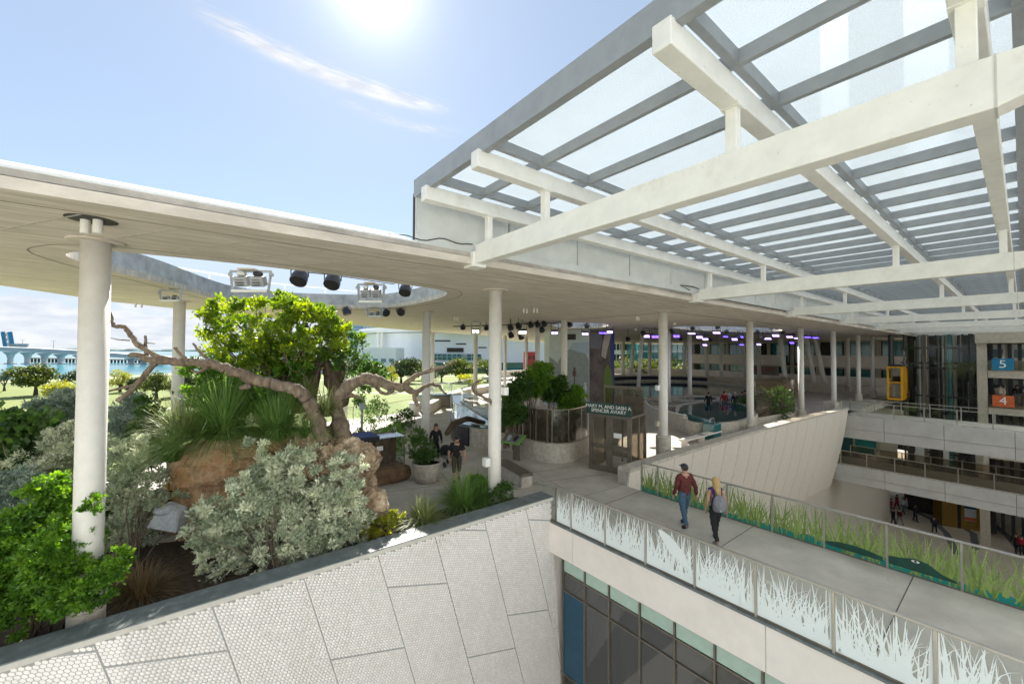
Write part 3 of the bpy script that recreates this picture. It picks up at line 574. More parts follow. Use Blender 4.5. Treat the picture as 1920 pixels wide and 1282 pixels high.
# ================================================================== TERRACE
edge = [(-14, 9.0), (-14, 16), (-6, 19.5), (-1, 24), xy(W(600, 792)), xy(W(662, 785)), xy(W(725, 778)), xy(W(775, 768)), xy(W(812, 742)), xy(W(880, 725)), xy(W(960, 712)), (45, 66), (75, 68), (98, 45), (98, 9)]
def ytop(x):
    s_ = min(1, max(0, (x-12.9)/28.1)); return 9.15+.35*max(0, math.sin(PI*min(1, s_*1.1)))-.45*s_
MB().prism(edge+[(44.5, 9), (41.1, 9)]+[(x, ytop(x)+.25) for x in np.linspace(41, 12.9, 15)]+[(12.82, 9.1), (12.82, 8.6), (8.53, 8.6), (8.53, 9.0)], -.6, 0).build('floor', 'floor', kind='structure')
fl = bpy.data.objects['floor']
mb = MB()   # saw-cut joints
def joint(p, q, w_=.011): mb.beam((p[0], p[1], .001), (q[0], q[1], .001), w_, .006)
for p, q in (((8.53, 8.6), (12.82, 8.6)), ((8.53, 4.9), (12.82, 4.9)), ((8.53, 1.6), (12.82, 1.6)), ((8.53, -1.6), (12.82, -1.6)), ((9.2, 12), (13.5, 10.6)), ((10.4, 9), (11.6, 14)), ((5, 14.2), (13, 12.2)), ((7.4, 12), (9, 18)), ((13.5, 10.4), (22, 9.6)), ((12.8, 9.4), (9, 9.6)), ((17.7, 10.2), (17.7, 22)), ((14, 14.2), (24, 12)), ((20, 10), (22, 18))): joint(p, q)
mb.build('joint_line', 'darkgap', fl)
far = xy(W(-60, 520, 6.85))
# ================================================================== ROOF SLAB with sky openings
def poly_slab(name, outer, holes, z0, z1, m, parent=None, bevel=0):
    cu_ = bpy.data.curves.new(name, 'CURVE'); cu_.dimensions = '2D'; cu_.fill_mode = 'BOTH'; cu_.extrude = (z1-z0)/2
    for pl_ in [outer]+holes:
        s = cu_.splines.new('POLY'); s.points.add(len(pl_)-1)
        for i, p in enumerate(pl_): s.points[i].co = (p[0], p[1], 0, 1)
        s.use_cyclic_u = True
    to = bpy.data.objects.new('tmp', cu_); col.objects.link(to); dg = bpy.context.evaluated_depsgraph_get()
    me = bpy.data.meshes.new_from_object(to.evaluated_get(dg)); bpy.data.objects.remove(to); me.name = name
    me.transform(Matrix.Translation((0, 0, (z0+z1)/2))); me.materials.clear(); me.materials.append(M[m])
    o = bpy.data.objects.new(name, me); col.objects.link(o); o.parent = parent
    if parent: me.transform(Matrix.Translation(-wloc(parent)))
    return o
def smooth_poly(P, n=6, closed=True):
    out = []; m = len(P)
    for i in range(m):
        p0, p1, p2, p3 = [Vector((*P[(i+k-1) % m], 0)) for k in range(4)]
        for j in range(n):
            t = j/n; q = .5*((2*p1)+(-p0+p2)*t+(2*p0-5*p1+4*p2-p3)*t*t+(-p0+3*p1-3*p2+p3)*t**3); out.append((q.x, q.y))
    return out
ZR = 6.85
def rp(*l): return [xy(W(x, y, ZR)) for x, y in l]
hole1 = smooth_poly(rp((123, 478), (145, 472), (190, 470.5), (243, 474), (433, 493), (640, 517), (760, 534), (808, 540.5), (838, 549), (820, 560), (760, 573), (700, 578), (600, 577), (500, 573), (420, 563), (300, 530), (213, 509), (152, 491)), 5)
hole2 = smooth_poly([(19.2, 18.3), (21.2, 17.6), (23.3, 18.3), (25.3, 20.6), (24.8, 22.4), (22.5, 22.5), (20.2, 20.8)], 5)
hole3 = smooth_poly([(28.3, 15.2), (31.5, 13.1), (36.5, 12.2), (40.5, 13.2), (41.2, 15.5), (38, 17), (33, 17.6), (29.5, 17)], 5)
outer = [(-13, 7.32), (8, 7.32), (16, 7.5), (75, 7.5), (98, 7.5), (98, 44), (80, 62), (62, 66), (46, 58)]+rp((914, 629), (792, 621), (707, 614), (619, 604), (520, 598), (407, 586), (327, 578), (213, 566), (150, 557), (0, 535), (-150, 512), (-320, 480))
rs_ = thing('concrete_roof', 'broad flat concrete roof slab on slender columns with freeform sky openings', 'roof', (10, 9, ZR))
def inset(P, dlt):
    A = sum(P[i][0]*P[(i+1) % len(P)][1]-P[(i+1) % len(P)][0]*P[i][1] for i in range(len(P))); s_ = 1 if A > 0 else -1; out = []
    for i in range(len(P)):
        a, b, c = [Vector(P[(i+k) % len(P)]) for k in (-1, 0, 1)]; n1 = (b-a).normalized(); n2 = (c-b).normalized(); nn = Vector((-(n1.y+n2.y), n1.x+n2.x))
        nn = nn.normalized() if nn.length > 1e-6 else Vector((-n1.y, n1.x)); q = b+nn*dlt*s_; out.append((q.x, q.y))
    return out
poly_slab('slab', outer, [hole1, hole2, hole3], ZR, ZR+.15, 'soffit', rs_)
poly_slab('edge_upstand', inset(outer, .06), [inset(h, -.03) for h in (hole1, hole2, hole3)], ZR+.17, ZR+.26, 'conc', rs_)
poly_slab('slab_core', inset(outer, .12), [inset(h, -.05) for h in (hole1, hole2, hole3)], ZR+.14, ZR+.175, 'darkgap', rs_)
poly_slab('roof_covering', inset(outer, .10), [inset(h, -.03) for h in (hole1, hole2, hole3)], ZR+.26, ZR+.31, 'white', rs_)
for h, zz in ((hole1, ZR+.62), (hole2, ZR+.6), (hole3, ZR+.6)):
    MB().wallrun(inset(h, -.09), ZR+.005, zz, .16, True).build('opening_rim', 'rimconc', rs_)
for h in (hole1,):       # drip groove round the opening
    MB().wallrun(inset(h, -.48), ZR-.006, ZR+.02, .03, True).build('drip_groove', 'groove', rs_)
MB().wallrun([(-13, 7.95), (8, 7.95), (17, 8.0)], ZR-.006, ZR+.02, .025).build('drip_groove', 'groove', rs_)
mb = MB()
for k in range(13):       # formwork seams in the left soffit
    a = Vector((-7.5+k*1.05, 8.05, 0)); d = Vector((-.52, .86, 0)); e = a+d*9.5
    mb.beam((a.x, a.y, ZR-.001), (a.x+d.x*2.35, a.y+d.y*2.35, ZR-.001), .035, .008)
mb.build('formwork_seam', 'plinth', rs_)
MB().wallrun([(17.7, 24), (17.7, 10.25), (42, 10.25)], ZR-.008, ZR+.02, .06).build('expansion_joint', 'darkgap', rs_)
# low sloping roof fall towards the edge
MB().add([(-13, 7.44, 7.165), (3.4, 7.44, 7.165), (3.4, 8.5, 7.55), (-13, 8.5, 7.38), (3.4, 9.9, 7.17), (-13, 9.9, 7.17)], [(0, 1, 2, 3), (3, 2, 4, 5), (0, 3, 5), (1, 4, 2)]).build('roof_membrane', 'membrane', rs_)
# guard rail on top of the slab seen through the opening
gr = thing('roof_guard_rail', 'thin white guard rail on the roof beyond the large sky opening', 'railing', (3, 21.5, ZR+.3))
pp = [(-.8, 20.5), (3, 22.4), (8, 22.6), (12, 21)]
MB().tube([(x, y, ZR+1.35) for x, y in pp], .028, 6).build('handrail', 'white', gr); MB().tube([(x, y, ZR+.85) for x, y in pp], .022, 6).build('mid_rail', 'white', gr)
for k in range(9):
    t = k/8*3; i = min(int(t), 2); p = Vector(pp[i]).lerp(Vector(pp[i+1]), t-i); MB().tube([(p.x, p.y, ZR+.3), (p.x, p.y, ZR+1.35)], .028, 6).build('post', 'white', gr)
# ------------------------------------------------------------------ columns
def column(px, ytop, dep, r, zb, pl, lb, tilt=None, m='column', collar=True, plr=None):
    p = D(px, ytop, dep); t = thing('round_column', lb, 'column', (p.x, p.y, zb), 'round columns holding up the concrete roof')
    if tilt is None: MB().lathe((p.x, p.y), [(r, zb), (r, 2.2), (r*1.001, 2.21), (r, ZR+.02)], 36).build('shaft', m, t, True)
    else: MB().tube([(p.x+tilt[0], p.y+tilt[1], zb), (p.x, p.y, ZR+.02)], r, 20).build('shaft', m, t, True)
    q = (p.x, p.y) if tilt is None else (p.x+tilt[0], p.y+tilt[1])
    if pl: MB().lathe(q, [((plr or r*1.62), zb-.02), ((plr or r*1.58), zb+pl-.03), ((plr or r*1.58)-.03, zb+pl), (r*1.02, zb+pl+.004)], 28).build('plinth', 'plinth', t)
    if collar: MB().lathe((p.x, p.y), [(r*1.9, ZR+.01), (r*1.9, ZR-.022), (r*1.82, ZR-.03), (r*1.0, ZR-.03)], 28).build('collar', 'soffit', t)
    return t
c1 = column(181, 450, 7.0, .195, .2, .42, 'thick white column at far left rising out of the green shrubs', plr=.24)
column(929, 545, 12.4, .198, .5, 0, 'white column standing in the planter near the middle of the picture')
column(800, 580, 19.2, .19, 0, 0, 'white column behind the glass terrarium, beside the round planter')
column(337, 563, 15.6, .19, 0, 0, 'column behind the dead branch, second from the left')
column(648, 602, 26.5, .19, 0, .5, 'column behind the fig crown, left of the arena')
column(811, 617, 41, .22, 0, 0, 'slim column just right of the terrarium column, further back')
column(892, 625, 39, .20, 0, .6, 'slim column in front of the arena windows')
column(1058, 598, 24.2, .19, .0, .6, 'column rising out of the screened planting enclosure')
column(1008, 611, 33, .19, 0, .6, 'left one of two thin columns behind the enclosure trees')
column(1026, 615, 40, .2, 0, 0, 'thin column close beside the pale mural board')
column(947, 626, 50, .2, 0, 0, 'very thin distant column just right of the planter column')
column(987, 626, 52, .2, 0, 0, 'very thin distant column in front of the red building')
column(1243, 586, 18.9, .205, -.0, 1.15, 'column on a tall plinth where the tiled wall starts', plr=.34)
column(1405.5, 604, 24.6, .19, .0, .62, 'column beside the clear tank at the middle of the far tiled wall')
column(1501, 614.5, 31, .19, .0, .6, 'column behind the second half of the far tiled wall')
column(1562, 619, 35.5, .19, .0, .7, 'bluish white column just left of the end of the tiled wall')
column(1608.5, 627, 42.5, .19, .0, .7, 'column beyond the end of the tiled wall')
column(1589.5, 631, 52.5, .19, .0, .7, 'thin column between two others near the end of the tiled wall')
column(1635.5, 629, 46, .19, 0, .7, 'right hand column in front of the banded building wing')
column(1293, 625, 41.5, .2, .0, .7, 'column by the round pool tinted violet by the stage lights')
column(1204, 628, 44, .2, .0, .7, 'leaning column left of the violet one at the round pool', tilt=(-.35, .35))
column(1253, 618, 37, .19, .0, .5, 'column half hidden behind the tall plinth column')
for i, (x, tx) in enumerate(((1168, 0), (1188, -.5), (1218, 0), (1256, 0), (1285, -.3), (1322, 0.4), (1352, 0), (1393, .5), (1423, 0))):
    column(x, 636, 72, .3, .0, 0, ['upright slim white column of the far ring behind the pool', 'slightly leaning slim column of the far ring behind the pool'][1 if tx else 0]+', number %s from the mural wall' % ['one', 'two', 'three', 'four', 'five', 'six', 'seven', 'eight', 'nine'][i], tilt=(tx*2, 0) if tx else None, collar=False)
for i, (x, dx, lb) in enumerate(((1463, 12, 'leaning column seen just right of the tank column'), (1512, 18, 'first of the pair of leaning columns beside the white wing'), (1528, 21, 'second of the pair of leaning columns beside the white wing'))):
    a = D(x, 640, 52); b = D(x+dx, 722, 52); t = thing('round_column', lb, 'column', (b.x, b.y, 0), 'round columns holding up the concrete roof')
    a.z = ZR; MB().tube([(b.x, b.y, .0), a], .27, 16).build('shaft', 'column', t, True); MB().lathe((b.x, b.y), [(.42, 0), (.42, .5), (.3, .52)], 18).build('plinth', 'plinth', t)
# pair of pipes and recess above the left column
for n, (x, y, dep) in enumerate(((171, 433, 6.2),)):
    p = W(172, 412, ZR); t = thing('roof_drain_stub', 'pair of short capped pipes hanging in a round recess above the left column', 'pipe stub', (p.x, p.y, ZR))
    MB().lathe((p.x, p.y), [(.28, ZR-.004), (.28, ZR+.01)], 24).build('recess', 'darkint', t)  # flat dark disc; the shade of the recess is put into its colour
    for s_ in (-.09, .09): q = p+cr*s_; MB().lathe((q.x, q.y), [(.055, ZR-.20), (.055, ZR)], 14).build('pipe', 'column', t)
stubs = [(260, 567), (985, 578), (1004, 578), (855, 594), (1196, 594), (1265, 604), (1192, 615), (770, 608)]
for i, (x, y) in enumerate(stubs):
    p = W(x, y, ZR); t = P_(MB().lathe((p.x-.09, p.y), [(.035, ZR-.2), (.035, ZR)], 8).lathe((p.x+.09, p.y), [(.035, ZR-.2), (.035, ZR)], 8).build('ceiling_pipe_stub', 'column'), ['pair of tiny pipe stubs between the two left columns', 'larger pair of pipe stubs above and left of the enclosure column', 'pair of pipe stubs just below the larger pair', 'pair of pipe stubs right of the terrarium column', 'pair of pipe stubs left of the tall plinth column', 'pair of pipe stubs right of the tall plinth column', 'lowest pair of pipe stubs before the mural wall', 'pair of pipe stubs left of the terrarium column'][i], 'pipe stub', 'tiny pipe stubs under the roof')
# ================================================================== GLASS CANOPY
cn_ = thing('glass_canopy', 'white and grey steel canopy with fritted glass panes over the courtyard', 'canopy', (3.5, 7.0, 7.9))
XE, XF = 3.48, 92
GX = [4.87+9.65*k for k in range(9)]
PY = [6.93, 5.2, 2.02, -1.4]
PURL = [6.93, 5.2, 2.05, .25]
first = None
for k, x in enumerate(GX):
    if first is None:
        pf_ = [(7.25, 6.86), (7.25, 7.26), (.1, 7.27), (-.42, 7.24), (-.42, 7.02), (.1, 6.86)]; mb = MB(); mb.add([(x-.115, y, z) for y, z in pf_]+[(x+.115, y, z) for y, z in pf_], [(0, 1, 2, 3, 4, 5), (11, 10, 9, 8, 7, 6)]+[(k_, 6+k_, 6+(k_+1) % 6, (k_+1) % 6) for k_ in range(6)]) if True else mb.add([(x-.115, .1, 6.86), (x+.115, .1, 6.86), (x+.115, .1, 7.26), (x-.115, .1, 7.26), (x-.115, -.42, 7.02), (x+.115, -.42, 7.02), (x+.115, -.42, 7.24), (x-.115, -.42, 7.24)], [(4, 5, 6, 7)[::-1], (0, 4, 7, 3)[::-1], (1, 2, 6, 5)[::-1], (0, 1, 5, 4)[::-1], (3, 7, 6, 2)[::-1]])
        mb.box(x-.03, x+.03, -1.1, -.42, 7.02, 7.24)
        first = mb.build('girder', 'steel', cn_, bev=.012)
        fb = MB().box(x-.17, x+.17, 7.25, 7.62, 6.8, 7.12).build('girder_bracket', 'steel', cn_, bev=.01)
        wsm = MB().box(x-.119, x+.119, .095, .108, 6.857, 7.272).build('weld_seam', 'copingedge', cn_)
        pj = MB().tube([(x-.15, -.33, 7.13), (x+.15, -.33, 7.13)], .085, 16).build('pin_joint', 'steel', cn_)
        st = MB(); stubo = []
        for y in PURL: stubo.append(MB().box(x-.06, x+.06, y-.06, y+.06, 7.25, 7.81).build('stub_post', 'steel', cn_, bev=.006)); stubo.append(MB().box(x-.1, x+.1, y-.1, y+.1, 7.262, 7.275).box(x-.1, x+.1, y-.1, y+.1, 7.785, 7.797).build('base_plate', 'steel', cn_))
    else:
        for o in [first, fb, pj, wsm]+stubo:
            c = o.copy(); c.location.x += x-GX[0]; col.objects.link(c)
for y in PURL:
    MB().box(3.38, XF, y-.1, y+.1, 7.8, 8.07).build('purlin', 'steel', cn_, bev=.012)
ZC = 8.12
STR = [7.2, 6.77, 5.04, 1.92, -.02, -2.5, -5.2]   # long grey glazing bars
ys = [7.42]+STR[1:]
nb = int((XF-XE)/1.172)
mb0 = None
for k in range(nb+1):
    x = XE+k*1.172
    if k == 0: MB().box(x-.03, x+.09, -8, 7.5, ZC-.08, ZC+.26).build('edge_beam', 'greysteel', cn_)
    elif mb0 is None: mb0 = MB().box(x-.035, x+.035, -8, 7.46, ZC, ZC+.17).build('rafter', 'greysteel', cn_); x0 = x
    else: c = mb0.copy(); c.location.x += x-x0; col.objects.link(c)
for y in STR[1:] : MB().box(XE+.09, XF, y-.045, y+.045, ZC+.005, ZC+.165).build('glazing_bar', 'greysteel', cn_)
MB().box(XE+.09, XF, 7.36, 7.52, ZC-.004, ZC+.18).build('glazing_bar', 'greysteel', cn_)
ye = [7.40]+STR[1:]+[-8]
panes = {}
for k in range(nb):
    for j in range(len(ye)-1):
        y1, y0 = ye[j], ye[j+1]
        if k > 33 or (j > 4 and k > 12): continue
        if j not in panes:
            x = XE; panes[j] = MB().box(x+.045, x+1.172-.0, y0+.02, y1-.02, ZC+.18, ZC+.195).build('glass_pane', 'frit', cn_)
        else: c = panes[j].copy(); c.location.x += k*1.172; col.objects.link(c)
MB().box(XE+34*1.172+.05, XF, ye[-1], ye[0], ZC+.18, ZC+.195).build('far_glass_panes', 'frit', cn_, kind='stuff')
MB().box(XE+13*1.172+.05, XE+34*1.172, ye[-1], ye[5]-.02, ZC+.18, ZC+.195).build('side_glass_panes', 'frit', cn_, kind='stuff')
# upright flashing panels between slab and canopy
x = XE+.02; k = 0
pf = None
while x < 80:
    if pf is None: pf = MB().box(x, x+2.305, 7.46, 7.54, 7.14, ZC).build('flashing_panel', 'palepanel', cn_); xx = x
    else: c = pf.copy(); c.location.x += x-xx; col.objects.link(c)
    x += 2.345
MB().box(XE, 80, 7.55, 7.6, 7.1, ZC+.02).build('panel_backing', 'darkgap', cn_)
MB().box(XE, 80, 7.40, 7.457, 7.1, 7.3).build('gutter_lip', 'palepanel', cn_)
cl_ = None
for k in range(40):
    x = XE+.7+k*1.172*1.0
    if cl_ is None: cl_ = MB().box(x-.05, x+.05, 7.0, 7.45, ZC-.07, ZC-.02).build('bracket_arm', 'greysteel', cn_); x0 = x
    else: c = cl_.copy(); c.location.x += x-x0; col.objects.link(c)
MB().tube([(2.9+1.85*k/14, 7.42-.06*k/14, 7.19+.05*math.sin(k*.9)*math.sin(k/14*PI)+.1*k/14) for k in range(15)], .011, 6).build('electric_cable', 'black', None, True, 'black cable lying along the slab edge to the first girder', cat='cable')
MB().tube([(14.0, 7.4, 7.2), (13.3, 7.36, 7.3), (14.1, 7.34, 7.33), (14.45, 7.3, 7.28)], .02, 6).build('electric_cable', 'black', None, True, 'looped black cable at the second girder bracket', cat='cable')
# brackets of the right hand building that carry the girders
for k, x in enumerate(GX[:6]):
    t = thing('wall_bracket', 'white forked bracket at the right end of the %s girder' % ['nearest', 'second', 'third', 'fourth', 'fifth', 'sixth'][k], 'bracket', (x, -1.3, 7), 'forked brackets along the right edge')
    for dz in (-.5, .5): MB().tube([(x+.05, -.55, 7.13+dz*.1), (x+.35, -1.5, 7.13+dz*1.6)], [.05, .09], 10).build('strut', 'steel', t, True)
# ================================================================== NEAR TILED WALL
tw = thing('tiled_planter_wall', 'long white hexagon tiled planter wall with dark slate coping in the foreground', 'wall', (4, 8.82, -3))
YW = 8.82; ZT = .56
MB().prism([(-5, YW), (8.56, YW), (8.62, YW+.46), (-5, YW+.46)], -6.5, ZT-.0).build('wall_body', 'grout', tw)
MB().box(-5, 8.60, YW-.035, YW+.06, ZT, ZT+.085).build('coping_edge', 'copingedge', tw)
MB().prism([(-5, YW-.03), (8.60, YW-.03), (8.63, YW+.55), (7.0, YW+.52), (-5, YW+.47)], ZT+.085, ZT+.105).build('coping', 'coping', tw)
MB().box(-5, 8.4, YW+.40, YW+.47, .0, ZT+.084).build('coping_upstand', 'coping', tw)
th = math.radians(15.9); ud = Vector((math.cos(th), 0, -math.sin(th))); vd = Vector((math.sin(th), 0, math.cos(th)))*-1; vd = Vector((math.sin(th), 0, -math.cos(th)))
seams = [float((EYE+ray(x, y)*(YW/ray(x, y).y)).x) for x, y in ((143, 1210), (408, 1128), (605, 1063), (757, 1018), (873, 980), (970, 950))]
def wp(x, y): d = ray(x, y); return EYE+d*(YW/d.y)
O = Vector((0, YW, ZT))
us = [ (wp(x, y)-O).dot(ud) for x, y in ((143, 1210), (408, 1128), (605, 1063), (757, 1018), (873, 980), (970, 950))]
us = [us[0]-1.62*k for k in (3, 2, 1)]+us+[us[-1]+1.6, us[-1]+3.2]
hs = {3: [(437, 1188)], 4: [(668, 1242)], 5: [(766, 1039), (836, 1280)], 6: [(908, 1103.6)], 7: [(972, 950.5), (1020, 1153)], 2: [(250, 1262)]}
hexv = [(math.cos(PI/6+PI/3*k), math.sin(PI/6+PI/3*k)) for k in range(6)]
pit = .0715; rh = pit/math.sqrt(3)*.90
tiles = []
for i in range(len(us)-1):
    u0, u1 = us[i]+.014, us[i+1]-.014; cuts = sorted([(wp(*q)-O).dot(vd) for q in hs.get(i, [])])
    if not cuts: cuts = [1.5+.7*math.sin(i*2.1)]
    c = [cuts[0]-7.2, cuts[0]-3.6] + cuts
    while c[-1] < 9: c.append(c[-1]+3.6)
    for j in range(len(c)-1):
        v0, v1 = c[j]+.016, c[j+1]-.016; nu = int((u1-u0)/pit)+2; nv = int((v1-v0)/(pit*.866))+2
        for b in range(nv):
            for a in range(nu):
                u = u0+a*pit+(.5*pit if b % 2 else 0); v = v0+b*pit*.866
                if u > u1+rh*.55 or v > v1+rh*.5: continue
                p = O+ud*u+vd*v
                xr = 8.54+.095*(ZT-p.z)
                if p.z > ZT-.03 or p.z < -5.6 or p.x > xr-.045 or p.x < -2.7: continue
                q = p-EYE; dp = q.dot(cf)
                if dp < .3: continue
                X = 960+F_*q.dot(cR)/dp; Y = 641-F_*q.dot(cU)/dp
                if X < -60 or Y > 1330: continue
                ring = []
                for sc_, dy in ((1, 0.), (.92, -.006)):
                    for hx, hy in hexv: ring.append((min(max(u+hx*rh*sc_, u0+(1-sc_)*.05), u1-(1-sc_)*.05), min(max(v+hy*rh*sc_, v0+(1-sc_)*.05), v1-(1-sc_)*.05), dy))
                tiles.append((dp, ring))
tiles.sort(key=lambda t: t[0])
allv = np.array([r for _, r in tiles]); uda, vda = np.array(ud), np.array(vd)
XYZ = np.array(O)[None, None]+allv[..., 0:1]*uda+allv[..., 1:2]*vda; XYZ[..., 1] += allv[..., 2]
hf = [(6, 7, 8, 9, 10, 11)]+[(k, (k+1) % 6, 6+(k+1) % 6, 6+k) for k in range(6)]
for q in XYZ[:300]: MB().add([tuple(v) for v in q], hf).build('hexagon_tile', 'tile', tw)
n = len(XYZ)-300; V = XYZ[300:].reshape(-1, 3); rs = np.random.RandomState(3); base = np.arange(n)*12
F4 = np.concatenate([base[:, None]+np.array([[k, (k+1) % 6, 6+(k+1) % 6, 6+k]]) for k in range(6)]+[base[:, None]+np.array([[6, 7, 8, 9]]), base[:, None]+np.array([[9, 10, 11, 6]])])
npmesh('hexagon_tiles', V, F4, np.repeat(rs.uniform(0, 1, n), 12), 'tile', tw, 4, 'stuff')
print('tiles', len(tiles))
# ================================================================== NEAR FOOTBRIDGE
BX0, BX1 = 8.53, 12.82
fbz = thing('footbridge', 'concrete footbridge deck with pale plastered fascia crossing the courtyard', 'footbridge', (10.6, 3, 0))
MB().box(BX0+.02, BX1-.02, -9, 8.595, -.55, -.004).build('deck', 'floor', fbz)
ysg = [8.9, 7.9, 3.05, -1.7, -6.5, -9]
for a, b in zip(ysg[1:], ysg): MB().box(BX0-.06, BX0+.02, a+.006, b-.006, -.93, -.06).build('fascia_panel', 'fascia', fbz)
MB().box(BX0-.03, BX0+.06, -9, 8.9, -.9, -.02).build('fascia_backing', 'darkgap', fbz)
MB().box(BX0-.09, BX0+.05, -9, 8.75, -.058, -.015).build('drip_edge', 'coping', fbz)
MB().box(BX1-.02, BX1+.06, -9, 8.6, -.93, .0).build('far_fascia', 'fascia', fbz)
MB().box(BX0+.03, BX1-.02, -9, 9.2, -1.0, -.56).build('soffit', 'conc', fbz)
MB().box(BX0+.03, BX0+2, 8.9, 9.9, -.9, -.01).build('deck_return', 'fascia', fbz)
def printmesh(kind, y0, y1, x, seed):
    """blades of printed reed grass on one pane (plane x)"""
    r = random.Random(seed); mb = MB(); t = []
    def strip(y, z, ang, ln, wd_, bend, tn):
        n = 6; vs = []; xo = x-r.uniform(.0003, .0028)
        for k in range(n+1):
            s_ = k/n; a = ang+bend*s_*s_; 
            yy = y+math.sin(ang)*ln*s_+math.sin(a)*ln*s_*.25*abs(bend); zz = z+math.cos(ang)*ln*s_-abs(bend)*.28*ln*s_**2.4
            w_ = wd_*(1-s_**1.5)*.5+.001
            yy = min(max(yy, y0+.01), y1-.01); zz = min(max(zz, .03), .985)
            vs += [(xo, min(max(yy-w_, y0), y1), zz), (xo, min(max(yy+w_, y0), y1), zz)]
        mb.add(vs, [(2*k, 2*k+1, 2*k+3, 2*k+2) for k in range(n)]); t.extend([tn]*len(vs))
    W_ = y1-y0
    if kind == 'w':
        n = int(120*W_/1.15); 
        for i in range(n): strip(r.uniform(y0, y1), r.uniform(.0, .10), r.gauss(0, .24), (r.uniform(.4, .95) if i % 3 else r.uniform(.85, 1.3)), r.uniform(.016, .042), r.gauss(0, .6), .5)
        m = 14; lo = [(x, y0+W_*k/m, .03) for k in range(m+1)]; hi = [(x, y0+W_*k/m, .17+.05*math.sin(seed+k*.7)+r.uniform(0, .04)) for k in range(m+1)]
        mb.add(lo+hi, [(k, k+1, m+2+k, m+1+k) for k in range(m)]); t.extend([.5]*(2*m+2))
    else:
        n = int(80*W_/1.15)
        for i in range(n): strip(r.uniform(y0, y1), (r.uniform(.13, .22) if i % 4 else r.uniform(0, .1)), r.gauss(0, .27), (r.uniform(.4, .85) if i % 3 else r.uniform(.8, 1.2)), r.uniform(.018, .045), r.gauss(0, .7), r.random())
    mb.t = t; return mb
posts1 = [8.6, 8.0, 6.8, 5.61, 4.42, 3.23, 2.04, .85, -.34, -1.53, -2.72, -3.91]
r1 = thing('glass_railing', 'near footbridge railing with white frosted reed prints on its panes', 'railing', (BX0, 3, 0))
MB().box(BX0-.03, BX0+.03, -9, 8.62, 1.0, 1.035).build('handrail', 'steelrail', r1, bev=.006)
MB().box(BX0-.02, BX0+.02, -9, 8.6, -.02, .03).build('base_channel', 'bronze', r1)
MB().tube([(BX0-.05, 9.3, .98), (BX0-.02, 8.6, 1.01)], .02, 6).build('return_rail', 'steelrail', r1)
for i, y in enumerate(posts1): MB().box(BX0-.035, BX0+.035, y-.02, y+.02, -.02, 1.0).build('post', 'bronze' if i == 0 else 'steelrail', r1, bev=.003)
for i in range(len(posts1)-1):
    ya, yb = posts1[i+1]+.022, posts1[i]-.022
    gp = MB().box(BX0-.005, BX0+.005, ya, yb, .03, 1.0).build('glass_pane', 'glass', r1)
    printmesh('w', ya+.005, yb-.005, BX0-.0075, 11+i).build('reed_print', 'print', gp, kind='stuff')
    if i == 3:   # big fish shape among the reeds
        y0 = yb-.30; fs = [(0, .90), (.05, .93), (.22, .90), (.42, .80), (.60, .64), (.70, .50), (.74, .32), (.66, .36), (.52, .40), (.36, .47), (.20, .60), (.08, .76)]
        MB().add([(BX0-.011, y0-a, z) for a, z in fs], [tuple(range(len(fs)))]).build('fish_print', 'print', gp)
MB().box(BX0-.03, BX0+.03, 8.62, 9.25, .0, .02).build('base_channel', 'bronze', r1)
MB().box(BX0-.005, BX0+.005, 8.64, 9.2, .03, .95).build('glass_pane', 'glass', r1)
posts2 = [8.6, 7.95, 6.8, 5.63, 4.42, 3.24, 2.04, .87, -.3, -1.5]
r2 = thing('glass_railing', 'far footbridge railing printed with green reeds and teal water', 'railing', (BX1, 3, 0))
MB().box(BX1-.03, BX1+.03, -9, 8.62, 1.0, 1.04).build('handrail', 'steelrail', r2, bev=.006)
MB().box(BX1-.02, BX1+.02, -9, 8.6, -.02, .03).build('base_channel', 'bronze', r2)
for i, y in enumerate(posts2): MB().box(BX1-.03, BX1+.03, y-.02, y+.02, -.02, 1.0).build('post', 'steelrail', r2, bev=.003)
for i in range(len(posts2)-1):
    ya, yb = posts2[i+1]+.022, posts2[i]-.022
    gp = MB().box(BX1-.005, BX1+.005, ya, yb, .03, 1.0).build('glass_pane', 'glass', r2)
    printmesh('g', ya+.005, yb-.005, BX1-.0105, 31+i).build('reed_print', 'green_print', gp, kind='stuff')
    m = 10; rr = random.Random(i); lo = [(BX1-.0075, ya+(yb-ya)*k/m, .03) for k in range(m+1)]; hi = [(BX1-.0075, ya+(yb-ya)*k/m, .20+.03*math.sin(i*3+k*.9)) for k in range(m+1)]
    MB().add(lo+hi, [(k, k+1, m+2+k, m+1+k) for k in range(m)]).build('water_print', 'teal_print', gp)
    if i in (5, 6):
        L_ = yb-ya; hh = [.2, .27, .29, .27, .22] if i == 5 else [.30, .33, .40, .36, .22, .16]
        hi = [(BX1-.0145, yb-L_*(k/(len(hh)-1))*.96, z) for k, z in enumerate(hh)]; lo = [(BX1-.0145, q[1], .12) for q in hi]; n_ = len(hh)
        MB().add(lo+hi, [(k, k+1, n_+k+1, n_+k) for k in range(n_-1)]).build('crocodile_print', 'darkgreen', gp)
        if i == 6:
            c = yb-L_*.40; MB().add([(BX1-.016, c+.07*math.cos(2*PI*k/14), .335+.028*math.sin(2*PI*k/14)) for k in range(14)], [tuple(range(14))]).build('eye_print', 'white', gp)
            MB().add([(BX1-.0172, c+.022*math.cos(2*PI*k/10), .338+.024*math.sin(2*PI*k/10)) for k in range(10)], [tuple(range(10))]).build('pupil_print', 'black', gp)
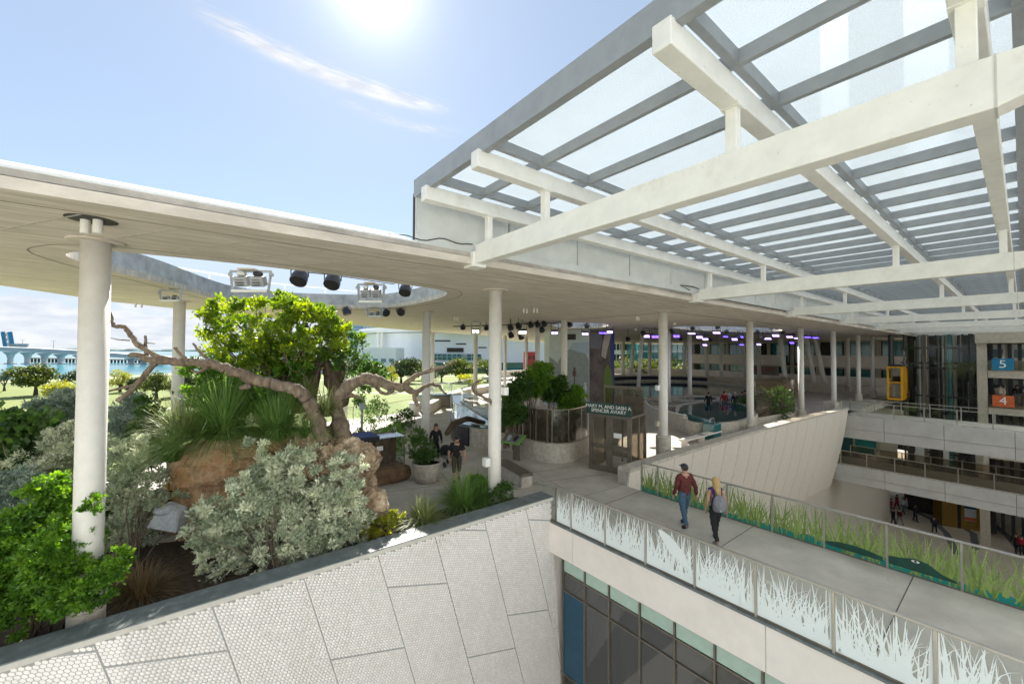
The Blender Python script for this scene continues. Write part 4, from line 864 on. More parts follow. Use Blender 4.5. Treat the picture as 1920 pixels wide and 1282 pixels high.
# glazed wall under the footbridge
gw = thing('curtain_wall', 'dark glazed wall with pale green top panels below the footbridge', 'glass wall', (8.9, 4, -4))
GXw = 8.95
muls = [8.7, 7.85, 7.0, 6.05, 5.12, 4.2, 3.27, 2.35, 1.42, .5, -.43, -1.35, -2.3, -3.2]
for y in muls: MB().box(GXw-.05, GXw+.06, y-.02, y+.02, -12.5, -.93).build('mullion', 'bronze', gw)
for z in (-1.62, -2.15, -4.6, -5.1, -8.5): MB().box(GXw-.04, GXw+.05, -3.2, 8.7, z-.018, z+.018).build('transom', 'bronze', gw)
for a, b in zip(muls, muls[1:]):
    MB().box(GXw-.01, GXw+.01, b+.032, a-.032, -1.59, -.94).build('spandrel_panel', 'spandrel', gw)
    for z0, z1 in ((-2.12, -1.65), (-4.57, -2.18), (-8.47, -5.13)): MB().box(GXw-.008, GXw+.008, b+.032, a-.032, z0, z1).build('glass_pane', 'bluepanel' if a > 8.5 and -5 < z0 < -4 else 'facadeglass', gw)
MB().box(8.58, 9.3, 8.95, 9.3, -12.5, -.92).build('corner_infill', 'fascia', gw)
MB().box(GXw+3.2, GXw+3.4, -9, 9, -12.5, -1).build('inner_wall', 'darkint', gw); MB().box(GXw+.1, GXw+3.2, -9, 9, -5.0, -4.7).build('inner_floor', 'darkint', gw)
MB().box(GXw+.3, GXw+.6, 6.9, 8.6, -4.6, -1.8).build('blue_wall_panel', 'bluepanel', gw)
MB().box(-8, 9.2, 8.9, 9.2, -12.6, -6.4).build('courtyard_wall', 'fascia', None, label='plain pale wall below the tiled planter wall', cat='wall')
# ================================================================== FAR TILED WALL
M['scale'] = bpy.data.materials.new('scale_tile'); 
def scalemat():
    m = M['scale']; m.use_nodes = True; t = m.node_tree; b = t.nodes['Principled BSDF']; co = t.nodes.new('ShaderNodeTexCoord'); mp = t.nodes.new('ShaderNodeMapping'); mp.inputs['Rotation'].default_value = (PI/2, 0, 0); t.links.new(co.outputs['Object'], mp.inputs[0])
    br = t.nodes.new('ShaderNodeTexBrick'); br.inputs['Scale'].default_value = 1; br.inputs['Brick Width'].default_value = .16; br.inputs['Row Height'].default_value = .07; br.inputs['Mortar Size'].default_value = .006; br.inputs['Color1'].default_value = (.74, .68, .60, 1); br.inputs['Color2'].default_value = (.68, .62, .55, 1); br.inputs['Mortar'].default_value = (.50, .46, .41, 1)
    t.links.new(mp.outputs[0], br.inputs[0]); t.links.new(br.outputs[0], b.inputs['Base Color']); b.inputs['Roughness'].default_value = .5
    bp = t.nodes.new('ShaderNodeBump'); bp.inputs['Distance'].default_value = .01; bp.inputs['Strength'].default_value = .5; bp.invert = True; t.links.new(br.outputs[1], bp.inputs['Height']); t.links.new(bp.outputs[0], b.inputs['Normal'])
scalemat()
fw = thing('tiled_ramp_wall', 'long pale scale tiled wall curving away beyond the footbridge', 'wall', (14, 8.9, -2))
xs = [12.9+k*1.65 for k in range(18)]; xs[-1] = 41.0
def ywall(x, z):
    s_ = (x-12.9)/28.1; bow = ytop(x)
    q = (0.65-z)/5.9; return bow+.9*q**1.6*(1-.2*s_)-.0
for i in range(17):
    vs = []; nz = 12
    for k in range(nz+1):
        z = .52-k/nz*5.9
        sh = -.32*(.52-z)*.9
        for xx in (xs[i]+.02, xs[i+1]-.02):
            X = max(12.86, xx+sh); vs.append((X, ywall(X, z), z))
    for k in range(nz+1):
        z = .52-k/nz*5.9; sh = -.32*(.52-z)*.9
        for xx in (xs[i]+.02, xs[i+1]-.02):
            X = max(12.86, xx+sh); vs.append((X, ywall(X, z)+.08, z))
    m_ = 2*(nz+1); fs = [(2*k, 2*k+2, 2*k+3, 2*k+1) for k in range(nz)]+[(m_+2*k, m_+2*k+1, m_+2*k+3, m_+2*k+2) for k in range(nz)]+[(2*k, m_+2*k, m_+2*k+2, 2*k+2) for k in range(nz)]+[(2*k+1, 2*k+3, m_+2*k+3, m_+2*k+1) for k in range(nz)]+[(0, 1, m_+1, m_), (2*nz, m_+2*nz, m_+2*nz+1, 2*nz+1)]
    MB().add(vs, fs).build('tile_panel', 'scale', fw)
bk = []
for x in np.linspace(12.86, 41, 24): bk.append((x, ywall(x, .5)+.10))
MB().prism(bk+[(x, y+.42) for x, y in bk[::-1]], -.5, .52).build('wall_core', 'conc', fw)
cp = [(x, ywall(x, .6)-.06) for x in np.linspace(12.84, 41.05, 30)]
MB().prism(cp+[(x, y+.56) for x, y in cp[::-1]], .52, .64).build('coping', 'plinth', fw)

lw = [(16, 11.3), (30, 11.0), (38, 10.6), xy(W(1664, 968, -12.6)), (75, 16)]
P_(MB().wallrun(lw, -12.6, -5.3, .4).build('lower_court_wall', 'scale'), 'lower beige wall of the courtyard under the scale tiled wall', 'wall')
# ================================================================== FAR BRIDGES, COURT
MB().box(5, 120, -30, 60, -12.9, -12.6).build('courtyard_floor', 'atrium', kind='structure')
for k, (z0, z1, lb, ex) in enumerate(((-1.75, 0, 'upper far bridge of pale grey concrete with a glass rail', 0), (-5.26, -3.95, 'lower far bridge of pale grey concrete with a glass rail', 0))):
    t = thing('far_bridge', lb, 'bridge', (41.1, 3, z1)); zl = z0+.42*(z1-z0)
    MB().box(41.2, 44.6, -12, 10, z0+.02, z1).build('deck', 'floor', t)
    y = -12
    while y < 9.5: 
        MB().box(41.06, 41.2, y+.012, min(y+3.1, 9.6)-.012, zl+.01, z1-.002).build('fascia_panel', 'fascia2', t); MB().box(41.1, 41.2, y+.012, min(y+3.1, 9.6)-.012, z0, zl-.01).build('fascia_panel', 'fascia2', t); y += 3.1
    MB().box(41.15, 41.22, -12, 9.6, z0, z1-.01).build('fascia_backing', 'darkgap', t)
    for xg in (41.45, 44.4):
        MB().box(xg-.02, xg+.02, -12, 9.3, z1+1.02, z1+1.07).build('handrail', 'steelrail', t); MB().box(xg-.015, xg+.015, -12, 9.3, z1+.0, z1+.05).build('base_channel', 'steelrail', t)
        y = 9.3
        while y > -9: MB().box(xg-.025, xg+.025, y-.03, y+.03, z1, z1+1.02).build('post', 'steelrail', t); y -= 1.6
        MB().box(xg-.006, xg+.006, -12, 9.3, z1+.05, z1+1.02).build('glass_pane', 'mesh' if k else 'glass', t)
P_(MB().prism([(41.2, 9.6), (41.9, 9.3), (42.4, 10.0), (41.4, 10.4)], 0, .95).build('rail_end_block', 'plinth'), 'small sloped concrete block where the tiled wall meets the far bridge', 'block')
# ================================================================== FAR RING, POOL, WING
P_(MB().wallrun([(46, 62), (58, 63.5), (68, 62), (76, 57), (83, 50), (90, 42)], -.3, 1.15, .4).build('ring_parapet', 'bandwall'), 'curved low white parapet of the terrace far beyond the pool', 'parapet')
mp_ = thing('round_pool', 'large round dark water pool under the stage lights', 'pool', (47, 27, 0))
el = [(47+12.5*math.cos(2*PI*k/64)*1.02+3*math.sin(2*PI*k/64), 27+11.2*math.sin(2*PI*k/64)) for k in range(64)]
el2 = inset(el, -.45)
MB().wallrun(el, .003, .62, .5, True).build('pool_rim', 'plinth', mp_); MB().prism(el, .02, .36).build('water_surface', 'poolwater', mp_)
bkp = [el[k % 64] for k in range(2, 30)]; MB().wallrun(bkp, .3, 1.15, .12).build('back_wall', 'navy', mp_)
MB().wallrun([(60, 38), (64, 30), (64, 20), (60, 14)], .003, 1.2, .4).build('seating_wall', 'beige', None, label='long beige wall behind the round pool on the right', cat='wall')
P_(MB().wallrun([(50, 45), (58, 42), (63, 37)], .003, 1.0, .4).build('seating_wall', 'plinth'), 'pale curved wall behind the round pool, left part', 'wall')
rp_ = thing('touch_pool', 'low violet lit oval pool rim in front of the standing visitors', 'pool', (34, 19, 0))
e3 = [(35.5+5.6*math.cos(a)-2*math.sin(a), 19.7+2.2*math.sin(a)+.8*math.cos(a)) for a in [2*PI*k/40 for k in range(40)]]
MB().wallrun(e3, .003, .55, .5, True).build('rim', 'plinth', rp_); MB().prism(e3, .02, .45).build('water_surface', 'poolwater', rp_)
tk = thing('open_tank', 'open topped tank with green tinted acrylic front and pale curved concrete rim', 'aquarium tank', tuple(W(1320, 800, 0)))
q = [xy(W(x, y, 0)) for x, y in ((1283, 775), (1270, 790), (1288, 812), (1330, 818), (1390, 812), (1418, 795), (1400, 778), (1350, 768))]
qs = smooth_poly(q, 5)
MB().wallrun(qs, .003, .8, .25, True).build('rim', 'plinth', tk); MB().prism(qs, .02, .72).build('water_surface', 'poolwater', tk)
a, b = W(1275, 800, 0), W(1345, 826, 0)
MB().add([(a.x, a.y, .02), (b.x, b.y, .02), (b.x+.5, b.y+.5, 1.0), (a.x+.3, a.y+.3, 1.0)], [(0, 1, 2, 3), (3, 2, 1, 0)]).build('tank_window', 'tealglass', tk)
cb = thing('curved_bench_wall', 'curved pale concrete wall sweeping left of the open tank', 'wall', tuple(W(1230, 790, 0)))
MB().wallrun(smooth_poly([xy(W(x, y, 0)) for x, y in ((1212, 768), (1213, 780), (1228, 792), (1260, 802), (1283, 806))], 5)[:21], .003, .95, .22).build('wall_body', 'plinth', cb)
MB().tube([(x, y, 1.02) for x, y in smooth_poly([xy(W(x, y, 0)) for x, y in ((1212, 768), (1213, 780), (1228, 792), (1260, 802), (1283, 806))], 5)[:21]], .04, 6).build('rail', 'white', cb)
# clear tank with plants right of the tank column, just behind the tiled wall
ct = thing('planted_tank', 'tall clear tank full of dark bushes behind the tiled wall', 'tank', tuple(W(1450, 792, 0)))
qb = [W(1418, 797, 0), W(1490, 783, 0), W(1478, 770, 0), W(1412, 780, 0)]
MB().wallrun([xy(p) for p in qb], .003, .5, .15, True).build('base', 'plinth', ct); MB().wallrun([xy(p) for p in qb], .5, 2.9, .03, True).build('glass_pane', 'mesh', ct)
for i, (x, s_, lb) in enumerate(((1428, 1.1, 'left dark bush inside the tall clear tank'), (1463, 1.3, 'right dark bush inside the tall clear tank'))):
    p = W(x, 788, 0); shrub('bush', lb, 'bush', (p.x, p.y, .1), [((p.x, p.y, .9+.3*s_), (1.0*s_, .9, 1.0*s_))], 'lf_dark', 260, 6, .16, .5, 80+i)
p = W(1500, 784, 0)
for i in range(4):
    q = W(1395+i*14, 775, 0); shrub('bush', 'low dark bush number %s along the back of the clear tank' % ['one', 'two', 'three', 'four'][i], 'bush', (q.x, q.y, 0), [((q.x, q.y, .5), (1.1, 1, .7))], 'lf_dark', 120, 6, .2, .5, 90+i)
# banded museum wing
A, B = D(1297, 659, 86), D(1712, 661, 57); A.z = B.z = 0; d = (B-A).normalized(); nrm = Vector((d.y, -d.x, 0)); nrm = -nrm if nrm.dot(cf) > 0 else nrm; Ln = (B-A).length
wg = thing('museum_wing', 'long building wing with pale parapet bands and teal windows', 'building', (A.x, A.y, -9))
def run(s0, s1, z0, z1, off, th, nm, m, parent=wg):
    a = A+d*s0+nrm*off; b = A+d*s1+nrm*off; a.z = b.z = (z0+z1)/2; mb = MB().beam(a, b, th, z1-z0); return mb.build(nm, m, parent)
run(0, Ln, -9, 7.5, -3, 4, 'core', 'darkint')
run(0, Ln*.53, 2.7, 4.5, .3, .3, 'parapet_band', 'bandwall'); run(Ln*.60, Ln, 2.6, 4.5, .3, .3, 'parapet_band', 'bandwall')
run(0, Ln, -.4, 1.3, .3, .3, 'parapet_band', 'bandwall'); run(0, Ln, 6.6, 7.2, .8, .3, 'roof_fascia', 'beige')
run(0, Ln, 2.5, 2.7, -.1, 1.6, 'floor_slab', 'beige'); run(0, Ln, -4.8, -3.0, .8, .3, 'parapet_band', 'bandwall')
npi = 9
for k in range(npi+1):
    s_ = Ln*k/npi; run(max(0, s_-.3), min(Ln, s_+.3), -9, 6.6, -.1, .3, 'pier', 'beige')
    if k < npi:
        for z0, z1 in ((3.2, 6.6), (1.0, 2.5)):
            for j in range(2): 
                a0 = s_+.5+j*(Ln/npi-1)/2; run(a0, a0+(Ln/npi-1)/2-.06, z0, z1, -.15, .1, 'window', 'tealglass' if (k*7+j*3) % 6 else 'darkint')
def text(s, size, loc, right, m, parent, name='lettering', th=.004, upv=(0, 0, 1), align='CENTER'):
    c = bpy.data.curves.new(name, 'FONT'); c.body = s; c.size = size; c.extrude = th; c.align_x = align; c.align_y = 'CENTER'; c.space_line = .9
    to = bpy.data.objects.new('tmp', c); col.objects.link(to); dg = bpy.context.evaluated_depsgraph_get(); me = bpy.data.meshes.new_from_object(to.evaluated_get(dg)); bpy.data.objects.remove(to)
    r = Vector(right).normalized(); u = Vector(upv).normalized(); n_ = r.cross(u); me.transform(Matrix(((r.x, u.x, n_.x, loc[0]), (r.y, u.y, n_.y, loc[1]), (r.z, u.z, n_.z, loc[2]), (0, 0, 0, 1))))
    if parent: me.transform(Matrix.Translation(-wloc(parent)))
    me.name = name; me.materials.clear(); me.materials.append(M[m] if isinstance(m, str) else m); o = bpy.data.objects.new(name, me); o.parent = parent; col.objects.link(o); return o
ps = A+d*Ln*.40+nrm*1.02; sg = run(Ln*.33, Ln*.50, .9, 2.5, .47, .05, 'wall_sign', 'bronze'); q = A+d*Ln*.425+nrm*.51
text('INSIGHT', 1.1, (q.x, q.y, 1.85), d, 'red', sg)
# ================================================================== LIFT TOWER AND RIGHT BUILDING
def YX(px, X): d = ray(px, 660); return d.y*X/d.x
LX = 58.5; yl, yr = YX(1690, LX), YX(1846, LX)
lt = thing('lift_tower', 'tall dark steel and glass lift shaft tower beyond the far bridges', 'lift tower', (LX, (yl+yr)/2, -12.5))
rs = np.random.RandomState(9)
for i in range(46):
    x = LX+rs.choice([0, .9, 2.0, 3.1, 4.2]); y = yr+(yl-yr)*rs.uniform(0, 1); w_ = rs.choice([.04, .06, .09, .14]); m = rs.choice(['blackmetal', 'blackmetal', 'black', 'bronze', 'greysteel', 'tealglass', 'darkint'])
    MB().box(x-w_, x+w_, y-w_, y+w_, -9.3, 6.85).build('shaft_post', str(m), lt)
for z in (-7.5, -5.0, -3.2, -1.0, .6, 3.4, 3.9, 5.4): MB().box(LX-.1, LX, yr, yl, z, z+.16).box(LX+4.3, LX+4.4, yr, yl, z, z+.12).box(LX, LX+4.4, yr-.06, yr+.04, z, z+.14).box(LX, LX+4.4, yl-.04, yl+.06, z, z+.14).build('ring_beam', 'blackmetal', lt)
for k in range(6): a = yr+(yl-yr)*k/6; MB().box(LX-.14, LX-.12, a+.06, a+(yl-yr)/6-.06, -9.2, 6.8).build('glass_pane', 'glass', lt)
for k in range(16):
    y = yr+(yl-yr)*rs.uniform(.05, .95); z = rs.choice([-9.2, -1.5, 3.2]); MB().box(LX+4.6, LX+4.7, y-.11, y+.11, z+rs.uniform(0, 1), z+rs.uniform(2, 4.3)).build('pale_gap_strip', ['arena', 'palepanel', 'towerglass', 'beige'][k % 4], lt)  # solid pale strips, coloured to stand for light seen between the posts
MB().box(LX+4.8, LX+5.0, yr-.3, yl+.3, -12.5, 6.9).build('rear_wall', 'darkint', lt)
for y in (yr+2, yr+4): MB().tube([(LX+1.4, y, -9), (LX+1.4, y, 6.9)], .16, 8).build('piston', 'steelrail', lt)
x0 = LX-2.2; x1 = LX-.2; y1 = YX(1664, x0); y0 = YX(1690, x0); z0, z1 = 5-(750-661.5)/762*(Vector((x0, y0, 5))-EYE).dot(cf), 5-(688-661.5)/762*(Vector((x0, y0, 5))-EYE).dot(cf)
yc = thing('lift_cabin', 'bright yellow framed glass lift cabin at the left side of the shaft', 'lift', (x0, y0, z0))
mb = MB()
for x in (x0, x1):
    for y in (y0, y1): mb.box(x-.08, x+.08, y-.08, y+.08, z0, z1)
for z in (z0, z1-.12, (z0+z1)/2): mb.box(x0-.06, x1, y0-.06, y0+.06, z, z+.14).box(x0-.06, x0+.06, y0, y1, z, z+.14).box(x0, x1, y1-.06, y1+.06, z, z+.14)
mb.build('frame', 'yellow', yc); MB().box(x0+.1, x1+1.2, y0-.05, y0+.05, z0+.1, z1-.1).build('side_panel', 'yellow', yc); MB().box(x0, x1, y0, y1, z0-.06, z0).build('cabin_floor', 'yellow', yc)
MB().box(x0-.02, x0+.02, y0+.1, y1-.1, z0+.14, z1-.12).build('glass_pane', 'glass', yc); MB().box(x1-.3, x1-.2, y0+.1, y1-.1, z0+.1, z0+1.5).box(x1-.3, x1-.2, y0+.1, y1-.1, z0+2.3, z1-.1).build('back_panel', 'palepanel', yc); MB().box(x1-.28, x1-.22, y0+.1, y1-.1, z0+1.5, z0+2.3).build('dark_panel', 'darkint', yc)
MB().box(x0, x1, y0, y1, z1, z1+.2).build('roof_gear', 'blackmetal', yc)
MB().tube([(x0+.5, y1-.2, z1), (x0+.5, y1-.2, 6.9)], .22, 8).build('hoist_rod', 'blackmetal', yc)
rb = thing('right_hand_building', 'concrete frame building with numbered floors at the right edge', 'building', (58, -1, -12.5))
def zpx(py, X, px=1880): d = ray(px, py); return 5+d.z*X/d.x
for (px0, px1, X) in ((1831, 1850, 56.), (1890, 1897, 62.)): ya, yb = YX(px0, X), YX(px1, X); MB().box(X, X+.8, yb, ya, -12.6, 6.8).build('pillar', 'beige', rb)
yq = YX(1832, 56)
for pa, pb_ in ((695, 709), (765, 778), (845, 862)): MB().box(56.05, 66, -9, YX(1851, 56), zpx(pb_, 56), zpx(pa, 56)).build('floor_slab', 'beige', rb)
MB().box(55.6, 66, -9, yq+.1, 5.9, 6.84).build('roof_beam', 'beige', rb)
for px in (1858, 1874, 1893, 1912): y = YX(px, 60.); MB().box(60, 60.2, y-.12, y+.12, -12, 6.8).build('dark_post', 'blackmetal', rb)
MB().box(66, 66.3, -12, 3, -12.6, 6.8).build('rear_wall', 'plinth', rb)
for zz0, zz1 in ((zpx(676, 66), zpx(646, 66)), (zpx(733, 66), zpx(712, 66))):
    for pa, pb_ in ((1859, 1884), (1898, 1935)): MB().box(65.9, 65.98, YX(pb_, 66), YX(pa, 66), zz0, zz1).build('window', 'arena', rb); MB().box(65.85, 65.89, YX(pb_-3, 66), YX(pa+3, 66), zz0+.3, zz1-.5).build('window_pane', 'towerglass', rb)
for pa, pb_ in ((676, 695), (741, 765)): MB().box(55.95, 56.0, -6, YX(1851, 56), zpx(pb_, 56), zpx(pa, 56)).build('glass_parapet', 'mesh', rb)
for s_, (x, y), m, lb in (('5', (1880, 683), 'blue5', 'blue level sign with a white number five'), ('4', (1881, 752), 'orange4', 'orange level sign with a white number four')):
    c = D(x, y, 34.5); n_ = Vector((-1, 0, 0)); hw = .60; hh = .50 if s_ == '5' else .48
    t = thing('level_sign', lb, 'sign', tuple(c)); MB().box(c.x, c.x+.06, c.y-hw, c.y+hw, c.z-hh, c.z+hh).build('board', m, t)
    text(s_, .95, (c.x-.012, c.y, c.z), (0, -1, 0), 'white', t, 'numeral', .006)
    MB().box(c.x+.02, c.x+.05, c.y-.02, c.y+.02, c.z+hh, c.z+hh+.35).build('hanger', 'steelrail', t)
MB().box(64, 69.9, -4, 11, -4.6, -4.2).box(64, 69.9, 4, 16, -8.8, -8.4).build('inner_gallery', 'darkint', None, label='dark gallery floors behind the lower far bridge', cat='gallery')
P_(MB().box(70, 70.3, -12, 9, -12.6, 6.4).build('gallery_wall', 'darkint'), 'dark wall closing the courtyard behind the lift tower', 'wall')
for i, (y0, y1, m) in enumerate(((9.2, 10.6, 'bluepanel'), (7.6, 9.0, 'tealglass'), (6.2, 7.3, 'beige'), (4.6, 5.1, 'lampwhite'), (3.2, 3.5, 'palepanel'), (1.4, 1.8, 'beige'))):
    P_(MB().box(47.4, 47.6, y0+.6, y1+.6, -4, -1.9).build('lobby_panel', m if m != 'lampwhite' else 'palepanel'), ['blue', 'dark teal', 'beige', 'pale narrow', 'thin grey', 'narrow beige'][i]+' wall panel under the upper far bridge', 'panel')
ky = thing('kiosk', 'yellow ochre kiosk with a poster under the lower far bridge', 'kiosk', (53, 2, -12.6))
k0 = W(1766, 985, -12.6); k1 = W(1868, 1000, -12.6)
vv = (k1-k0).normalized(); nn = Vector((-vv.y, vv.x, 0)); nn = nn if nn.dot(cf) > 0 else -nn
MB().prism([xy(k0), xy(k1), xy(k1+nn*2), xy(k0+nn*2)], -12.6, -9.4).build('body', 'ochre' if 'ochre' in M else 'yellow', ky)
for f0, f1, m in ((-.02, .0, 'blackmetal'), (.3, .36, 'blackmetal'), (.72, .8, 'blackmetal'), (.88, 1.0, 'blackmetal')):
    a = k0+vv*(k1-k0).length*f0-nn*.04; b = k0+vv*(k1-k0).length*f1-nn*.04; a.z = b.z = -11; MB().beam(a, b, .06, 3.2).build('panel_strip', m, ky)
a = k0+vv*(k1-k0).length*.42-nn*.08; b = k0+vv*(k1-k0).length*.64-nn*.08; a.z = b.z = -10.9; po = MB().beam(a, b, .04, 1.6).build('poster', 'palecloth', ky)
a2_, b2_ = a-nn*.03, b-nn*.03; a2_.z = b2_.z = -11.5; MB().beam(a2_, b2_, .02, .3).build('poster_stripe', 'orange4', po)
a3_, b3_ = a-nn*.03, b-nn*.03; a3_.z = b3_.z = -10.35; MB().beam(a3_, b3_, .02, .3).build('poster_stripe', 'bluepanel', po)
for pts_ in (((1700, 950), (1750, 975), (1775, 1000), (1795, 1040)), ((1800, 985), (1825, 1000), (1830, 1030)), ((1860, 980), (1890, 1005), (1915, 1035))):
    MB().wallrun([xy(W(x, y, -12.6)) for x, y in pts_], -12.599, -12.59, .5).build('floor_stripe', 'greycloth', bpy.data.objects['courtyard_floor'])
# ================================================================== PEOPLE
BONES = dict(pel=('sp', 'trousers'), )
def person(loc, face, h, lb, top, bot, shoe='blackcloth', hair='hairdark', cap=None, lean=0., step=.25, arms=((.12, 0), (-.12, 0)), wide=1., short=False, sleeves=True, female=False, longhair=False, detail=1, group=None, bag=None, skinm='skin', crouch=0.):
    k = h/1.75; t = thing('person', lb, 'person', tuple(loc), group, face)      # local +Y is forward
    V = {}; sw = (.185 if not female else .16)*(.85+.15*wide); hp = .09
    V['pel'] = (0, 0, .95); V['sp'] = (0, .0, 1.13); V['ch'] = (0, .0+lean*.1, 1.33); V['nk'] = (0, -.005+lean*.2, 1.49); V['hd0'] = (0, .005+lean*.22, 1.57); V['hd1'] = (0, .012+lean*.24, 1.655)
    for s_, n_ in ((-1, 'l'), (1, 'r')):
        st = step*s_; a = arms[0 if s_ < 0 else 1]
        V['sh'+n_] = (s_*sw, lean*.15, 1.42); V['el'+n_] = (s_*(sw+.07*wide), a[0]*.6-.02, 1.13); V['wr'+n_] = (s_*(sw+.06*wide+a[1]), a[0]*1.1+.06, .89+abs(a[0])*.12); V['ha'+n_] = (s_*(sw+.055*wide+a[1]), a[0]*1.25+.08, .81+abs(a[0])*.14)
        V['hi'+n_] = (s_*hp*wide**.5, 0, .90); V['kn'+n_] = (s_*(hp+.01), st*.5+.03, .50); V['an'+n_] = (s_*(hp+.012), st*(1 if st > 0 else 1.15)-.02, .085+(.04 if st < 0 else 0)); V['to'+n_] = (s_*(hp+.03), st+.13, .035)
    E = [('pel', 'sp'), ('sp', 'ch'), ('ch', 'nk'), ('nk', 'hd0'), ('hd0', 'hd1')]
    for n_ in 'lr': E += [('ch', 'sh'+n_), ('sh'+n_, 'el'+n_), ('el'+n_, 'wr'+n_), ('wr'+n_, 'ha'+n_), ('pel', 'hi'+n_), ('hi'+n_, 'kn'+n_), ('kn'+n_, 'an'+n_), ('an'+n_, 'to'+n_)]
    R = dict(pel=(.155*wide, .115*wide), sp=(.145*wide, .105*wide), ch=(.165*wide, .115*wide), nk=(.058, .058), hd0=(.08, .088), hd1=(.082, .095))
    if female: R['sp'] = (.115, .088); R['ch'] = (.135, .1); R['pel'] = (.15, .115)
    for n_ in 'lr': R['sh'+n_] = (.065*wide**.5,)*2; R['el'+n_] = (.046*wide**.5,)*2; R['wr'+n_] = (.03, .03); R['ha'+n_] = (.038, .025); R['hi'+n_] = (.09*wide**.5,)*2; R['kn'+n_] = (.06*wide**.5,)*2; R['an'+n_] = (.042, .042); R['to'+n_] = (.04, .03)
    names = list(V); me = bpy.data.meshes.new('person_body'); me.from_pydata([tuple(c*k for c in V[n_]) for n_ in names], [(names.index(a), names.index(b)) for a, b in E], [])
    to = bpy.data.objects.new('tmp', me); col.objects.link(to); sk = to.modifiers.new('s', 'SKIN'); sd2 = to.modifiers.new('u', 'SUBSURF'); sd2.levels = sd2.render_levels = (2 if detail else 1)
    for i, n_ in enumerate(names): me.skin_vertices[0].data[i].radius = (R[n_][0]*k, R[n_][1]*k); me.skin_vertices[0].data[i].use_root = (n_ == 'pel')
    dg = bpy.context.evaluated_depsgraph_get(); bm_ = bpy.data.meshes.new_from_object(to.evaluated_get(dg)); bpy.data.objects.remove(to)
    P = [Vector(V[n_])*k for n_ in names]; seg = [(names.index(a), names.index(b), a, b) for a, b in E]
    cls = []
    def near(c):
        bd, bb, bt = 1e9, None, 0
        for i, j, a, b in seg:
            ab = P[j]-P[i]; tt = max(0, min(1, (c-P[i]).dot(ab)/ab.length_squared)); dd_ = (c-P[i]-ab*tt).length
            if dd_ < bd: bd, bb, bt = dd_, (a, b), tt
        return bb, bt
    vs = [v.co.copy() for v in bm_.vertices]; ns = [v.normal.copy() for v in bm_.vertices]; gar = {'shirt': [], 'trousers': [], 'shoe': [], 'shoe_': []}
    for p in bm_.polygons:
        (a, b), tt = near(p.center); g = None
        if a in ('pel', 'sp') or (a == 'ch' and (b != 'nk' or tt < .5)): g = 'shirt' if (p.center.z > .90*k and not (a == 'pel' and b.startswith('hi') and tt > .3)) else 'trousers'
        elif a.startswith('sh'): g = 'shirt' if (sleeves or (sleeves is None and tt < .7)) and not (sleeves == 0) else None
        elif a.startswith('el'): g = 'shirt' if sleeves is True and tt < .93 else None
        elif a.startswith('hi'): g = 'trousers'
        elif a.startswith('kn'): g = 'trousers' if (not short or tt < .2) and tt < .96 else None
        elif a.startswith('an'): g = 'shoe' if a == 'anl' else 'shoe_'
        if g: gar[g].append(tuple(p.vertices))
    bm_.materials.clear(); bm_.materials.append(M[skinm]); bm_.shade_smooth(); bm_.name = 'body'; bo = bpy.data.objects.new('body', bm_); bo.parent = t; col.objects.link(bo)
    for g, fs in gar.items():
        g = g.rstrip('_'); m = dict(shirt=top, trousers=bot, shoe=shoe)[g]
        if not fs or m is None: continue
        used = sorted({i for f in fs for i in f}); ix = {i: j for j, i in enumerate(used)}; off = dict(shirt=.016, trousers=.013, shoe=.012)[g]*k
        gm = bpy.data.meshes.new(g); gm.from_pydata([tuple(vs[i]+ns[i]*(off+(.006*math.sin(vs[i].z*45+vs[i].x*20) if g != 'shoe' else 0))) for i in used], [], [tuple(ix[i] for i in f) for f in fs]); gm.materials.append(M[m]); gm.shade_smooth()
        go = bpy.data.objects.new(g, gm); go.parent = t; col.objects.link(go)
    hd = Vector(V['hd1'])*k; o0 = wloc(t)
    def loc(mb, nm, m, **q_): 
        mb.v = [(x+o0.x, y+o0.y, z+o0.z) for x, y, z in mb.v]; return mb.build(nm, m, t, True, **q_)
    if cap: loc(MB().ball(hd+Vector((0, -.006, .035))*k, .102*k, 14, (.95, 1.08, .85)).ball(hd+Vector((0, .12, .035))*k, .075*k, 10, (.9, 1, .16)), 'cap', cap)
    if hair: loc(MB().ball(hd+Vector((0, -.028, .012))*k, .098*k, 14, (.97, 1.0, 1.02)), 'hair', hair)
    if longhair: loc(MB().tube([hd+Vector((0, -.03, .06))*k, hd+Vector((0, -.06, -.06))*k, hd+Vector((.005, -.10, -.22))*k, hd+Vector((.02, -.125, -.38))*k, hd+Vector((.02, -.12, -.46))*k], [.08*k, .098*k, .092*k, .06*k, .018*k], 14), 'hair_length', hair)
    loc(MB().ball(hd+Vector((0, .105, -.03))*k, .018*k, 6, (.8, 1, 1.5)), 'nose', skinm)
    for s_ in (-1, 1):
        loc(MB().ball(hd+Vector((s_*.088, .0, -.02))*k, .026*k, 8, (.4, .8, 1.2)), 'ear', skinm)
        if detail: loc(MB().ball(hd+Vector((s_*.033, .092, -.005))*k, .011*k, 6), 'eye', 'black')
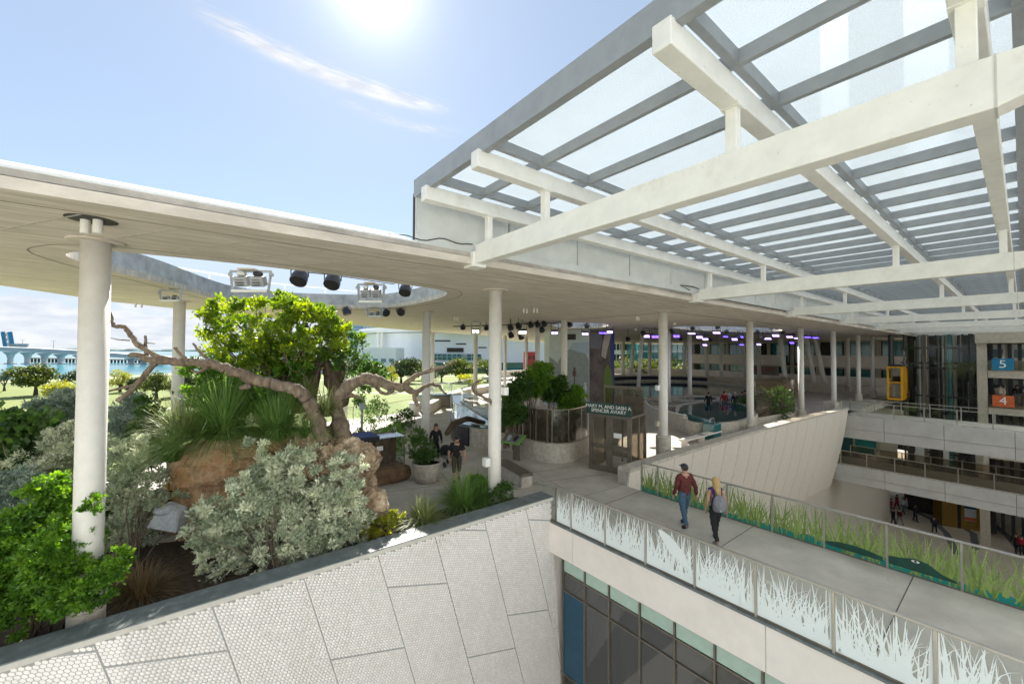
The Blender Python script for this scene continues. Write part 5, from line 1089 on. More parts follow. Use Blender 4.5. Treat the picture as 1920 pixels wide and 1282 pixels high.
    if detail:
        loc(MB().ball(hd+Vector((0, .092, -.068))*k, .022*k, 6, (1, .4, .25)), 'mouth', 'redcloth')
        for s_, n_ in ((-1, 'l'), (1, 'r')):
            hb = Vector(V['ha'+n_])*k; mb = MB()
            for f in range(4):
                y = (.024-.016*f)*k; ln = (.072, .08, .074, .058)[f]*k; mb.tube([hb+Vector((0, y, -.0)), hb+Vector((-s_*.004, y+.004, -ln*.55)), hb+Vector((-s_*.016, y+.006, -ln))], [.0095*k, .009*k, .007*k], 6)
            mb.tube([hb+Vector((0, .02*k, .02*k)), hb+Vector((-s_*.015, .05*k, -.012*k)), hb+Vector((-s_*.02, .055*k, -.045*k))], [.011*k, .0105*k, .008*k], 6)
            loc(mb, 'fingers', skinm)
    return t
def face_to(dx, dy): return math.atan2(-dx, dy)
pm = W(1284, 988, 0); pwn = W(1342, 1016, 0)
m1 = person(pm, face_to(.42, .9), 1.78, 'man in a maroon shirt, jeans and dark cap walking on the footbridge', 'maroon', 'jeans', 'navy', 'hairdark', 'navy', step=.18, arms=((.05, .02), (-.18, .02)), sleeves=True, wide=1.08)
w1 = person(pwn, face_to(.62, .78), 1.70, 'blond woman in purple top and black leggings walking on the footbridge', 'purple', 'blackcloth', 'greybag', 'hairblond', None, step=.24, arms=((.0, .02), (-.1, .02)), sleeves=0, female=True, longhair=True)
bgp = thing('backpack', 'grey drawstring backpack on the blond woman', 'backpack', (pwn.x-.02, pwn.y-.24, 1.05))
hv_ = Vector((.62, .78, 0)).normalized(); c = Vector((pwn.x, pwn.y, 1.08))-hv_*.21; rs = random.Random(4)
mb = MB(); prof = [(.13, .09, -.2), (.175, .1, -.15), (.17, .105, 0), (.135, .085, .14), (.09, .05, .20), (.03, .02, .215)]; nn_ = 16
for (a_r, b_r, z) in prof:
    for k in range(nn_): a_ = 2*PI*k/nn_; mb.v.append((c.x+a_r*math.cos(a_)*hv_.y+b_r*math.sin(a_)*hv_.x, c.y-a_r*math.cos(a_)*hv_.x+b_r*math.sin(a_)*hv_.y, c.z+z))
for i in range(len(prof)-1):
    for k in range(nn_): mb.f.append((i*nn_+k, i*nn_+(k+1) % nn_, (i+1)*nn_+(k+1) % nn_, (i+1)*nn_+k))
mb.f.append(tuple(range(nn_))[::-1]); mb.f.append(tuple(range(5*nn_, 6*nn_))); mb.build('bag_body', 'greybag', bgp, True)
for s_ in (-1, 1): MB().tube([c+Vector((hv_.y, -hv_.x, 0))*s_*.06+Vector((0, 0, .2)), c+Vector((hv_.y, -hv_.x, 0))*s_*.1+hv_*.1+Vector((0, 0, .34)), c+Vector((hv_.y, -hv_.x, 0))*s_*.1+hv_*.26+Vector((0, 0, .3))], .008, 6).build('cord', 'black', bgp, True)
MB().ball(c+Vector((-.12, -.09, -.14)), .016, 8).build('bag_badge', 'white', bgp)
pb = W(856, 903, 0)
person(pb, face_to(-.5, -1), 1.74, 'heavy man in black shirt, camouflage shorts and black cap walking towards us', 'blackcloth', 'camo', 'blackcloth', None, 'black', step=.16, wide=1.38, short=True, sleeves=None, arms=((.1, .03), (-.05, .03)))
p2 = W(817, 868, 0)
person(p2, face_to(-.3, -1), 1.75, 'long haired person in dark clothes beside the round planter', 'blackcloth', 'blackcloth', 'blackcloth', 'hairdark', None, step=.1, female=True, longhair=True)
p3_ = W(836, 872, 0)
stl = thing('pushchair', 'dark pushchair half hidden behind the man in black', 'pushchair', tuple(p3_))
q = p3_; mb = MB(); mb.ball((q.x, q.y, .62), .34, 12, (.8, 1, .8)); mb.build('hood', 'blackcloth', stl, True); MB().box(q.x-.22, q.x+.22, q.y-.3, q.y+.25, .35, .5).build('seat', 'greycloth', stl, bev=.04)
MB().tube([(q.x-.2, q.y+.3, 1.0), (q.x+.2, q.y+.3, 1.0)], .02, 6).tube([(q.x-.2, q.y+.3, 1), (q.x-.2, q.y-.25, .15)], .015, 6).tube([(q.x+.2, q.y+.3, 1), (q.x+.2, q.y-.25, .15)], .015, 6).build('frame', 'greysteel', stl)
for dx in (-.22, .22):
    for dy in (-.28, .22): MB().tube([(q.x+dx-.02, q.y+dy, .12), (q.x+dx+.02, q.y+dy, .12)], .12, 14).build('wheel', 'black', stl)
for i, (x, tp, bt, hr, lb) in enumerate(((1324, 'blackcloth', 'blackcloth', 'hairdark', 'person in black standing alone left of the pool group'), (1353, 'redcloth', 'greycloth', 'hairdark', 'person in a red shirt in the pool group'), (1359, 'palecloth', 'jeans', 'hairblond', 'person in a pale shirt just right of the red shirt'), (1373, 'navy', 'jeans', 'palecloth', 'person in navy shirt with a pale cap in the pool group'), (1386, 'greycloth', 'blackcloth', 'hairdark', 'person in dark grey at the right of the pool group'), (1391, 'blackcloth', 'navy', 'hairdark', 'person in black nearest the tank column in the pool group'))):
    p = D(x, 0, 34.5+(i % 3)*.5); q = EYE+(p-EYE); q.z = 0; person(q, face_to(.5+i*.1, .7), 1.66+.04*(i % 3), lb, tp, bt, 'blackcloth', hr, None, step=.05, detail=0)
for i, (x, y, hh, tp, bt, lb) in enumerate(((1671, 962, 0, 'redcloth', 'greycloth', 'person in a red top at the left of the courtyard crowd'), (1682, 955, 0, 'redcloth', 'redcloth', 'person all in red in the courtyard'), (1694, 962, 0, 'palecloth', 'jeans', 'person in a pale top and blue trousers striding in the courtyard'), (1716, 978, 0, 'navy', 'navy', 'dark dressed person standing on the open courtyard floor'), (1752, 999, 0, 'navy', 'blackcloth', 'person in dark clothes nearest the footbridge rail in the courtyard'), (1687, 984, 0, 'maroon', 'greycloth', 'person in maroon low behind the footbridge rail'), (1675, 984, 0, 'blackcloth', 'blackcloth', 'dark haired person low behind the footbridge rail'),
        (1700, 944, 0, 'redcloth', 'blackcloth', 'person in red at the front of the shaded crowd'), (1712, 946, 0, 'greycloth', 'blackcloth', 'grey dressed person in the shaded crowd'), (1722, 951, 0, 'palecloth', 'navy', 'person with pale top in the shaded crowd'), (1733, 955, 0, 'navy', 'blackcloth', 'navy dressed person in the shaded crowd'), (1744, 960, 0, 'bluecloth', 'blackcloth', 'person in blue at the right of the shaded crowd'), (1752, 963, 0, 'blackcloth', 'blackcloth', 'person in black beside the yellow kiosk'), (1916, 1040, 0, 'redcloth', 'blackcloth', 'person in red at the right edge of the courtyard'), (1905, 1036, 0, 'blackcloth', 'blackcloth', 'person in black near the right edge of the courtyard'))):
    person(W(x, y, -12.6), rnd.uniform(0, 6), 1.65+.05*(i % 4), lb, tp, bt, 'blackcloth', 'hairdark', None, step=.1+.1*(i % 3), detail=0)
for i, (x, y, hr, tp, lb) in enumerate(((1523, 764, 'hairdark', 'navy', 'dark haired visitor seen behind the tiled wall coping'), (1537, 763, 'palecloth', 'palecloth', 'grey haired visitor seen behind the tiled wall coping'), (1547, 763, 'hairdark', 'purple', 'visitor nearest the bluish column behind the coping'))):
    p = D(x, 0, 27); p.z = -.75; p.y = max(p.y, 11.5); person(p, 1., 1.5, lb, tp, 'greycloth', 'blackcloth', hr, None, step=.1, detail=0)
for i, (x, y, tp, lb) in enumerate(((1877, 728, 'beige', 'person in beige leaning at the railing above the orange sign'), (1908, 733, 'blackcloth', 'person in black at the railing by the right edge'))):
    p = D(x, y, 30); p.z = 5-(y+19-662)/762*30+.0; p.z = -1.55+.0; p = D(x, 757, 36.5); person(p, 1.5, 1.7, lb, tp, 'greycloth', 'blackcloth', 'hairdark', None, step=.05, detail=0)
# ================================================================== LIGHTS UNDER THE ROOF
def par(x, y, dep, r, lb, ang=0., face=None):
    c = D(x, y, dep); t = thing('stage_lamp', lb, 'stage lamp', tuple(c), 'round black stage lamps under the roof openings')
    f = (Vector((-.35, -.5, -.8)) if face is None else Vector(face)).normalized()
    MB().tube([c-f*r*1.1, c-f*r*1.0, c-f*r*.5, c+f*r*.2, c+f*r*.75, c+f*r*.8], [r*.35, r*.62, r*.88, r, r, r*.9], 18).build('housing', 'blackmetal', t, False)
    MB().tube([c+f*r*.74, c+f*r*.78], r*.86, 16).build('lens', 'greysteel', t)
    s_ = cr; mb = MB(); mb.tube([c-s_*r*1.08, c-s_*r*1.12+Vector((0, 0, r*.9)), c-s_*r*.7+Vector((0, 0, r*1.15)), c+s_*r*.7+Vector((0, 0, r*1.15)), c+s_*r*1.12+Vector((0, 0, r*.9)), c+s_*r*1.08], r*.07, 6, True); mb.build('yoke', 'black', t)
    MB().tube([c+Vector((0, 0, r*1.15)), (c.x, c.y, max(ZR+.02, c.z+r*1.3))], r*.1, 6).build('hanger', 'black', t)
    return t
par(562, 520, 10.2, .20, 'round black stage lamp left of centre on the near edge of the large opening')
par(624, 527, 10.6, .20, 'round black stage lamp right of centre on the near edge of the large opening')
par(760, 543, 12.2, .18, 'round black stage lamp at the right tip of the large opening')
par(650, 584, 17.3, .17, 'black lamp at the left end of the far edge of the large opening', face=(.2, -.3, -1)); par(723, 585, 17.8, .17, 'left of two round lamps at the far edge of the large opening', face=(-.2, -1, -.5)); par(751, 584, 17.8, .17, 'right of two round lamps at the far edge of the large opening', face=(-.2, -1, -.5))
par(868, 613, 26, .16, 'small black lamp left of the lit twin floodlight'); par(912, 614, 26, .16, 'small black lamp right of the lit twin floodlight')
def rig(x, y, dep, w_, h_, lb, lit=None, tilt=(0, 0)):
    c = D(x, y, dep); t = thing('floodlight', lb, 'floodlight', tuple(c)); s_ = cr; u = Vector((0, 0, 1)); f = Vector((cf.x, cf.y, 0)).normalized()
    zt = ZR-.02-c.z
    mb = MB(); 
    for q in (-1, 1): mb.beam(c+s_*w_*q*1.15-u*h_, c+s_*w_*q*1.3+u*zt*.9, .05, .05, up=(1, 0, 0))
    mb.beam(c-s_*w_*1.3+u*zt*.9, c+s_*w_*1.3+u*zt*.9, .05, .05); mb.build('yoke', 'greysteel', t)
    MB().beam(c-s_*w_*.5+u*zt-f*.1, c+s_*w_*.5+u*zt-f*.1, .25, .03).build('mount_plate', 'beige', t)
    for q in (-1, 1):
        b = c+s_*w_*.52*q; MB().beam(b-f*h_*.35-u*h_*.2+u*.0, b+f*h_*.3+u*h_*.1, w_*.86, h_*.9).build('lamp_head', 'greysteel' if lit is None else 'blackmetal', t, bev=.02)
        if lit is None: MB().beam(b-f*h_*.35+u*h_*.62, b+f*h_*.1+u*h_*.5, w_*.5, h_*.35).build('ballast', 'palepanel' if q < 0 else 'blackmetal', t, bev=.02)
        if lit: MB().beam(b-f*h_*.36-u*h_*.25, b-f*h_*.40-u*h_*.28, w_*.74, h_*.74).build('lamp_face', lit, t)
        else:
            for k in range(4): MB().beam(b-f*h_*.38-u*(h_*.5-k*h_*.24), b-f*h_*.44-u*(h_*.5-k*h_*.24), w_*.5, .02).build('cooling_fin', 'blackmetal', t)
    MB().beam(c-s_*w_*1.15-u*h_*.95, c+s_*w_*1.15-u*h_*.95, .12, .06).build('bottom_bar', 'palepanel', t)
    for q in (-1, 1): MB().beam(c+s_*w_*q*1.32+u*zt*.45, c+s_*w_*q*1.32+u*zt*.7, .09, .09, up=(1, 0, 0)).build('ballast_box', 'greysteel', t)
    return t
rig(470, 526, 9.4, .36, .26, 'large twin floodlight in a grey yoke at the left of the near opening edge')
rig(696, 549, 11.2, .28, .26, 'twin floodlight hanging from one bent bracket at the near opening edge')
rig(703, 588, 17.4, .25, .12, 'slim floodlight bracket at the far edge of the large opening'); rig(320, 558, 12.5, .26, .10, 'flat floodlight bracket on the far soffit between the left columns')
rig(892, 619, 25, .22, .26, 'lit twin floodlight glowing white below the roof right of the arena roof', 'lampwhite')
bar = [(566, 508), (610, 512), (660, 519), (740, 531)]
MB().tube([D(x, y+2, 10.3+k*.6) for k, (x, y) in enumerate(bar)], .012, 5).build('lamp_cable', 'black', None, label='thin cable strung between the lamps of the near opening edge', cat='cable')
k_ = 0
WH = ['white', 'blue', 'violet']
for i, (x, y, dep, w_, m) in enumerate([(980, 622, 24, .24, 'lampwhite'), (1040, 623, 26, .22, 'lampviolet'), (1097, 625, 28, .22, 'lampviolet'), (1130, 624, 28, .26, 'lampblue'), (1143, 621, 30, .22, 'lampviolet'),
     (1212, 629, 31, .25, 'lampviolet'), (1228, 630, 31, .30, 'lampblue'), (1268, 629, 33, .26, 'lampblue'), (1296, 625, 33, .3, 'lampviolet'), (1311, 631, 34, .26, 'lampviolet'), (1322, 635, 36, .26, 'lampviolet'), (1343, 623, 34, .3, 'lampviolet'), (1360, 631, 36, .22, 'lampblue'), (1377, 635, 37, .26, 'lampviolet'), (1388, 631, 37, .26, 'lampblue'),
     (1321, 646, 40, .22, 'lampviolet'), (1390, 646, 40, .2, 'lampblue'), (1422, 645, 40, .22, 'lampviolet'), (1438, 634, 36, .34, 'lampviolet'), (1454, 628, 36, .3, 'lampviolet'), (1480, 631, 38, .3, 'lampviolet'), (1494, 634, 36, .26, 'lampviolet'), (1484, 642, 40, .2, 'lampblue'), (1513, 632, 38, .3, 'lampblue'), (1528, 633, 38, .28, 'lampblue')]):
    c = D(x, y, dep); nm = {'lampwhite': 'white', 'lampblue': 'blue', 'lampviolet': 'violet'}[m]; rel = ('left of the mural' if x < 1035 else 'before the mural' if x < 1150 else 'between mural and violet column' if x < 1290 else 'over the pool' if x < 1400 else 'by the leaning columns')
    t = thing('stage_light', '%s lit stage light %s, %s from the left' % (nm, rel, ['first', 'second', 'third', 'fourth', 'fifth', 'sixth', 'seventh', 'eighth', 'ninth', 'tenth', 'eleventh', 'twelfth', 'thirteenth', 'fourteenth', 'fifteenth', 'sixteenth', 'seventeenth', 'eighteenth', 'nineteenth', 'twentieth', 'twenty-first', 'twenty-second', 'twenty-third', 'twenty-fourth', 'twenty-fifth'][i]), 'stage light', tuple(c), 'lit stage lights under the roof')
    a = rnd.uniform(-.5, .5); tl_ = rnd.choice([.35, .8, 1.6]); s_ = (cr*math.cos(a)+cf*math.sin(a)*.3); u = Vector((0, 0, 1))
    MB().beam(c-s_*w_+u*.10, c+s_*w_+u*.10, .30, .14).build('housing', 'blackmetal', t)
    for q in (-1, 1): MB().beam(c+s_*w_*.5*q-s_*w_*.42+u*.01, c+s_*w_*.5*q+s_*w_*.42+u*.01, .36, .035, up=(-tl_*cf.x, -tl_*cf.y, 1)).build('lamp_face', m, t)
    MB().tube([c-s_*w_*1.1+u*.1, c-s_*w_*1.1+u*.55, c+s_*w_*1.1+u*.55, c+s_*w_*1.1+u*.1], .02, 5).build('yoke', 'black', t); MB().tube([c+u*.55, (c.x, c.y, ZR+.05)], .02, 5).build('hanger', 'black', t)
UL = [957, 972, 995, 1008, 1020, 1016, 958, 977, 1068, 1100, 1177, 1276, 1332, 1206, 1260, 1386, 1430, 1446, 1458, 1468, 1298, 1345, 1362, 1420]
for i, (x, y, dep) in enumerate([(957, 614, 23), (972, 611, 23), (995, 609, 24), (1008, 608, 24), (1020, 607, 25), (1016, 618, 25), (958, 628, 24), (977, 631, 24), (1068, 608, 26), (1100, 610, 27), (1177, 636, 34), (1276, 636, 38), (1332, 637, 38), (1206, 625, 30), (1260, 621, 31), (1386, 634, 36), (1430, 634, 36), (1446, 613, 34), (1458, 614, 34), (1468, 622, 36), (1298, 615, 32), (1345, 613, 32), (1362, 622, 36), (1405+15, 622, 36)]):
    ON = ['first', 'second', 'third', 'fourth', 'fifth', 'sixth', 'seventh', 'eighth', 'ninth', 'tenth', 'eleventh', 'twelfth']
    zn = 0 if x < 1030 else 1 if x < 1280 else 2; same = sorted(q_ for q_ in UL if (0 if q_ < 1030 else 1 if q_ < 1280 else 2) == zn)
    par(x, y, dep, .17, 'small black unlit lamp, %s from the left %s' % (ON[same.index(x)], ['left of the mural wall', 'around the mural wall and violet column', 'over the round pool'][zn]), face=(-.1, -.6, -1))
MB().tube([D(x, y, d_) for x, y, d_ in ((1300, 622, 34), (1360, 624, 36), (1420, 625, 36), (1480, 626, 37), (1535, 631, 38))], .05, 6).build('lighting_bar', 'blackmetal', None, label='black lighting truss pipe over the pool', cat='pipe')
MB().tube([D(x, y, d_) for x, y, d_ in ((850, 612, 26), (930, 610, 25), (990, 607, 24), (1060, 604, 26))], .03, 6).build('lighting_bar', 'blackmetal', None, label='black lighting pipe along the opening left of the mural wall', cat='pipe')
# ================================================================== GARDEN IN FRONT
gz = .25
sb = MB(); sb.prism([(-6, 9.27), (7.0, 9.27), (8.5, 9.28), (8.6, 10.2), (7.6, 10.9), (5.2, 10.9), (4.0, 11.2), (3.2, 12.5), (2.6, 14.5), (-.5, 16), (-6, 15)], -.1, gz); sb.build('planting_bed', 'soil', kind='structure')
# boulders
rk = thing('boulder', 'big block of orange sandstone behind the silvery bush', 'boulder', (1, 12.5, 0))
kx, ky_ = D(462, 900, 11.0), D(335, 900, 10.3)
hull('rock_face', 'rock', rk, [((kx.x+.1, kx.y+.5, 1.2), (1.75, .95, 1.55), math.atan2(kx.y-ky_.y, kx.x-ky_.x)), ((kx.x+1.3, kx.y+.4, 1.3), (.9, .8, 1.3), .2)], 3, 6, .15, 1.5)
rk2 = thing('boulder', 'craggy pale brown boulder falling away to the path on the right of the sandstone block', 'boulder', (3, 11.4, 0))
def rl_(x, y, q, rx, ry, rz_, a_): p = D(x, y, q); return ((p.x, p.y, p.z), (rx*q/762, rz_*q/762, ry*q/762), a_)
hull('rock_face', 'rockpale', rk2, [rl_(600, 870, 10.9, 58, 60, 50, .5), rl_(655, 880, 10.9, 42, 55, 40, -.3), rl_(650, 935, 10.5, 50, 55, 40, .6), rl_(690, 960, 10.4, 24, 50, 30, .1), rl_(620, 980, 10.5, 70, 60, 40, .3)], 8, 6, .34, 2.2)
hull('ledge', 'rockpale', rk2, [rl_(600, 872, 10.3, 45, 16, 30, .4)], 5, 5, .35, 3.)
# driftwood sculpture
dead = thing('dead_tree_branch', 'bare dead tree limbs reaching left and right over the rocks', 'dead tree', tuple(D(600, 800, 10.5)))
def limb(name, pts, parent):   # pts: px, py, dist, radius px
    n = len(pts); P = [D(x, y, q) for x, y, q, r in pts]; R = [r*q/762*.44 for x, y, q, r in pts]; out, ro = [], []
    for i in range(n-1):
        p0, p1, p2, p3 = P[max(i-1, 0)], P[i], P[i+1], P[min(i+2, n-1)]
        for j in range(5):
            t = j/5; out.append(.5*((2*p1)+(-p0+p2)*t+(2*p0-5*p1+4*p2-p3)*t*t+(-p0+3*p1-3*p2+p3)*t**3)); ro.append((R[i]*(1-t)+R[i+1]*t)*(1+rnd.uniform(-.13, .15)))
    out.append(P[-1]); ro.append(R[-1]); ms = max(ro); out = [p+Vector((rnd.uniform(-1, 1), rnd.uniform(-1, 1), rnd.uniform(-1, 1)))*ms*.16 for p in out]
    return MB().tube(out, ro, 12).build(name, 'bark', parent, True)
limb('trunk', [(605, 830, 10.4, 30), (594, 785, 10.4, 27), (577, 753, 10.4, 26), (563, 733, 10.3, 25), (520, 722, 10.2, 23), (483, 713, 10.1, 24), (453, 702, 10.0, 23), (423, 690, 9.9, 19), (393, 681, 9.8, 18), (333, 680, 9.6, 15), (293, 675, 9.5, 14), (243, 664, 9.4, 9)], dead)
limb('branch', [(330, 675, 9.6, 10), (293, 667, 9.5, 9), (260, 646, 9.4, 11), (246, 629, 9.4, 10), (233, 613, 9.4, 9), (213, 610, 9.4, 7), (208, 590, 9.4, 5), (200, 575, 9.4, 3)], dead)
limb('branch', [(275, 671, 9.5, 8), (273, 650, 9.5, 7), (273, 629, 9.5, 4)], dead); limb('branch', [(273, 643, 9.5, 2.4), (291, 644, 9.5, 1.6)], dead)
limb('branch', [(292, 680, 9.5, 12), (270, 705, 9.3, 12), (245, 732, 9.2, 11), (220, 752, 9.1, 9)], dead); limb('branch', [(252, 722, 9.2, 7), (232, 727, 9.2, 6), (213, 731, 9.2, 5), (190, 737, 9.2, 3)], dead)
limb('branch', [(352, 676, 9.6, 8), (338, 663, 9.6, 8), (328, 651, 9.6, 7)], dead); limb('branch', [(394, 685, 9.8, 7), (381, 693, 9.7, 7), (370, 698, 9.7, 6), (358, 694, 9.7, 3)], dead)
limb('branch', [(470, 722, 10.0, 12), (450, 728, 9.9, 9)], dead); limb('branch', [(243, 638, 9.4, 3), (225, 637, 9.4, 2.5), (208, 634, 9.4, 1.5)], dead)
limb('branch', [(392, 676, 9.8, 7), (375, 660, 9.8, 6), (362, 643, 9.8, 4)], dead)
limb('trunk', [(648, 850, 11, 34), (640, 800, 11, 32), (628, 765, 11, 28), (640, 735, 11, 27), (660, 718, 11, 25), (685, 711, 11, 23), (707, 714, 11, 22), (733, 724, 11.1, 20), (763, 728, 11.2, 16), (778, 736, 11.2, 11), (792, 727, 11.3, 9), (813, 719, 11.4, 7), (825, 726, 11.4, 6), (836, 740, 11.4, 3)], dead)
limb('branch', [(778, 736, 11.2, 10), (777, 746, 11.2, 8), (783, 760, 11.2, 7), (791, 776, 11.2, 4)], dead); limb('branch', [(757, 722, 11.2, 12), (768, 712, 11.2, 11), (784, 702, 11.3, 8), (808, 694, 11.4, 8), (832, 688, 11.5, 6), (853, 677, 11.6, 3)], dead)
limb('branch', [(738, 730, 11.1, 10), (725, 738, 11.1, 7), (712, 733, 11.1, 7), (704, 722, 11.1, 9)], dead); limb('branch', [(650, 740, 11, 14), (668, 742, 11, 7), (678, 748, 11, 3)], dead); limb('branch', [(804, 695, 11.4, 4), (812, 684, 11.4, 2)], dead)
cb2 = thing('dead_tree_branch', 'curled dark dead branch hooked beside the middle white column', 'dead branch', tuple(D(900, 735, 12.0)))
limb('branch', [(905, 712, 12.1, 3), (893, 717, 12.1, 6), (887, 728, 12.1, 8), (895, 738, 12.1, 7), (910, 747, 12.1, 7), (922, 757, 12.2, 7), (926, 800, 12.2, 6)], cb2)
kt = thing('tree_trunk', 'dark forked fluted trunks standing behind the dead branch', 'tree trunk', tuple(D(590, 745, 13)))
for pts_ in ([(570, 760, 12.9, 46), (563, 720, 12.9, 34), (552, 695, 12.9, 24), (546, 672, 12.9, 14)], [(580, 750, 13, 30), (590, 705, 13, 26), (596, 680, 13, 18), (600, 664, 13, 8)], [(640, 760, 13, 36), (626, 720, 13, 34), (617, 695, 13, 22), (612, 675, 13, 10)], [(632, 740, 13.1, 22), (640, 700, 13.1, 14), (646, 682, 13.1, 7)]):
    o = limb('trunk', pts_, kt); o.data.materials.clear(); o.data.materials.append(M['barkdark'])
# leafy fig rising through the opening
rs = np.random.RandomState(21); ft = thing('fig_tree', 'spreading sunlit leafy tree rising towards the roof opening', 'tree', tuple(D(540, 790, 12.6)))
mb = MB(); tips = []
for (x, y, q, dx, dz) in ((520, 790, 12.6, -.3, 1), (545, 790, 12.8, .1, 1), (500, 795, 12.4, -.7, .9), (570, 785, 13.0, .6, .8)):
    limbs(mb, D(x, y, q), (cr*dx+Vector((0, 0, dz))).normalized(), 1.15, .055, 3, rs, tips, .25, 7)
mb.build('trunk', 'bark', ft, True)
def plobe(x, y, q, rx, ry, rz=None): p = D(x, y, q); return (tuple(p), (rx*q/762, (rz or rx*.9)*q/762, ry*q/762))
def fol(parent, lobes, m, n, per, size, asp, seed, clumps, shell=.5, spread=1., up=.4, name='foliage', rad=.24):
    rs = np.random.RandomState(seed); cc, cn2 = blob_pts(lobes, clumps, rs, shell); k = rs.randint(0, clumps, n); rr = rs.uniform(.5, 1.4, clumps)*rad
    off = rs.normal(size=(n, 3)); off /= np.linalg.norm(off, axis=1, keepdims=True); off[:, 2] *= .7
    C = cc[k]+off*rr[k][:, None]*rs.uniform(.2, 1.1, n)[:, None]; Dn = off+cn2[k]*.3; Dn /= np.linalg.norm(Dn, axis=1, keepdims=True); Dn[:, 2] += up
    tn = np.clip(rs.uniform(.1, .9, clumps)[k]+rs.normal(0, .1, n), 0, 1); V, F, ti = rosettes(C, Dn, per, size, asp, rs, spread, size*.3, tn); npmesh(name, V, F, ti, m, parent, 3); return cc
cc = fol(ft, [plobe(515, 588, 12.6, 105, 34), plobe(475, 628, 12.4, 98, 34), plobe(580, 620, 12.8, 78, 40), plobe(462, 668, 12.4, 88, 28), plobe(545, 662, 12.6, 85, 32), plobe(595, 588, 12.8, 38, 24), plobe(425, 592, 12.3, 34, 18), plobe(530, 562, 12.6, 40, 14), plobe(640, 640, 12.9, 40, 24)], 'lf_tree', 3300, 8, .12, .5, 22, 240, .45, 1., .5, rad=.19)
mb = MB()
for i, c in enumerate(cc[::4]):
    b = D(530+rnd.uniform(-30, 30), 740, 12.7); c = Vector(c); md = b.lerp(c, .55)+Vector((rnd.uniform(-.15, .15), rnd.uniform(-.15, .15), .1)); mb.tube([b, md, c], [.03, .018, .005], 5)
mb.build('branch', 'bark', ft, True)
fol(ft, [plobe(660, 690, 13.2, 40, 34), plobe(648, 650, 13.2, 34, 26), plobe(700, 700, 13.3, 24, 28), plobe(672, 730, 13.2, 22, 20)], 'lf_dark', 520, 7, .11, .5, 23, 60, .4, 1., .3, name='shade_tinted_foliage', rad=.16)  # shade on this side of the crown put into a darker leaf colour
fol(ft, [plobe(410, 700, 12.0, 50, 40), plobe(425, 735, 12.0, 66, 36), plobe(500, 740, 12.0, 80, 34), plobe(400, 765, 11.6, 45, 26), plobe(560, 690, 12.8, 60, 24)], 'lf_bright', 3200, 7, .105, .5, 24, 190, .3, 1., .3, name='lower_foliage', rad=.18)
fol(ft, [plobe(480, 745, 12.3, 90, 40)], 'lf_dark', 900, 7, .12, .5, 25, 60, .2, 1., .3, name='shade_tinted_foliage', rad=.2)  # darker leaf colour stands for shade low in the crown
# grasses on the rock
grass('grass_clump', 'large dark green tussock of arching grass on top of the sandstone block', tuple(D(418, 822, 10.6)), .3, 1500, 1.9, 'lf_grass', 1, 1.35, .018)
grass('grass_clump', 'grass tussock spilling over the left edge of the rock', tuple(D(345, 825, 10.4)), .25, 800, 1.4, 'lf_grass_pale', 2, 1.2, .014)
grass('grass_clump', 'dark grass tussock below the dead limb, middle of the rock top', tuple(D(520, 822, 10.6)), .3, 1200, 1.5, 'lf_grass', 3, 1.25, .015)
grass('grass_clump', 'pale sunlit grass at the foot of the dead tree fork', tuple(D(612, 780, 10.8)), .15, 420, .95, 'lf_grass_pale', 4, 1.2, .016)
grass('grass_clump', 'grass tussock hanging over the boulder right of the block', tuple(D(578, 818, 10.4)), .15, 420, .9, 'lf_grass', 5, 1.3, .015)
grass('grass_clump', 'small tuft of bright grass beside the dark trunks', tuple(D(575, 745, 12)), .15, 260, .7, 'lf_grass_pale', 6, 1.1, .013)
grass('grass_clump', 'reedy green grass left of the rock, behind the silvery bushes', tuple(D(322, 865, 9.8)), .15, 300, 1.0, 'lf_grass', 7, 1.1, .014)
# silvery buttonwood bushes
b = D(520, 960, 9.15); bz = .3
def S(name, lb, lobes, m, n, per, size, asp, seed, clumps, base, spread=.85, up=.5, rad=.2, shell=.35, nst=8):
    t = thing(name, lb, 'bush', tuple(base)); cc = fol(t, lobes, m, n, per, size, asp, seed, clumps, shell, spread, up, rad=rad); mb = MB()
    for i in range(nst*2):
        c = Vector(cc[rnd.randint(0, len(cc)-1)]); q = Vector(base)+Vector((rnd.gauss(0, .12), rnd.gauss(0, .12), 0)); md = (q+c)/2+Vector((rnd.gauss(0, .08), rnd.gauss(0, .08), .1)); mb.tube([q, md, c], [.016, .011, .004], 5)
    mb.build('stem', 'bark', t, True); return t
S('silver_bush', 'large silvery green buttonwood bush in front of the orange rock', [plobe(440, 1000, 8.9, 90, 78, 40), plobe(520, 940, 9.1, 95, 88, 45), plobe(605, 990, 9.2, 78, 72, 40), plobe(500, 900, 9.4, 55, 48, 40), plobe(405, 975, 9.1, 55, 58, 35), plobe(560, 1040, 9.0, 100, 36, 35), plobe(630, 925, 9.5, 50, 50, 35), plobe(480, 850, 9.5, 20, 34, 20), plobe(545, 860, 9.6, 40, 34, 25), plobe(450, 1070, 8.7, 60, 24, 30)], 'lf_silver', 7600, 8, .088, .45, 31, 420, W(520, 1080, gz), .75, .6, .13, .1, 12)
S('silver_bush', 'sunlit silvery sprigs at the right end of the large bush', [plobe(645, 890, 10.0, 38, 40, 30), plobe(668, 985, 9.7, 26, 40, 26), plobe(590, 850, 10.2, 20, 24, 22)], 'lf_silver', 900, 8, .08, .42, 32, 70, W(640, 1040, gz), .75, .6, .12, .2)
S('silver_bush', 'silvery bush glittering right of the big column', [plobe(240, 900, 9.6, 55, 95, 50), plobe(280, 950, 9.6, 50, 70, 40), plobe(225, 1000, 9.4, 45, 55, 40), plobe(262, 860, 9.8, 40, 40, 40)], 'lf_silver', 3600, 8, .076, .45, 33, 240, W(250, 1070, gz), .8, .6, .12, .15)
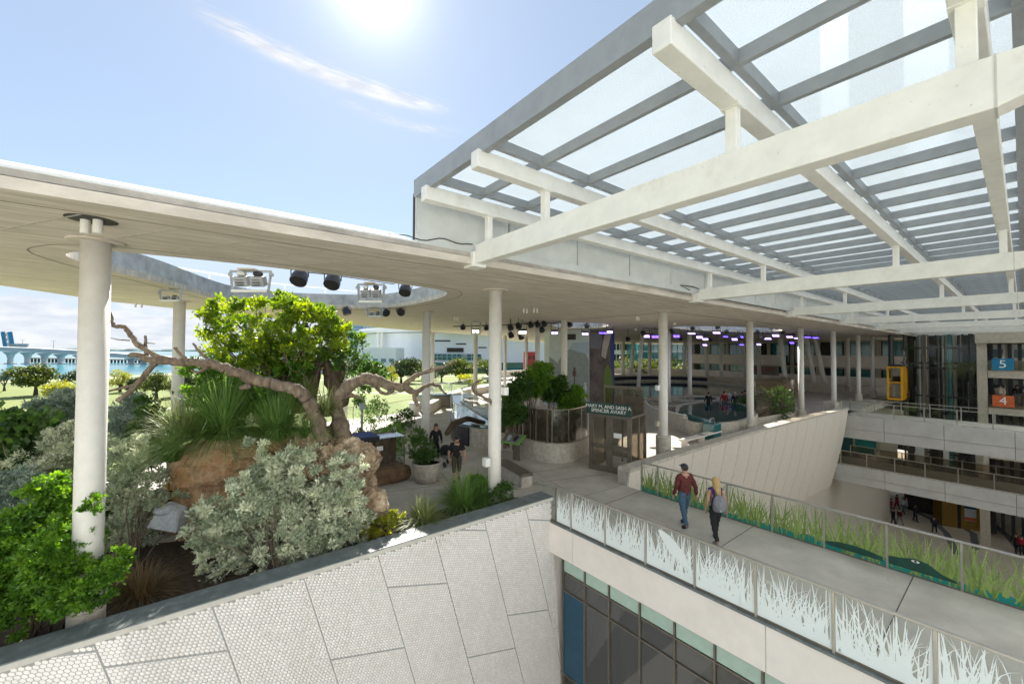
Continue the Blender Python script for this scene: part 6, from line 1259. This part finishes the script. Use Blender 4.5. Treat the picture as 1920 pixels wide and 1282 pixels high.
S('silver_bush', 'silvery bush behind the left side of the big column', [plobe(110, 870, 10.5, 70, 60, 50), plobe(130, 830, 10.6, 45, 42, 40), plobe(90, 930, 10, 60, 50, 50)], 'lf_silver', 3400, 8, .085, .42, 34, 260, W(110, 960, gz), .8, .6, .14, .2)
S('blue_grey_bush', 'blue grey bush low at the left edge', [plobe(30, 920, 8.6, 45, 40, 40), plobe(70, 950, 8.6, 34, 34, 30)], 'lf_bluegrey', 1800, 8, .065, .4, 35, 120, W(40, 1010, gz), .8, .6, .12, .2)
S('blue_grey_bush', 'slender blue grey bush top left of the big column', [plobe(125, 765, 12, 26, 45, 25), plobe(90, 790, 12, 40, 34, 30), plobe(70, 762, 12, 12, 22, 12)], 'lf_bluegrey', 1700, 8, .105, .3, 36, 110, D(110, 860, 12), .8, .8, .16, .2)
S('blue_grey_bush', 'blue grey bush right of the big column under the dead branch', [plobe(232, 785, 12, 32, 40, 28), plobe(262, 800, 12, 36, 30, 28), plobe(255, 765, 12.3, 16, 24, 14)], 'lf_bluegrey', 1700, 8, .105, .3, 37, 110, D(245, 860, 12), .8, .8, .16, .2)
S('dark_shrub', 'dark green upright shrub between the column and the rock', [plobe(285, 790, 11.6, 26, 48, 24), plobe(270, 830, 11.5, 34, 40, 30), plobe(240, 762, 12.5, 16, 20, 14)], 'lf_dark', 2000, 7, .09, .5, 38, 130, D(280, 880, 11.5), 1., .5, .14, .2)
S('sea_grape_shrub', 'shrub with large round dull green leaves at the left edge', [plobe(30, 810, 10.5, 60, 46, 45), plobe(70, 830, 10.5, 34, 36, 30), plobe(-30, 830, 10.5, 50, 60, 40)], 'lf_dark', 1100, 4, .17, .85, 39, 110, D(30, 930, 10.5), 1.1, .4, .2, .2)
S('green_shrub', 'bright green shrub filling the lower left corner', [plobe(40, 1030, 6.8, 75, 75, 55), plobe(110, 1060, 6.6, 65, 75, 50), plobe(20, 1130, 6.5, 80, 60, 55), plobe(90, 950, 7.2, 38, 60, 35), plobe(150, 1120, 6.5, 50, 30, 40), plobe(165, 1010, 7.0, 18, 18, 14)], 'lf_bright', 6500, 8, .066, .6, 40, 420, W(70, 1185, gz), 1., .3, .1, .15)
S('green_shrub', 'leafy green sprays wrapping the base of the big column', [plobe(172, 945, 6.7, 16, 24, 10), plobe(195, 1075, 6.55, 48, 24, 12), plobe(225, 1050, 6.8, 20, 28, 14), plobe(160, 1100, 6.5, 40, 18, 12)], 'lf_bright', 560, 8, .058, .6, 41, 60, W(150, 1170, gz), 1., .3, .07, .2)
S('dark_shrub', 'dark understorey behind the silvery bushes at far left', [plobe(60, 990, 9.6, 100, 50, 40), plobe(-40, 960, 9, 90, 80, 40), plobe(140, 960, 10.5, 70, 60, 40)], 'lf_dark', 3600, 7, .11, .5, 42, 200, D(60, 1060, 9.6), 1., .4, .2, .2)
grass('grass_clump', 'dry straw coloured grass clump at the foot of the big column', tuple(W(262, 1120, gz-.05)), .25, 800, .75, 'lf_dry', 8, 1.2, .009)
grass('grass_clump', 'dry grass under the silvery bush beside the coping', tuple(W(215, 1112, gz-.05)), .12, 240, .5, 'lf_dry', 9, 1.2, .009)
grass('grass_clump', 'pale striped lily turf spilling over the coping', tuple(W(795, 985, gz+.25)), .16, 620, .85, 'lf_grass_pale', 10, 1.25, .018)
grass('grass_clump', 'dark green grass clump left of the middle column', tuple(W(868, 950, gz+.2)), .35, 1300, 1.1, 'lf_grass', 11, 1.2, .013)
grass('grass_clump', 'brown tinged grass spreading right of the dark clump', tuple(W(905, 940, gz+.15)), .3, 800, 1.0, 'lf_grass', 12, 1.4, .012)
S('flowering_shrub', 'small shrub with pale flowers against the base of the middle column', [plobe(948, 915, 12.0, 22, 20, 22), plobe(925, 928, 12.0, 14, 12, 12)], 'lf_dark', 420, 7, .05, .5, 43, 60, W(945, 925, gz), 1.1, .3, .06, .2)
S('green_shrub', 'yellow green low shrub at the coping beside the boulder', [plobe(700, 990, 9.9, 26, 22, 24), plobe(735, 975, 9.9, 26, 16, 18)], 'lf_yellow', 480, 7, .055, .6, 44, 60, W(710, 1000, gz), 1.1, .3, .07, .2)
S('green_shrub', 'small broad leaved green plant left of the middle column', [plobe(895, 905, 12.6, 24, 16, 20)], 'lf_bright', 220, 6, .09, .55, 45, 30, W(895, 915, gz), 1.1, .5, .08, .2)
p = D(300, 965, 9.0); t = thing('tarp_bundle', 'pale blue grey sheet wrapped bundle under the silvery bushes', 'sheet', tuple(p))
q0, q1, q2, q3 = D(272, 990, 9.2), D(300, 950, 9.3), D(334, 962, 9.3), D(330, 1000, 9.2); up_ = Vector((cf.x, cf.y, .15))*.3
MB().add([q0, q1, q2, q3, q0+up_, q1+up_, q2+up_, q3+up_], [(0, 1, 2, 3), (7, 6, 5, 4), (0, 4, 5, 1), (1, 5, 6, 2), (2, 6, 7, 3), (3, 7, 4, 0)]).build('sheet', 'palecloth', t, bev=.03)
MB().ball(D(312, 955, 9.4), .2, 10, (1.2, 1, .6)).build('bundle', 'palecloth', t, True)
ld = thing('step_ladder', 'yellow ladder rail standing in the gap left of the rock', 'ladder', tuple(D(313, 960, 10)))
for x in (313, 324): MB().tube([D(x, 905, 10.2), D(x, 985, 10.0)], .02, 6).build('rail', 'yellow', ld)
for y in (920, 938, 956): MB().tube([D(313, y, 10.1), D(324, y, 10.1)], .014, 6).build('rung', 'blackmetal', ld)
P_(MB().beam(D(225, 1040, 9.9), D(336, 1010, 10.2), .3, .35).build('concrete_kerb', 'conc'), 'low concrete kerb behind the dry grass', 'kerb')
# ================================================================== TERRARIUM, PLANTER, BENCH
tr_ = thing('terrarium', 'glass terrarium with black lid standing on brown rockwork', 'terrarium', tuple(W(735, 905, 0)))
def at(x, y, z): return W(x, y, z)
T0, T1 = W(690, 918, 0), W(780, 900, 0); vx = (T1-T0).normalized(); vy = Vector((-vx.y, vx.x, 0)); vy = vy if vy.dot(cf) > 0 else -vy
T0 = T0+vy*.25-vx*.25; Lx = 1.85
def tb(u0, u1, v0, v1, z0, z1, nm, m, **k): return MB().prism([xy(T0+vx*a+vy*b) for a, b in ((u0, v0), (u1, v0), (u1, v1), (u0, v1))], z0, z1).build(nm, m, tr_, **k)
tb(-.1, 1.75, 0, .9, .45, .55, 'floor_tray', 'rocklog'); tb(0, 1.7, .85, .88, .55, 1.75, 'back_pane', 'barkdark')
tb(-.1, .72, -.04, .95, 1.62, 1.82, 'lid', 'blackmetal'); tb(-.12, .7, -.06, .97, 1.82, 1.84, 'lid_top', 'bluecloth')
tb(.72, 1.7, -.0, .9, 1.70, 1.73, 'glass_lid', 'glass')
for a, b, c_, d_ in ((-.1, 1.7, -.01, .01), (-.1, 1.7, .89, .91), (1.69, 1.71, 0, .9), (-.11, -.09, 0, .9)): tb(a, b, c_, d_, .55, 1.70, 'glass_pane', 'glass')
tb(1.68, 1.72, -.02, .02, .5, 1.72, 'corner_trim', 'steelrail'); tb(.62, .86, -.03, -.015, 1.28, 1.44, 'notice', 'white')
for pts_ in ([(.35, .4, .5), (.38, .35, .9), (.2, .4, 1.3), (.15, .35, 1.6)], [(.4, .4, .6), (.7, .35, 1.0), (.95, .4, 1.2)], [(.38, .38, .8), (.55, .5, 1.2), (.5, .45, 1.5)]):
    MB().tube([T0+vx*a+vy*b+Vector((0, 0, c_)) for a, b, c_ in pts_], [.05, .045, .035, .02][:len(pts_)], 7).build('branch', 'bark', tr_, True)
lg = thing('rockwork_base', 'long brown artificial log like rock under the terrarium', 'rock', tuple(T0)); q = T0+vx*.85+vy*.35
hull('rock_face', 'rocklog', lg, [((q.x, q.y, .25), (1.15, .5, .32), math.atan2(vx.y, vx.x)), ((q.x+vx.x*.6-vy.x*.15, q.y+vx.y*.6-vy.y*.15, .3), (.5, .42, .30), math.atan2(vx.y, vx.x)+.2)], 12, 5, .16, 2.)
pc = W(806, 905, 0)+vy*.3; pl_ = thing('round_planter', 'flared round pale concrete planter beside the terrarium', 'planter', tuple(pc))
MB().lathe((pc.x, pc.y), [(.42, 0), (.5, .3), (.58, .7), (.6, .74), (.54, .75), (.5, .66)], 36).build('bowl', 'plinth', pl_, True); MB().lathe((pc.x, pc.y), [(.52, .6), (.52, .66)], 24).build('soil', 'soil', pl_)
shrub('planter_shrub', 'dark bushy shrub growing in the round planter', 'shrub', (pc.x, pc.y, .66), [((pc.x-.2, pc.y+.1, 1.25), (.5, .5, .55)), ((pc.x-.25, pc.y+.3, 1.7), (.32, .32, .35)), ((pc.x, pc.y, .95), (.45, .45, .3))], 'lf_dark', 520, 7, .085, .5, 61, .4, 1., nst=8)
for i, (x, y, z0, lb, rx, rz) in enumerate(((725, 840, .2, 'leafy shrub with open branches behind the terrarium', 1.0, 1.0), (665, 835, .2, 'dark shrub between the boulder and the terrarium', .7, .8), (700, 790, .0, 'green shrub at the terrace edge left of the lamp post', 1.0, 1.1), (755, 790, 0, 'sparse shrub at the terrace edge beside the path', .8, .7))):
    p = W(x, y+35, 0) if i < 2 else W(x, y+15, 0); shrub('terrace_shrub', lb, 'shrub', (p.x, p.y, 0), [((p.x, p.y, .9*rz), (rx, rx, .8*rz)), ((p.x+.4*rx, p.y, 1.5*rz), (.5*rx, .5*rx, .4*rz))], 'lf_dark' if i % 2 else 'lf_bright', 420, 7, .10, .5, 65+i, .4, 1., nst=9)
bn = thing('concrete_bench', 'low brown grey concrete bench beside the middle column', 'bench', tuple(W(992, 922, 0)))
b0, b1 = W(1000, 912, 0), W(950, 882, 0); ux = (b1-b0).normalized(); uy = Vector((-ux.y, ux.x, 0)); uy = uy if uy.dot(-cR) > 0 else -uy
Lb = (b1-b0).length
def bb(u0, u1, v0, v1, z0, z1, nm, m): return MB().prism([xy(b0+ux*a+uy*b) for a, b in ((u0, v0), (u1, v0), (u1, v1), (u0, v1))], z0, z1).build(nm, m, bn, bev=.01)
bb(0, Lb, 0, .5, .40, .5, 'seat', 'bronze'); bb(.02, .16, .02, .48, 0, .4, 'leg', 'plinth'); bb(Lb-.2, Lb-.05, .02, .48, 0, .4, 'leg', 'plinth'); bb(.2, Lb-.2, .4, .48, 0, .4, 'apron', 'plinth')
# screened enclosure
en = thing('screened_enclosure', 'planting enclosure with rounded pale concrete base and tinted screens', 'enclosure', tuple(W(1030, 860, 0)))
ep = smooth_poly([xy(W(x, y, 0)) for x, y in ((963, 846), (985, 855), (1005, 862), (1035, 867), (1066, 866), (1090, 857), (1102, 846))]+[(18.5, 16.5), (20.5, 20.0), (17, 22.5), (13.2, 20.5), (12.2, 17.5)], 4)
MB().wallrun(ep, .003, .85, .16, True).build('base_wall', 'plinth', en); MB().prism(ep, .01, .55).build('soil', 'soil', en)
MB().wallrun(ep[:30], .85, 2.35, .02).build('screen', 'mesh', en); MB().tube([(x, y, 2.36) for x, y in ep[:30]], .022, 6).build('top_rail', 'steelrail', en)
MB().tube([(x, y, .87) for x, y in ep[:30]], .02, 6).build('bottom_rail', 'steelrail', en)
for k in (0, 3, 6, 8, 12, 16, 20, 24, 28): MB().box(ep[k][0]-.02, ep[k][0]+.02, ep[k][1]-.02, ep[k][1]+.02, .85, 2.36).build('post', 'steelrail', en)
a, b = W(1001, 858, 0), W(1026, 865, 0); f_ = (a-EYE).normalized()*-.12; f_.z = 0; a = a+f_; b = b+f_; a.z = b.z = 1.15; MB().beam(a, b, .05, 2.3).build('door_leaf', 'mesh', en)
for q in (a, b): MB().box(q.x-.03, q.x+.03, q.y-.03, q.y+.03, 0, 2.35).build('door_post', 'bronze', en)
a.z = b.z = 2.33; MB().beam(a, b, .07, .06).build('door_head', 'bronze', en); a.z = b.z = .9; MB().beam(a, b, .07, .06).build('door_rail', 'bronze', en)
for i, (x, y, q, w_, h_, m, lb) in enumerate(((968, 735, 20, 30, 34, 'lf_dark', 'dark leafy tree at the left of the screened enclosure'), (1005, 715, 21, 38, 38, 'lf_bright', 'brightest leafy tree in the screened enclosure'), (1040, 735, 21.5, 30, 32, 'lf_dark', 'mid green tree behind the column in the enclosure'), (1072, 752, 21, 26, 28, 'lf_bright', 'round lit bush right of the enclosure column'), (960, 780, 19, 26, 22, 'lf_dark', 'low dark bush at the left of the enclosure'), (1050, 790, 19.5, 40, 18, 'lf_dark', 'low ferny growth inside the enclosure front'))):
    p = D(x, y, q); t = thing('enclosure_tree', lb, 'tree' if i < 4 else 'bush', (p.x, p.y, .5)); cc = fol(t, [plobe(x, y, q, w_*.8, h_*.6), plobe(x+w_*.3, y-h_*.5, q, w_*.6, h_*.5), plobe(x-w_*.35, y+h_*.25, q, w_*.6, h_*.5)], m, 950, 6, .16, .5, 70+i, 80, .35, 1., .4, rad=.22)
    mb = MB()
    for c in cc[::9]: c = Vector(c); b = Vector((p.x+rnd.gauss(0, .25), p.y+rnd.gauss(0, .25), .5)); mb.tube([b, (b+c)/2+Vector((rnd.gauss(0, .1), 0, .1)), c], [.045, .03, .01], 5)
    mb.build('trunk', 'bark', t, True)
for i, (x, y) in enumerate(((1077, 700), (1097, 728))):
    p = D(x, y, 24); t = P_(MB().ball(p, .16, 8, (.7, .7, 1.4)).ball(p+Vector((0, 0, .28)), .08, 8).tube([p-Vector((0, 0, .2)), p-Vector((0, 0, 1.6 if i == 0 else .6))], .03, 5).build('bird', 'barkdark' if i == 0 else 'palecloth', None, True), ['dark bird perched on a stump before the mural', 'pale pinkish bird perched above the round bush'][i], 'bird')
# glass door lobby
dl = thing('glass_door_lobby', 'bronze framed glass door lobby of the walk-through planting enclosure', 'doorway', (13.9, 10.8, 0))
a, b = W(1107, 878, 0), W(1182, 893, 0); a.z = b.z = 0; vd_ = (b-a).normalized(); nb_ = Vector((-vd_.y, vd_.x, 0)); nb_ = nb_ if nb_.dot(cf) > 0 else -nb_; LL = (b-a).length; HH = 2.35
def db_(u0, u1, v0, v1, z0, z1, nm, m, parent=dl): return MB().prism([xy(a+vd_*p+nb_*q) for p, q in ((u0, v0), (u1, v0), (u1, v1), (u0, v1))], z0, z1).build(nm, m, parent)
for u in (0, LL*.49, LL): db_(u-.05, u+.05, -.04, .06, 0, HH, 'frame_post', 'bronze')
db_(.052, LL*.49-.052, -.03, .05, 0, .22, 'bottom_rail', 'bronze'); db_(LL*.49+.052, LL-.052, -.03, .05, 0, .22, 'bottom_rail', 'bronze')
for k, (u0, u1) in enumerate(((.06, LL*.49-.06), (LL*.49+.06, LL-.06))):
    dr = db_(u0, u1, 0, .03, .24, HH-.15, 'door_leaf', 'glass'); db_(u0, u1, -.02, .045, .95, 1.13, 'lock_rail', 'bronze')
    for uu in (u0, u1-.07): db_(uu, uu+.07, -.02, .045, .22, HH-.1, 'stile', 'bronze')
db_(LL*.49+.2, LL*.49+.55, -.03, -.022, 1.45, 1.65, 'notice', 'white')
db_(-.05, LL+.05, -.06, .08, HH-.1, HH, 'head_rail', 'bronze')
for v in (.9, 1.7): db_(LL-.04, LL+.04, v-.03, v+.03, 0, HH, 'frame_post', 'bronze')
db_(LL-.03, LL+.03, .0, 1.7, HH-.08, HH, 'head_rail', 'bronze'); db_(LL-.01, LL+.01, .07, 1.68, .0, HH-.08, 'side_pane', 'mesh'); db_(-.01, .01, .07, 1.68, .0, HH-.08, 'side_pane', 'mesh')
db_(-.2, 1.6, 1.9, 1.95, .2, 3.3, 'rear_screen', 'mesh'); db_(-.25, 1.65, 1.86, 2.0, 3.3, 3.42, 'rear_head', 'bronze')
for u in (-.25, .6, 1.6): db_(u, u+.05, 1.88, 1.96, 0, 3.3, 'rear_post', 'bronze')
sg = thing('name_sign', 'dark green sign board with pale lettering above the glass doors', 'sign', tuple(a+Vector((0, 0, HH))))
bd = db_(-.12, LL+.1, -.14, -.06, HH+.02, HH+.50, 'board', 'signgreen' if 'signgreen' in M else 'darkgreen', sg)
q = a+vd_*(LL/2)-nb_*.147; text('MARY M. AND SASH A.\nSPENCER AVIARY', .20, (q.x, q.y, HH+.26), vd_, 'white', bd, 'lettering', .004)
# info panel
ip = thing('info_panel', 'tilted information panel with green edge on a grey leg', 'information panel', tuple(W(965, 862, 0)))
c = W(962, 862, 0); v1_ = vd_; n1 = nb_
MB().prism([xy(c+v1_*a_+n1*b_) for a_, b_ in ((-.06, .05), (.3, .05), (.3, .12), (-.06, .12))], 0, .85).build('leg', 'bronze', ip)
def quad(c, hu, hv, tilt, z, nm, m, lift): 
    vs = []
    for s_, t_ in ((-1, -1), (1, -1), (1, 1), (-1, 1)): q = c+v1_*hu*s_+n1*hv*t_; vs.append((q.x, q.y, z+tilt*t_+lift))
    vs += [(x, y, zz-.03) for x, y, zz in vs]; return MB().add(vs, [(0, 1, 2, 3), (7, 6, 5, 4), (0, 4, 5, 1), (1, 5, 6, 2), (2, 6, 7, 3), (3, 7, 4, 0)]).build(nm, m, ip)
quad(c, .55, .3, .17, .98, 'board', 'lf_sign' if 'lf_sign' in M else 'teal_print', 0); quad(c-v1_*.06, .45, .23, .13, .98, 'printed_sheet', 'greybag', .012)
quad(c-v1_*.25, .14, .15, .085, .98, 'picture', 'palecloth', .02); quad(c+v1_*.15, .1, .15, .085, .98, 'picture', 'blackmetal', .02)
# curved clear tank at left of the enclosure
gt = thing('curved_water_tank', 'curved clear walled water tank with black base left of the enclosure', 'water tank', tuple(W(870, 820, 0)))
gp_ = smooth_poly([xy(W(x, y, 0)) for x, y in ((846, 795), (852, 825), (880, 836), (905, 840), (930, 835))]+[(14.5, 22.0), (16.5, 27), (20, 31), (15.5, 33)]+[xy(W(840, 760, 0))], 5)
MB().prism(gp_, .004, .99).build('base', 'plinth', gt); MB().wallrun(gp_[1:11], .01, .98, .22).build('front_panel', 'blackmetal', gt); MB().prism(inset(gp_, .1), 1.0, 1.06).build('water_surface', 'poolwater', gt)
MB().wallrun(gp_, 1.0, 2.05, .03, True).build('clear_wall', 'glass', gt); MB().tube([(x, y, 2.06) for x, y in gp_+[gp_[0]]], .03, 6).build('top_edge', 'palepanel', gt)
a2, b2_ = W(884, 836, 0), W(920, 843, 0); MB().add([(a2.x, a2.y, .02), (b2_.x, b2_.y, .02), (b2_.x+.3, b2_.y+.5, 1.1), (a2.x+.35, a2.y+.6, 1.1), (b2_.x+.6, b2_.y+.5, .02), (a2.x+.6, a2.y+.7, .02)], [(0, 1, 2, 3), (1, 4, 2), (0, 3, 5)]).build('sloped_plinth', 'plinth', gt)
q = W(865, 815, 1.0); MB().tube([(q.x-.5, q.y+.5, 1.05), (q.x+.3, q.y+1.3, 1.3), (q.x+1.6, q.y+2, 1.35), (q.x+2.6, q.y+1.8, 1.05)], [.12, .16, .15, .1], 8).build('sunken_log', 'barkdark', gt, True)
rl = thing('curved_ramp', 'pale curved ramp with glass parapet behind the water tank', 'ramp', tuple(W(880, 740, 0)))
rp2 = [xy(W(x, y, 0)) for x, y in ((800, 775), (830, 757), (870, 743), (920, 733), (965, 727))]
MB().wallrun(rp2, .003, .75, .6).build('ramp_body', 'bandwall', rl); MB().wallrun(rp2, .75, 1.8, .03).build('glass_pane', 'glass', rl); MB().tube([(x, y, 1.82) for x, y in rp2], .03, 6).build('top_rail', 'white', rl)
for i, (x, y, lb) in enumerate(((735, 800, 'glass terrace balustrade at the left of the open lawn view'),)):
    t = thing('glass_balustrade', lb, 'railing', tuple(W(700, 790, 0))); ps_ = [W(x_, y_, 0) for x_, y_ in ((606, 800), (662, 791), (725, 783), (775, 772))]
    MB().tube([p+Vector((0, 0, 1.05)) for p in ps_], .025, 6).build('handrail', 'steelrail', t)
    for u, v in zip(ps_, ps_[1:]): MB().wallrun([xy(u), xy(v)], .05, 1.0, .015).build('glass_pane', 'glass', t)
    for p in ps_+[(ps_[0]+ps_[1])/2, (ps_[1]+ps_[2])/2]: MB().box(p.x-.03, p.x+.03, p.y-.03, p.y+.03, 0, 1.05).build('post', 'steelrail', t)
MB().lathe(xy(W(777, 776, 0)), [(.35, 0), (.42, .9), (.44, .92)], 20).build('litter_bin', 'palepanel', None, label='flared pale bin at the terrace edge beside the terrarium column', cat='bin')
vw = thing('viewer_scope', 'blue grey upright viewing post in the shrubs behind the terrarium', 'post', tuple(W(678, 815, 0))); q = W(678, 815, 0)
MB().box(q.x-.06, q.x+.06, q.y-.06, q.y+.06, 0, 1.9).build('post', 'greysteel', vw); MB().box(q.x-.16, q.x+.16, q.y-.1, q.y+.1, 1.5, 2.1).build('head', 'tower', vw)
# mural wall
mw = thing('mural_wall', 'tall freestanding wall painted with grey and green organic shapes', 'painted wall', tuple(D(1080, 700, 37)))
ma, mb_, mc = D(1030, 660, 37), D(1105, 660, 35), D(1152, 660, 37.5)
for q in (ma, mb_, mc): q.z = 0
MB().prism([xy(ma), xy(mb_), xy(mb_+Vector((.5, 1.2, 0))), xy(ma+Vector((.5, 1.2, 0)))], 0, ZR-.01).build('left_face', 'mural1', mw) if 'mural1' in M else MB().prism([xy(ma), xy(mb_), xy(mb_+Vector((.5, 1.2, 0))), xy(ma+Vector((.5, 1.2, 0)))], 0, ZR-.01).build('left_face', 'palepanel', mw)
MB().prism([xy(mb_), xy(mc), xy(mc+Vector((-.3, 1.0, 0))), xy(mb_+Vector((.2, 1.2, 0)))], 0, ZR-.012).build('right_face', 'muralbrown' if 'muralbrown' in M else 'bronze', mw)
def onwall(P, Q, pts_, nm, m, lift, par_):
    n_ = (Q-P).normalized(); o_ = Vector((n_.y, -n_.x, 0)); o_ = -o_ if o_.dot(cf) > 0 else o_; Lw = (Q-P).length
    return MB().add([(P+n_*Lw*u+o_*lift+Vector((0, 0, z))) for u, z in pts_], [tuple(range(len(pts_)))]).build(nm, m, par_)
onwall(ma, mb_, [(.0, .1), (.99, .1), (.99, 4.2), (.9, 4.9), (.78, 5.3), (.6, 5.35), (.5, 5.1), (.42, 5.0), (.3, 4.5), (.22, 3.9), (.12, 4.2), (.0, 4.5)], 'painted_shape', 'muralgrey' if 'muralgrey' in M else 'greysteel', .02, mw)
onwall(ma, mb_, [(.5, 5.2), (.99, 4.7), (.99, 5.8), (.6, 5.75), (.56, 5.4)], 'painted_shape', 'tower', .03, mw)
onwall(ma, mb_, [(.44, 6.0), (.68, 6.0), (.68, 6.5), (.44, 6.5)], 'vent', 'darkint', .04, mw)
onwall(mb_, mc, [(.55, .1), (.9, .1), (.92, 2.0), (.86, 3.2), (.7, 3.9), (.58, 3.3), (.5, 1.4)], 'painted_shape', 'green_print', .03, mw)
onwall(mb_, mc, [(.8, .1), (.99, .1), (.99, 6.7), (.88, 6.7), (.8, 5.5), (.86, 4.0), (.93, 2.6), (.9, 1.2)], 'painted_shape', 'bluecloth', .025, mw)
onwall(mb_, mc, [(.45, 4.6), (.62, 4.3), (.7, 5.2), (.8, 6.0), (.86, 6.6), (.6, 6.6), (.5, 5.6)], 'painted_shape', 'beige', .03, mw)
onwall(mb_, mc, [(.02, 5.3), (.42, 5.2), (.5, 5.9), (.45, 6.6), (.02, 6.6)], 'painted_shape', 'greybag', .02, mw)
# small things
for i, (x, y, dep, lb) in enumerate(((946, 733, 12.2, 'white box strapped to the right of the middle column'), (912, 866, 12, 'small white fitting low on the middle column'))):
    p = D(x, y, dep); P_(MB().box(p.x-.08, p.x+.08, p.y-.1, p.y+.1, p.z-.12, p.z+.12).build('junction_box', 'white', bev=.01), lb, 'box')
for x, y, dep, lb in ((328, 735, 15.4, 'loudspeaker pair fixed to the second left column'),):
    p = D(x, y, dep); t = thing('loudspeaker', lb, 'loudspeaker', tuple(p)); MB().box(p.x-.12, p.x+.12, p.y-.12, p.y+.12, p.z-.16, p.z+.16).build('case', 'white', t, bev=.02); MB().tube([p-cf*.13, p-cf*.15], .07, 14).build('cone', 'black', t)
for i, (x, y, lb) in enumerate(((1233, 727, 'small white box on the column at the start of the tiled wall'), (1232, 794, 'pinkish round fitting low on the column at the start of the tiled wall'))):
    p = D(x, y, 18.6); P_(MB().box(p.x-.1, p.x+.1, p.y-.08, p.y+.08, p.z-.12, p.z+.12).build('junction_box', 'beige' if i else 'white', bev=.02), lb, 'box')
q = W(1335, 822, .0); t = thing('tank_stand', 'small metal framed box with blue green side standing by the open tank', 'box', tuple(q)); MB().box(q.x-.4, q.x+.4, q.y-.35, q.y+.35, .0, .9).build('case', 'tealglass', t, bev=.03); MB().tube([(q.x-.3, q.y, .9), (q.x-.2, q.y, 1.15), (q.x+.2, q.y, 1.15), (q.x+.3, q.y, .9)], .03, 6).build('handle', 'steelrail', t)
for i, (x, y, lb) in enumerate(((1300, 835, 'low white bench left of the metal framed box'), (1330, 826, 'thin white bench top in front of the metal framed box'))):
    q = W(x, y, 0); t = thing('low_bench', lb, 'bench', tuple(q)); MB().box(q.x-1.1, q.x+1.1, q.y-.2, q.y+.2, .38, .46).build('seat', 'bandwall', t, bev=.01)
    for s_ in (-.9, .9): MB().box(q.x+s_-.06, q.x+s_+.06, q.y-.15, q.y+.15, 0, .38).build('leg', 'bandwall', t)
# unseen facade added behind the viewpoint so its sunlit wall lights the courtyard
of = thing('bounce_building', 'unseen pale building added on the near side to bounce sunlight into the courtyard', 'building', (20, -12, -12.6))
MB().box(-45, 95, -16, -12, -12.6, 12.5).build('facade', 'white', of)
for k in range(22):
    for z in (-9.5, -5.3, -1.0, 3.3): MB().box(-42+k*6.2, -38.4+k*6.2, -12.06, -11.98, z, z+1.4).build('window', 'tealglass', of)
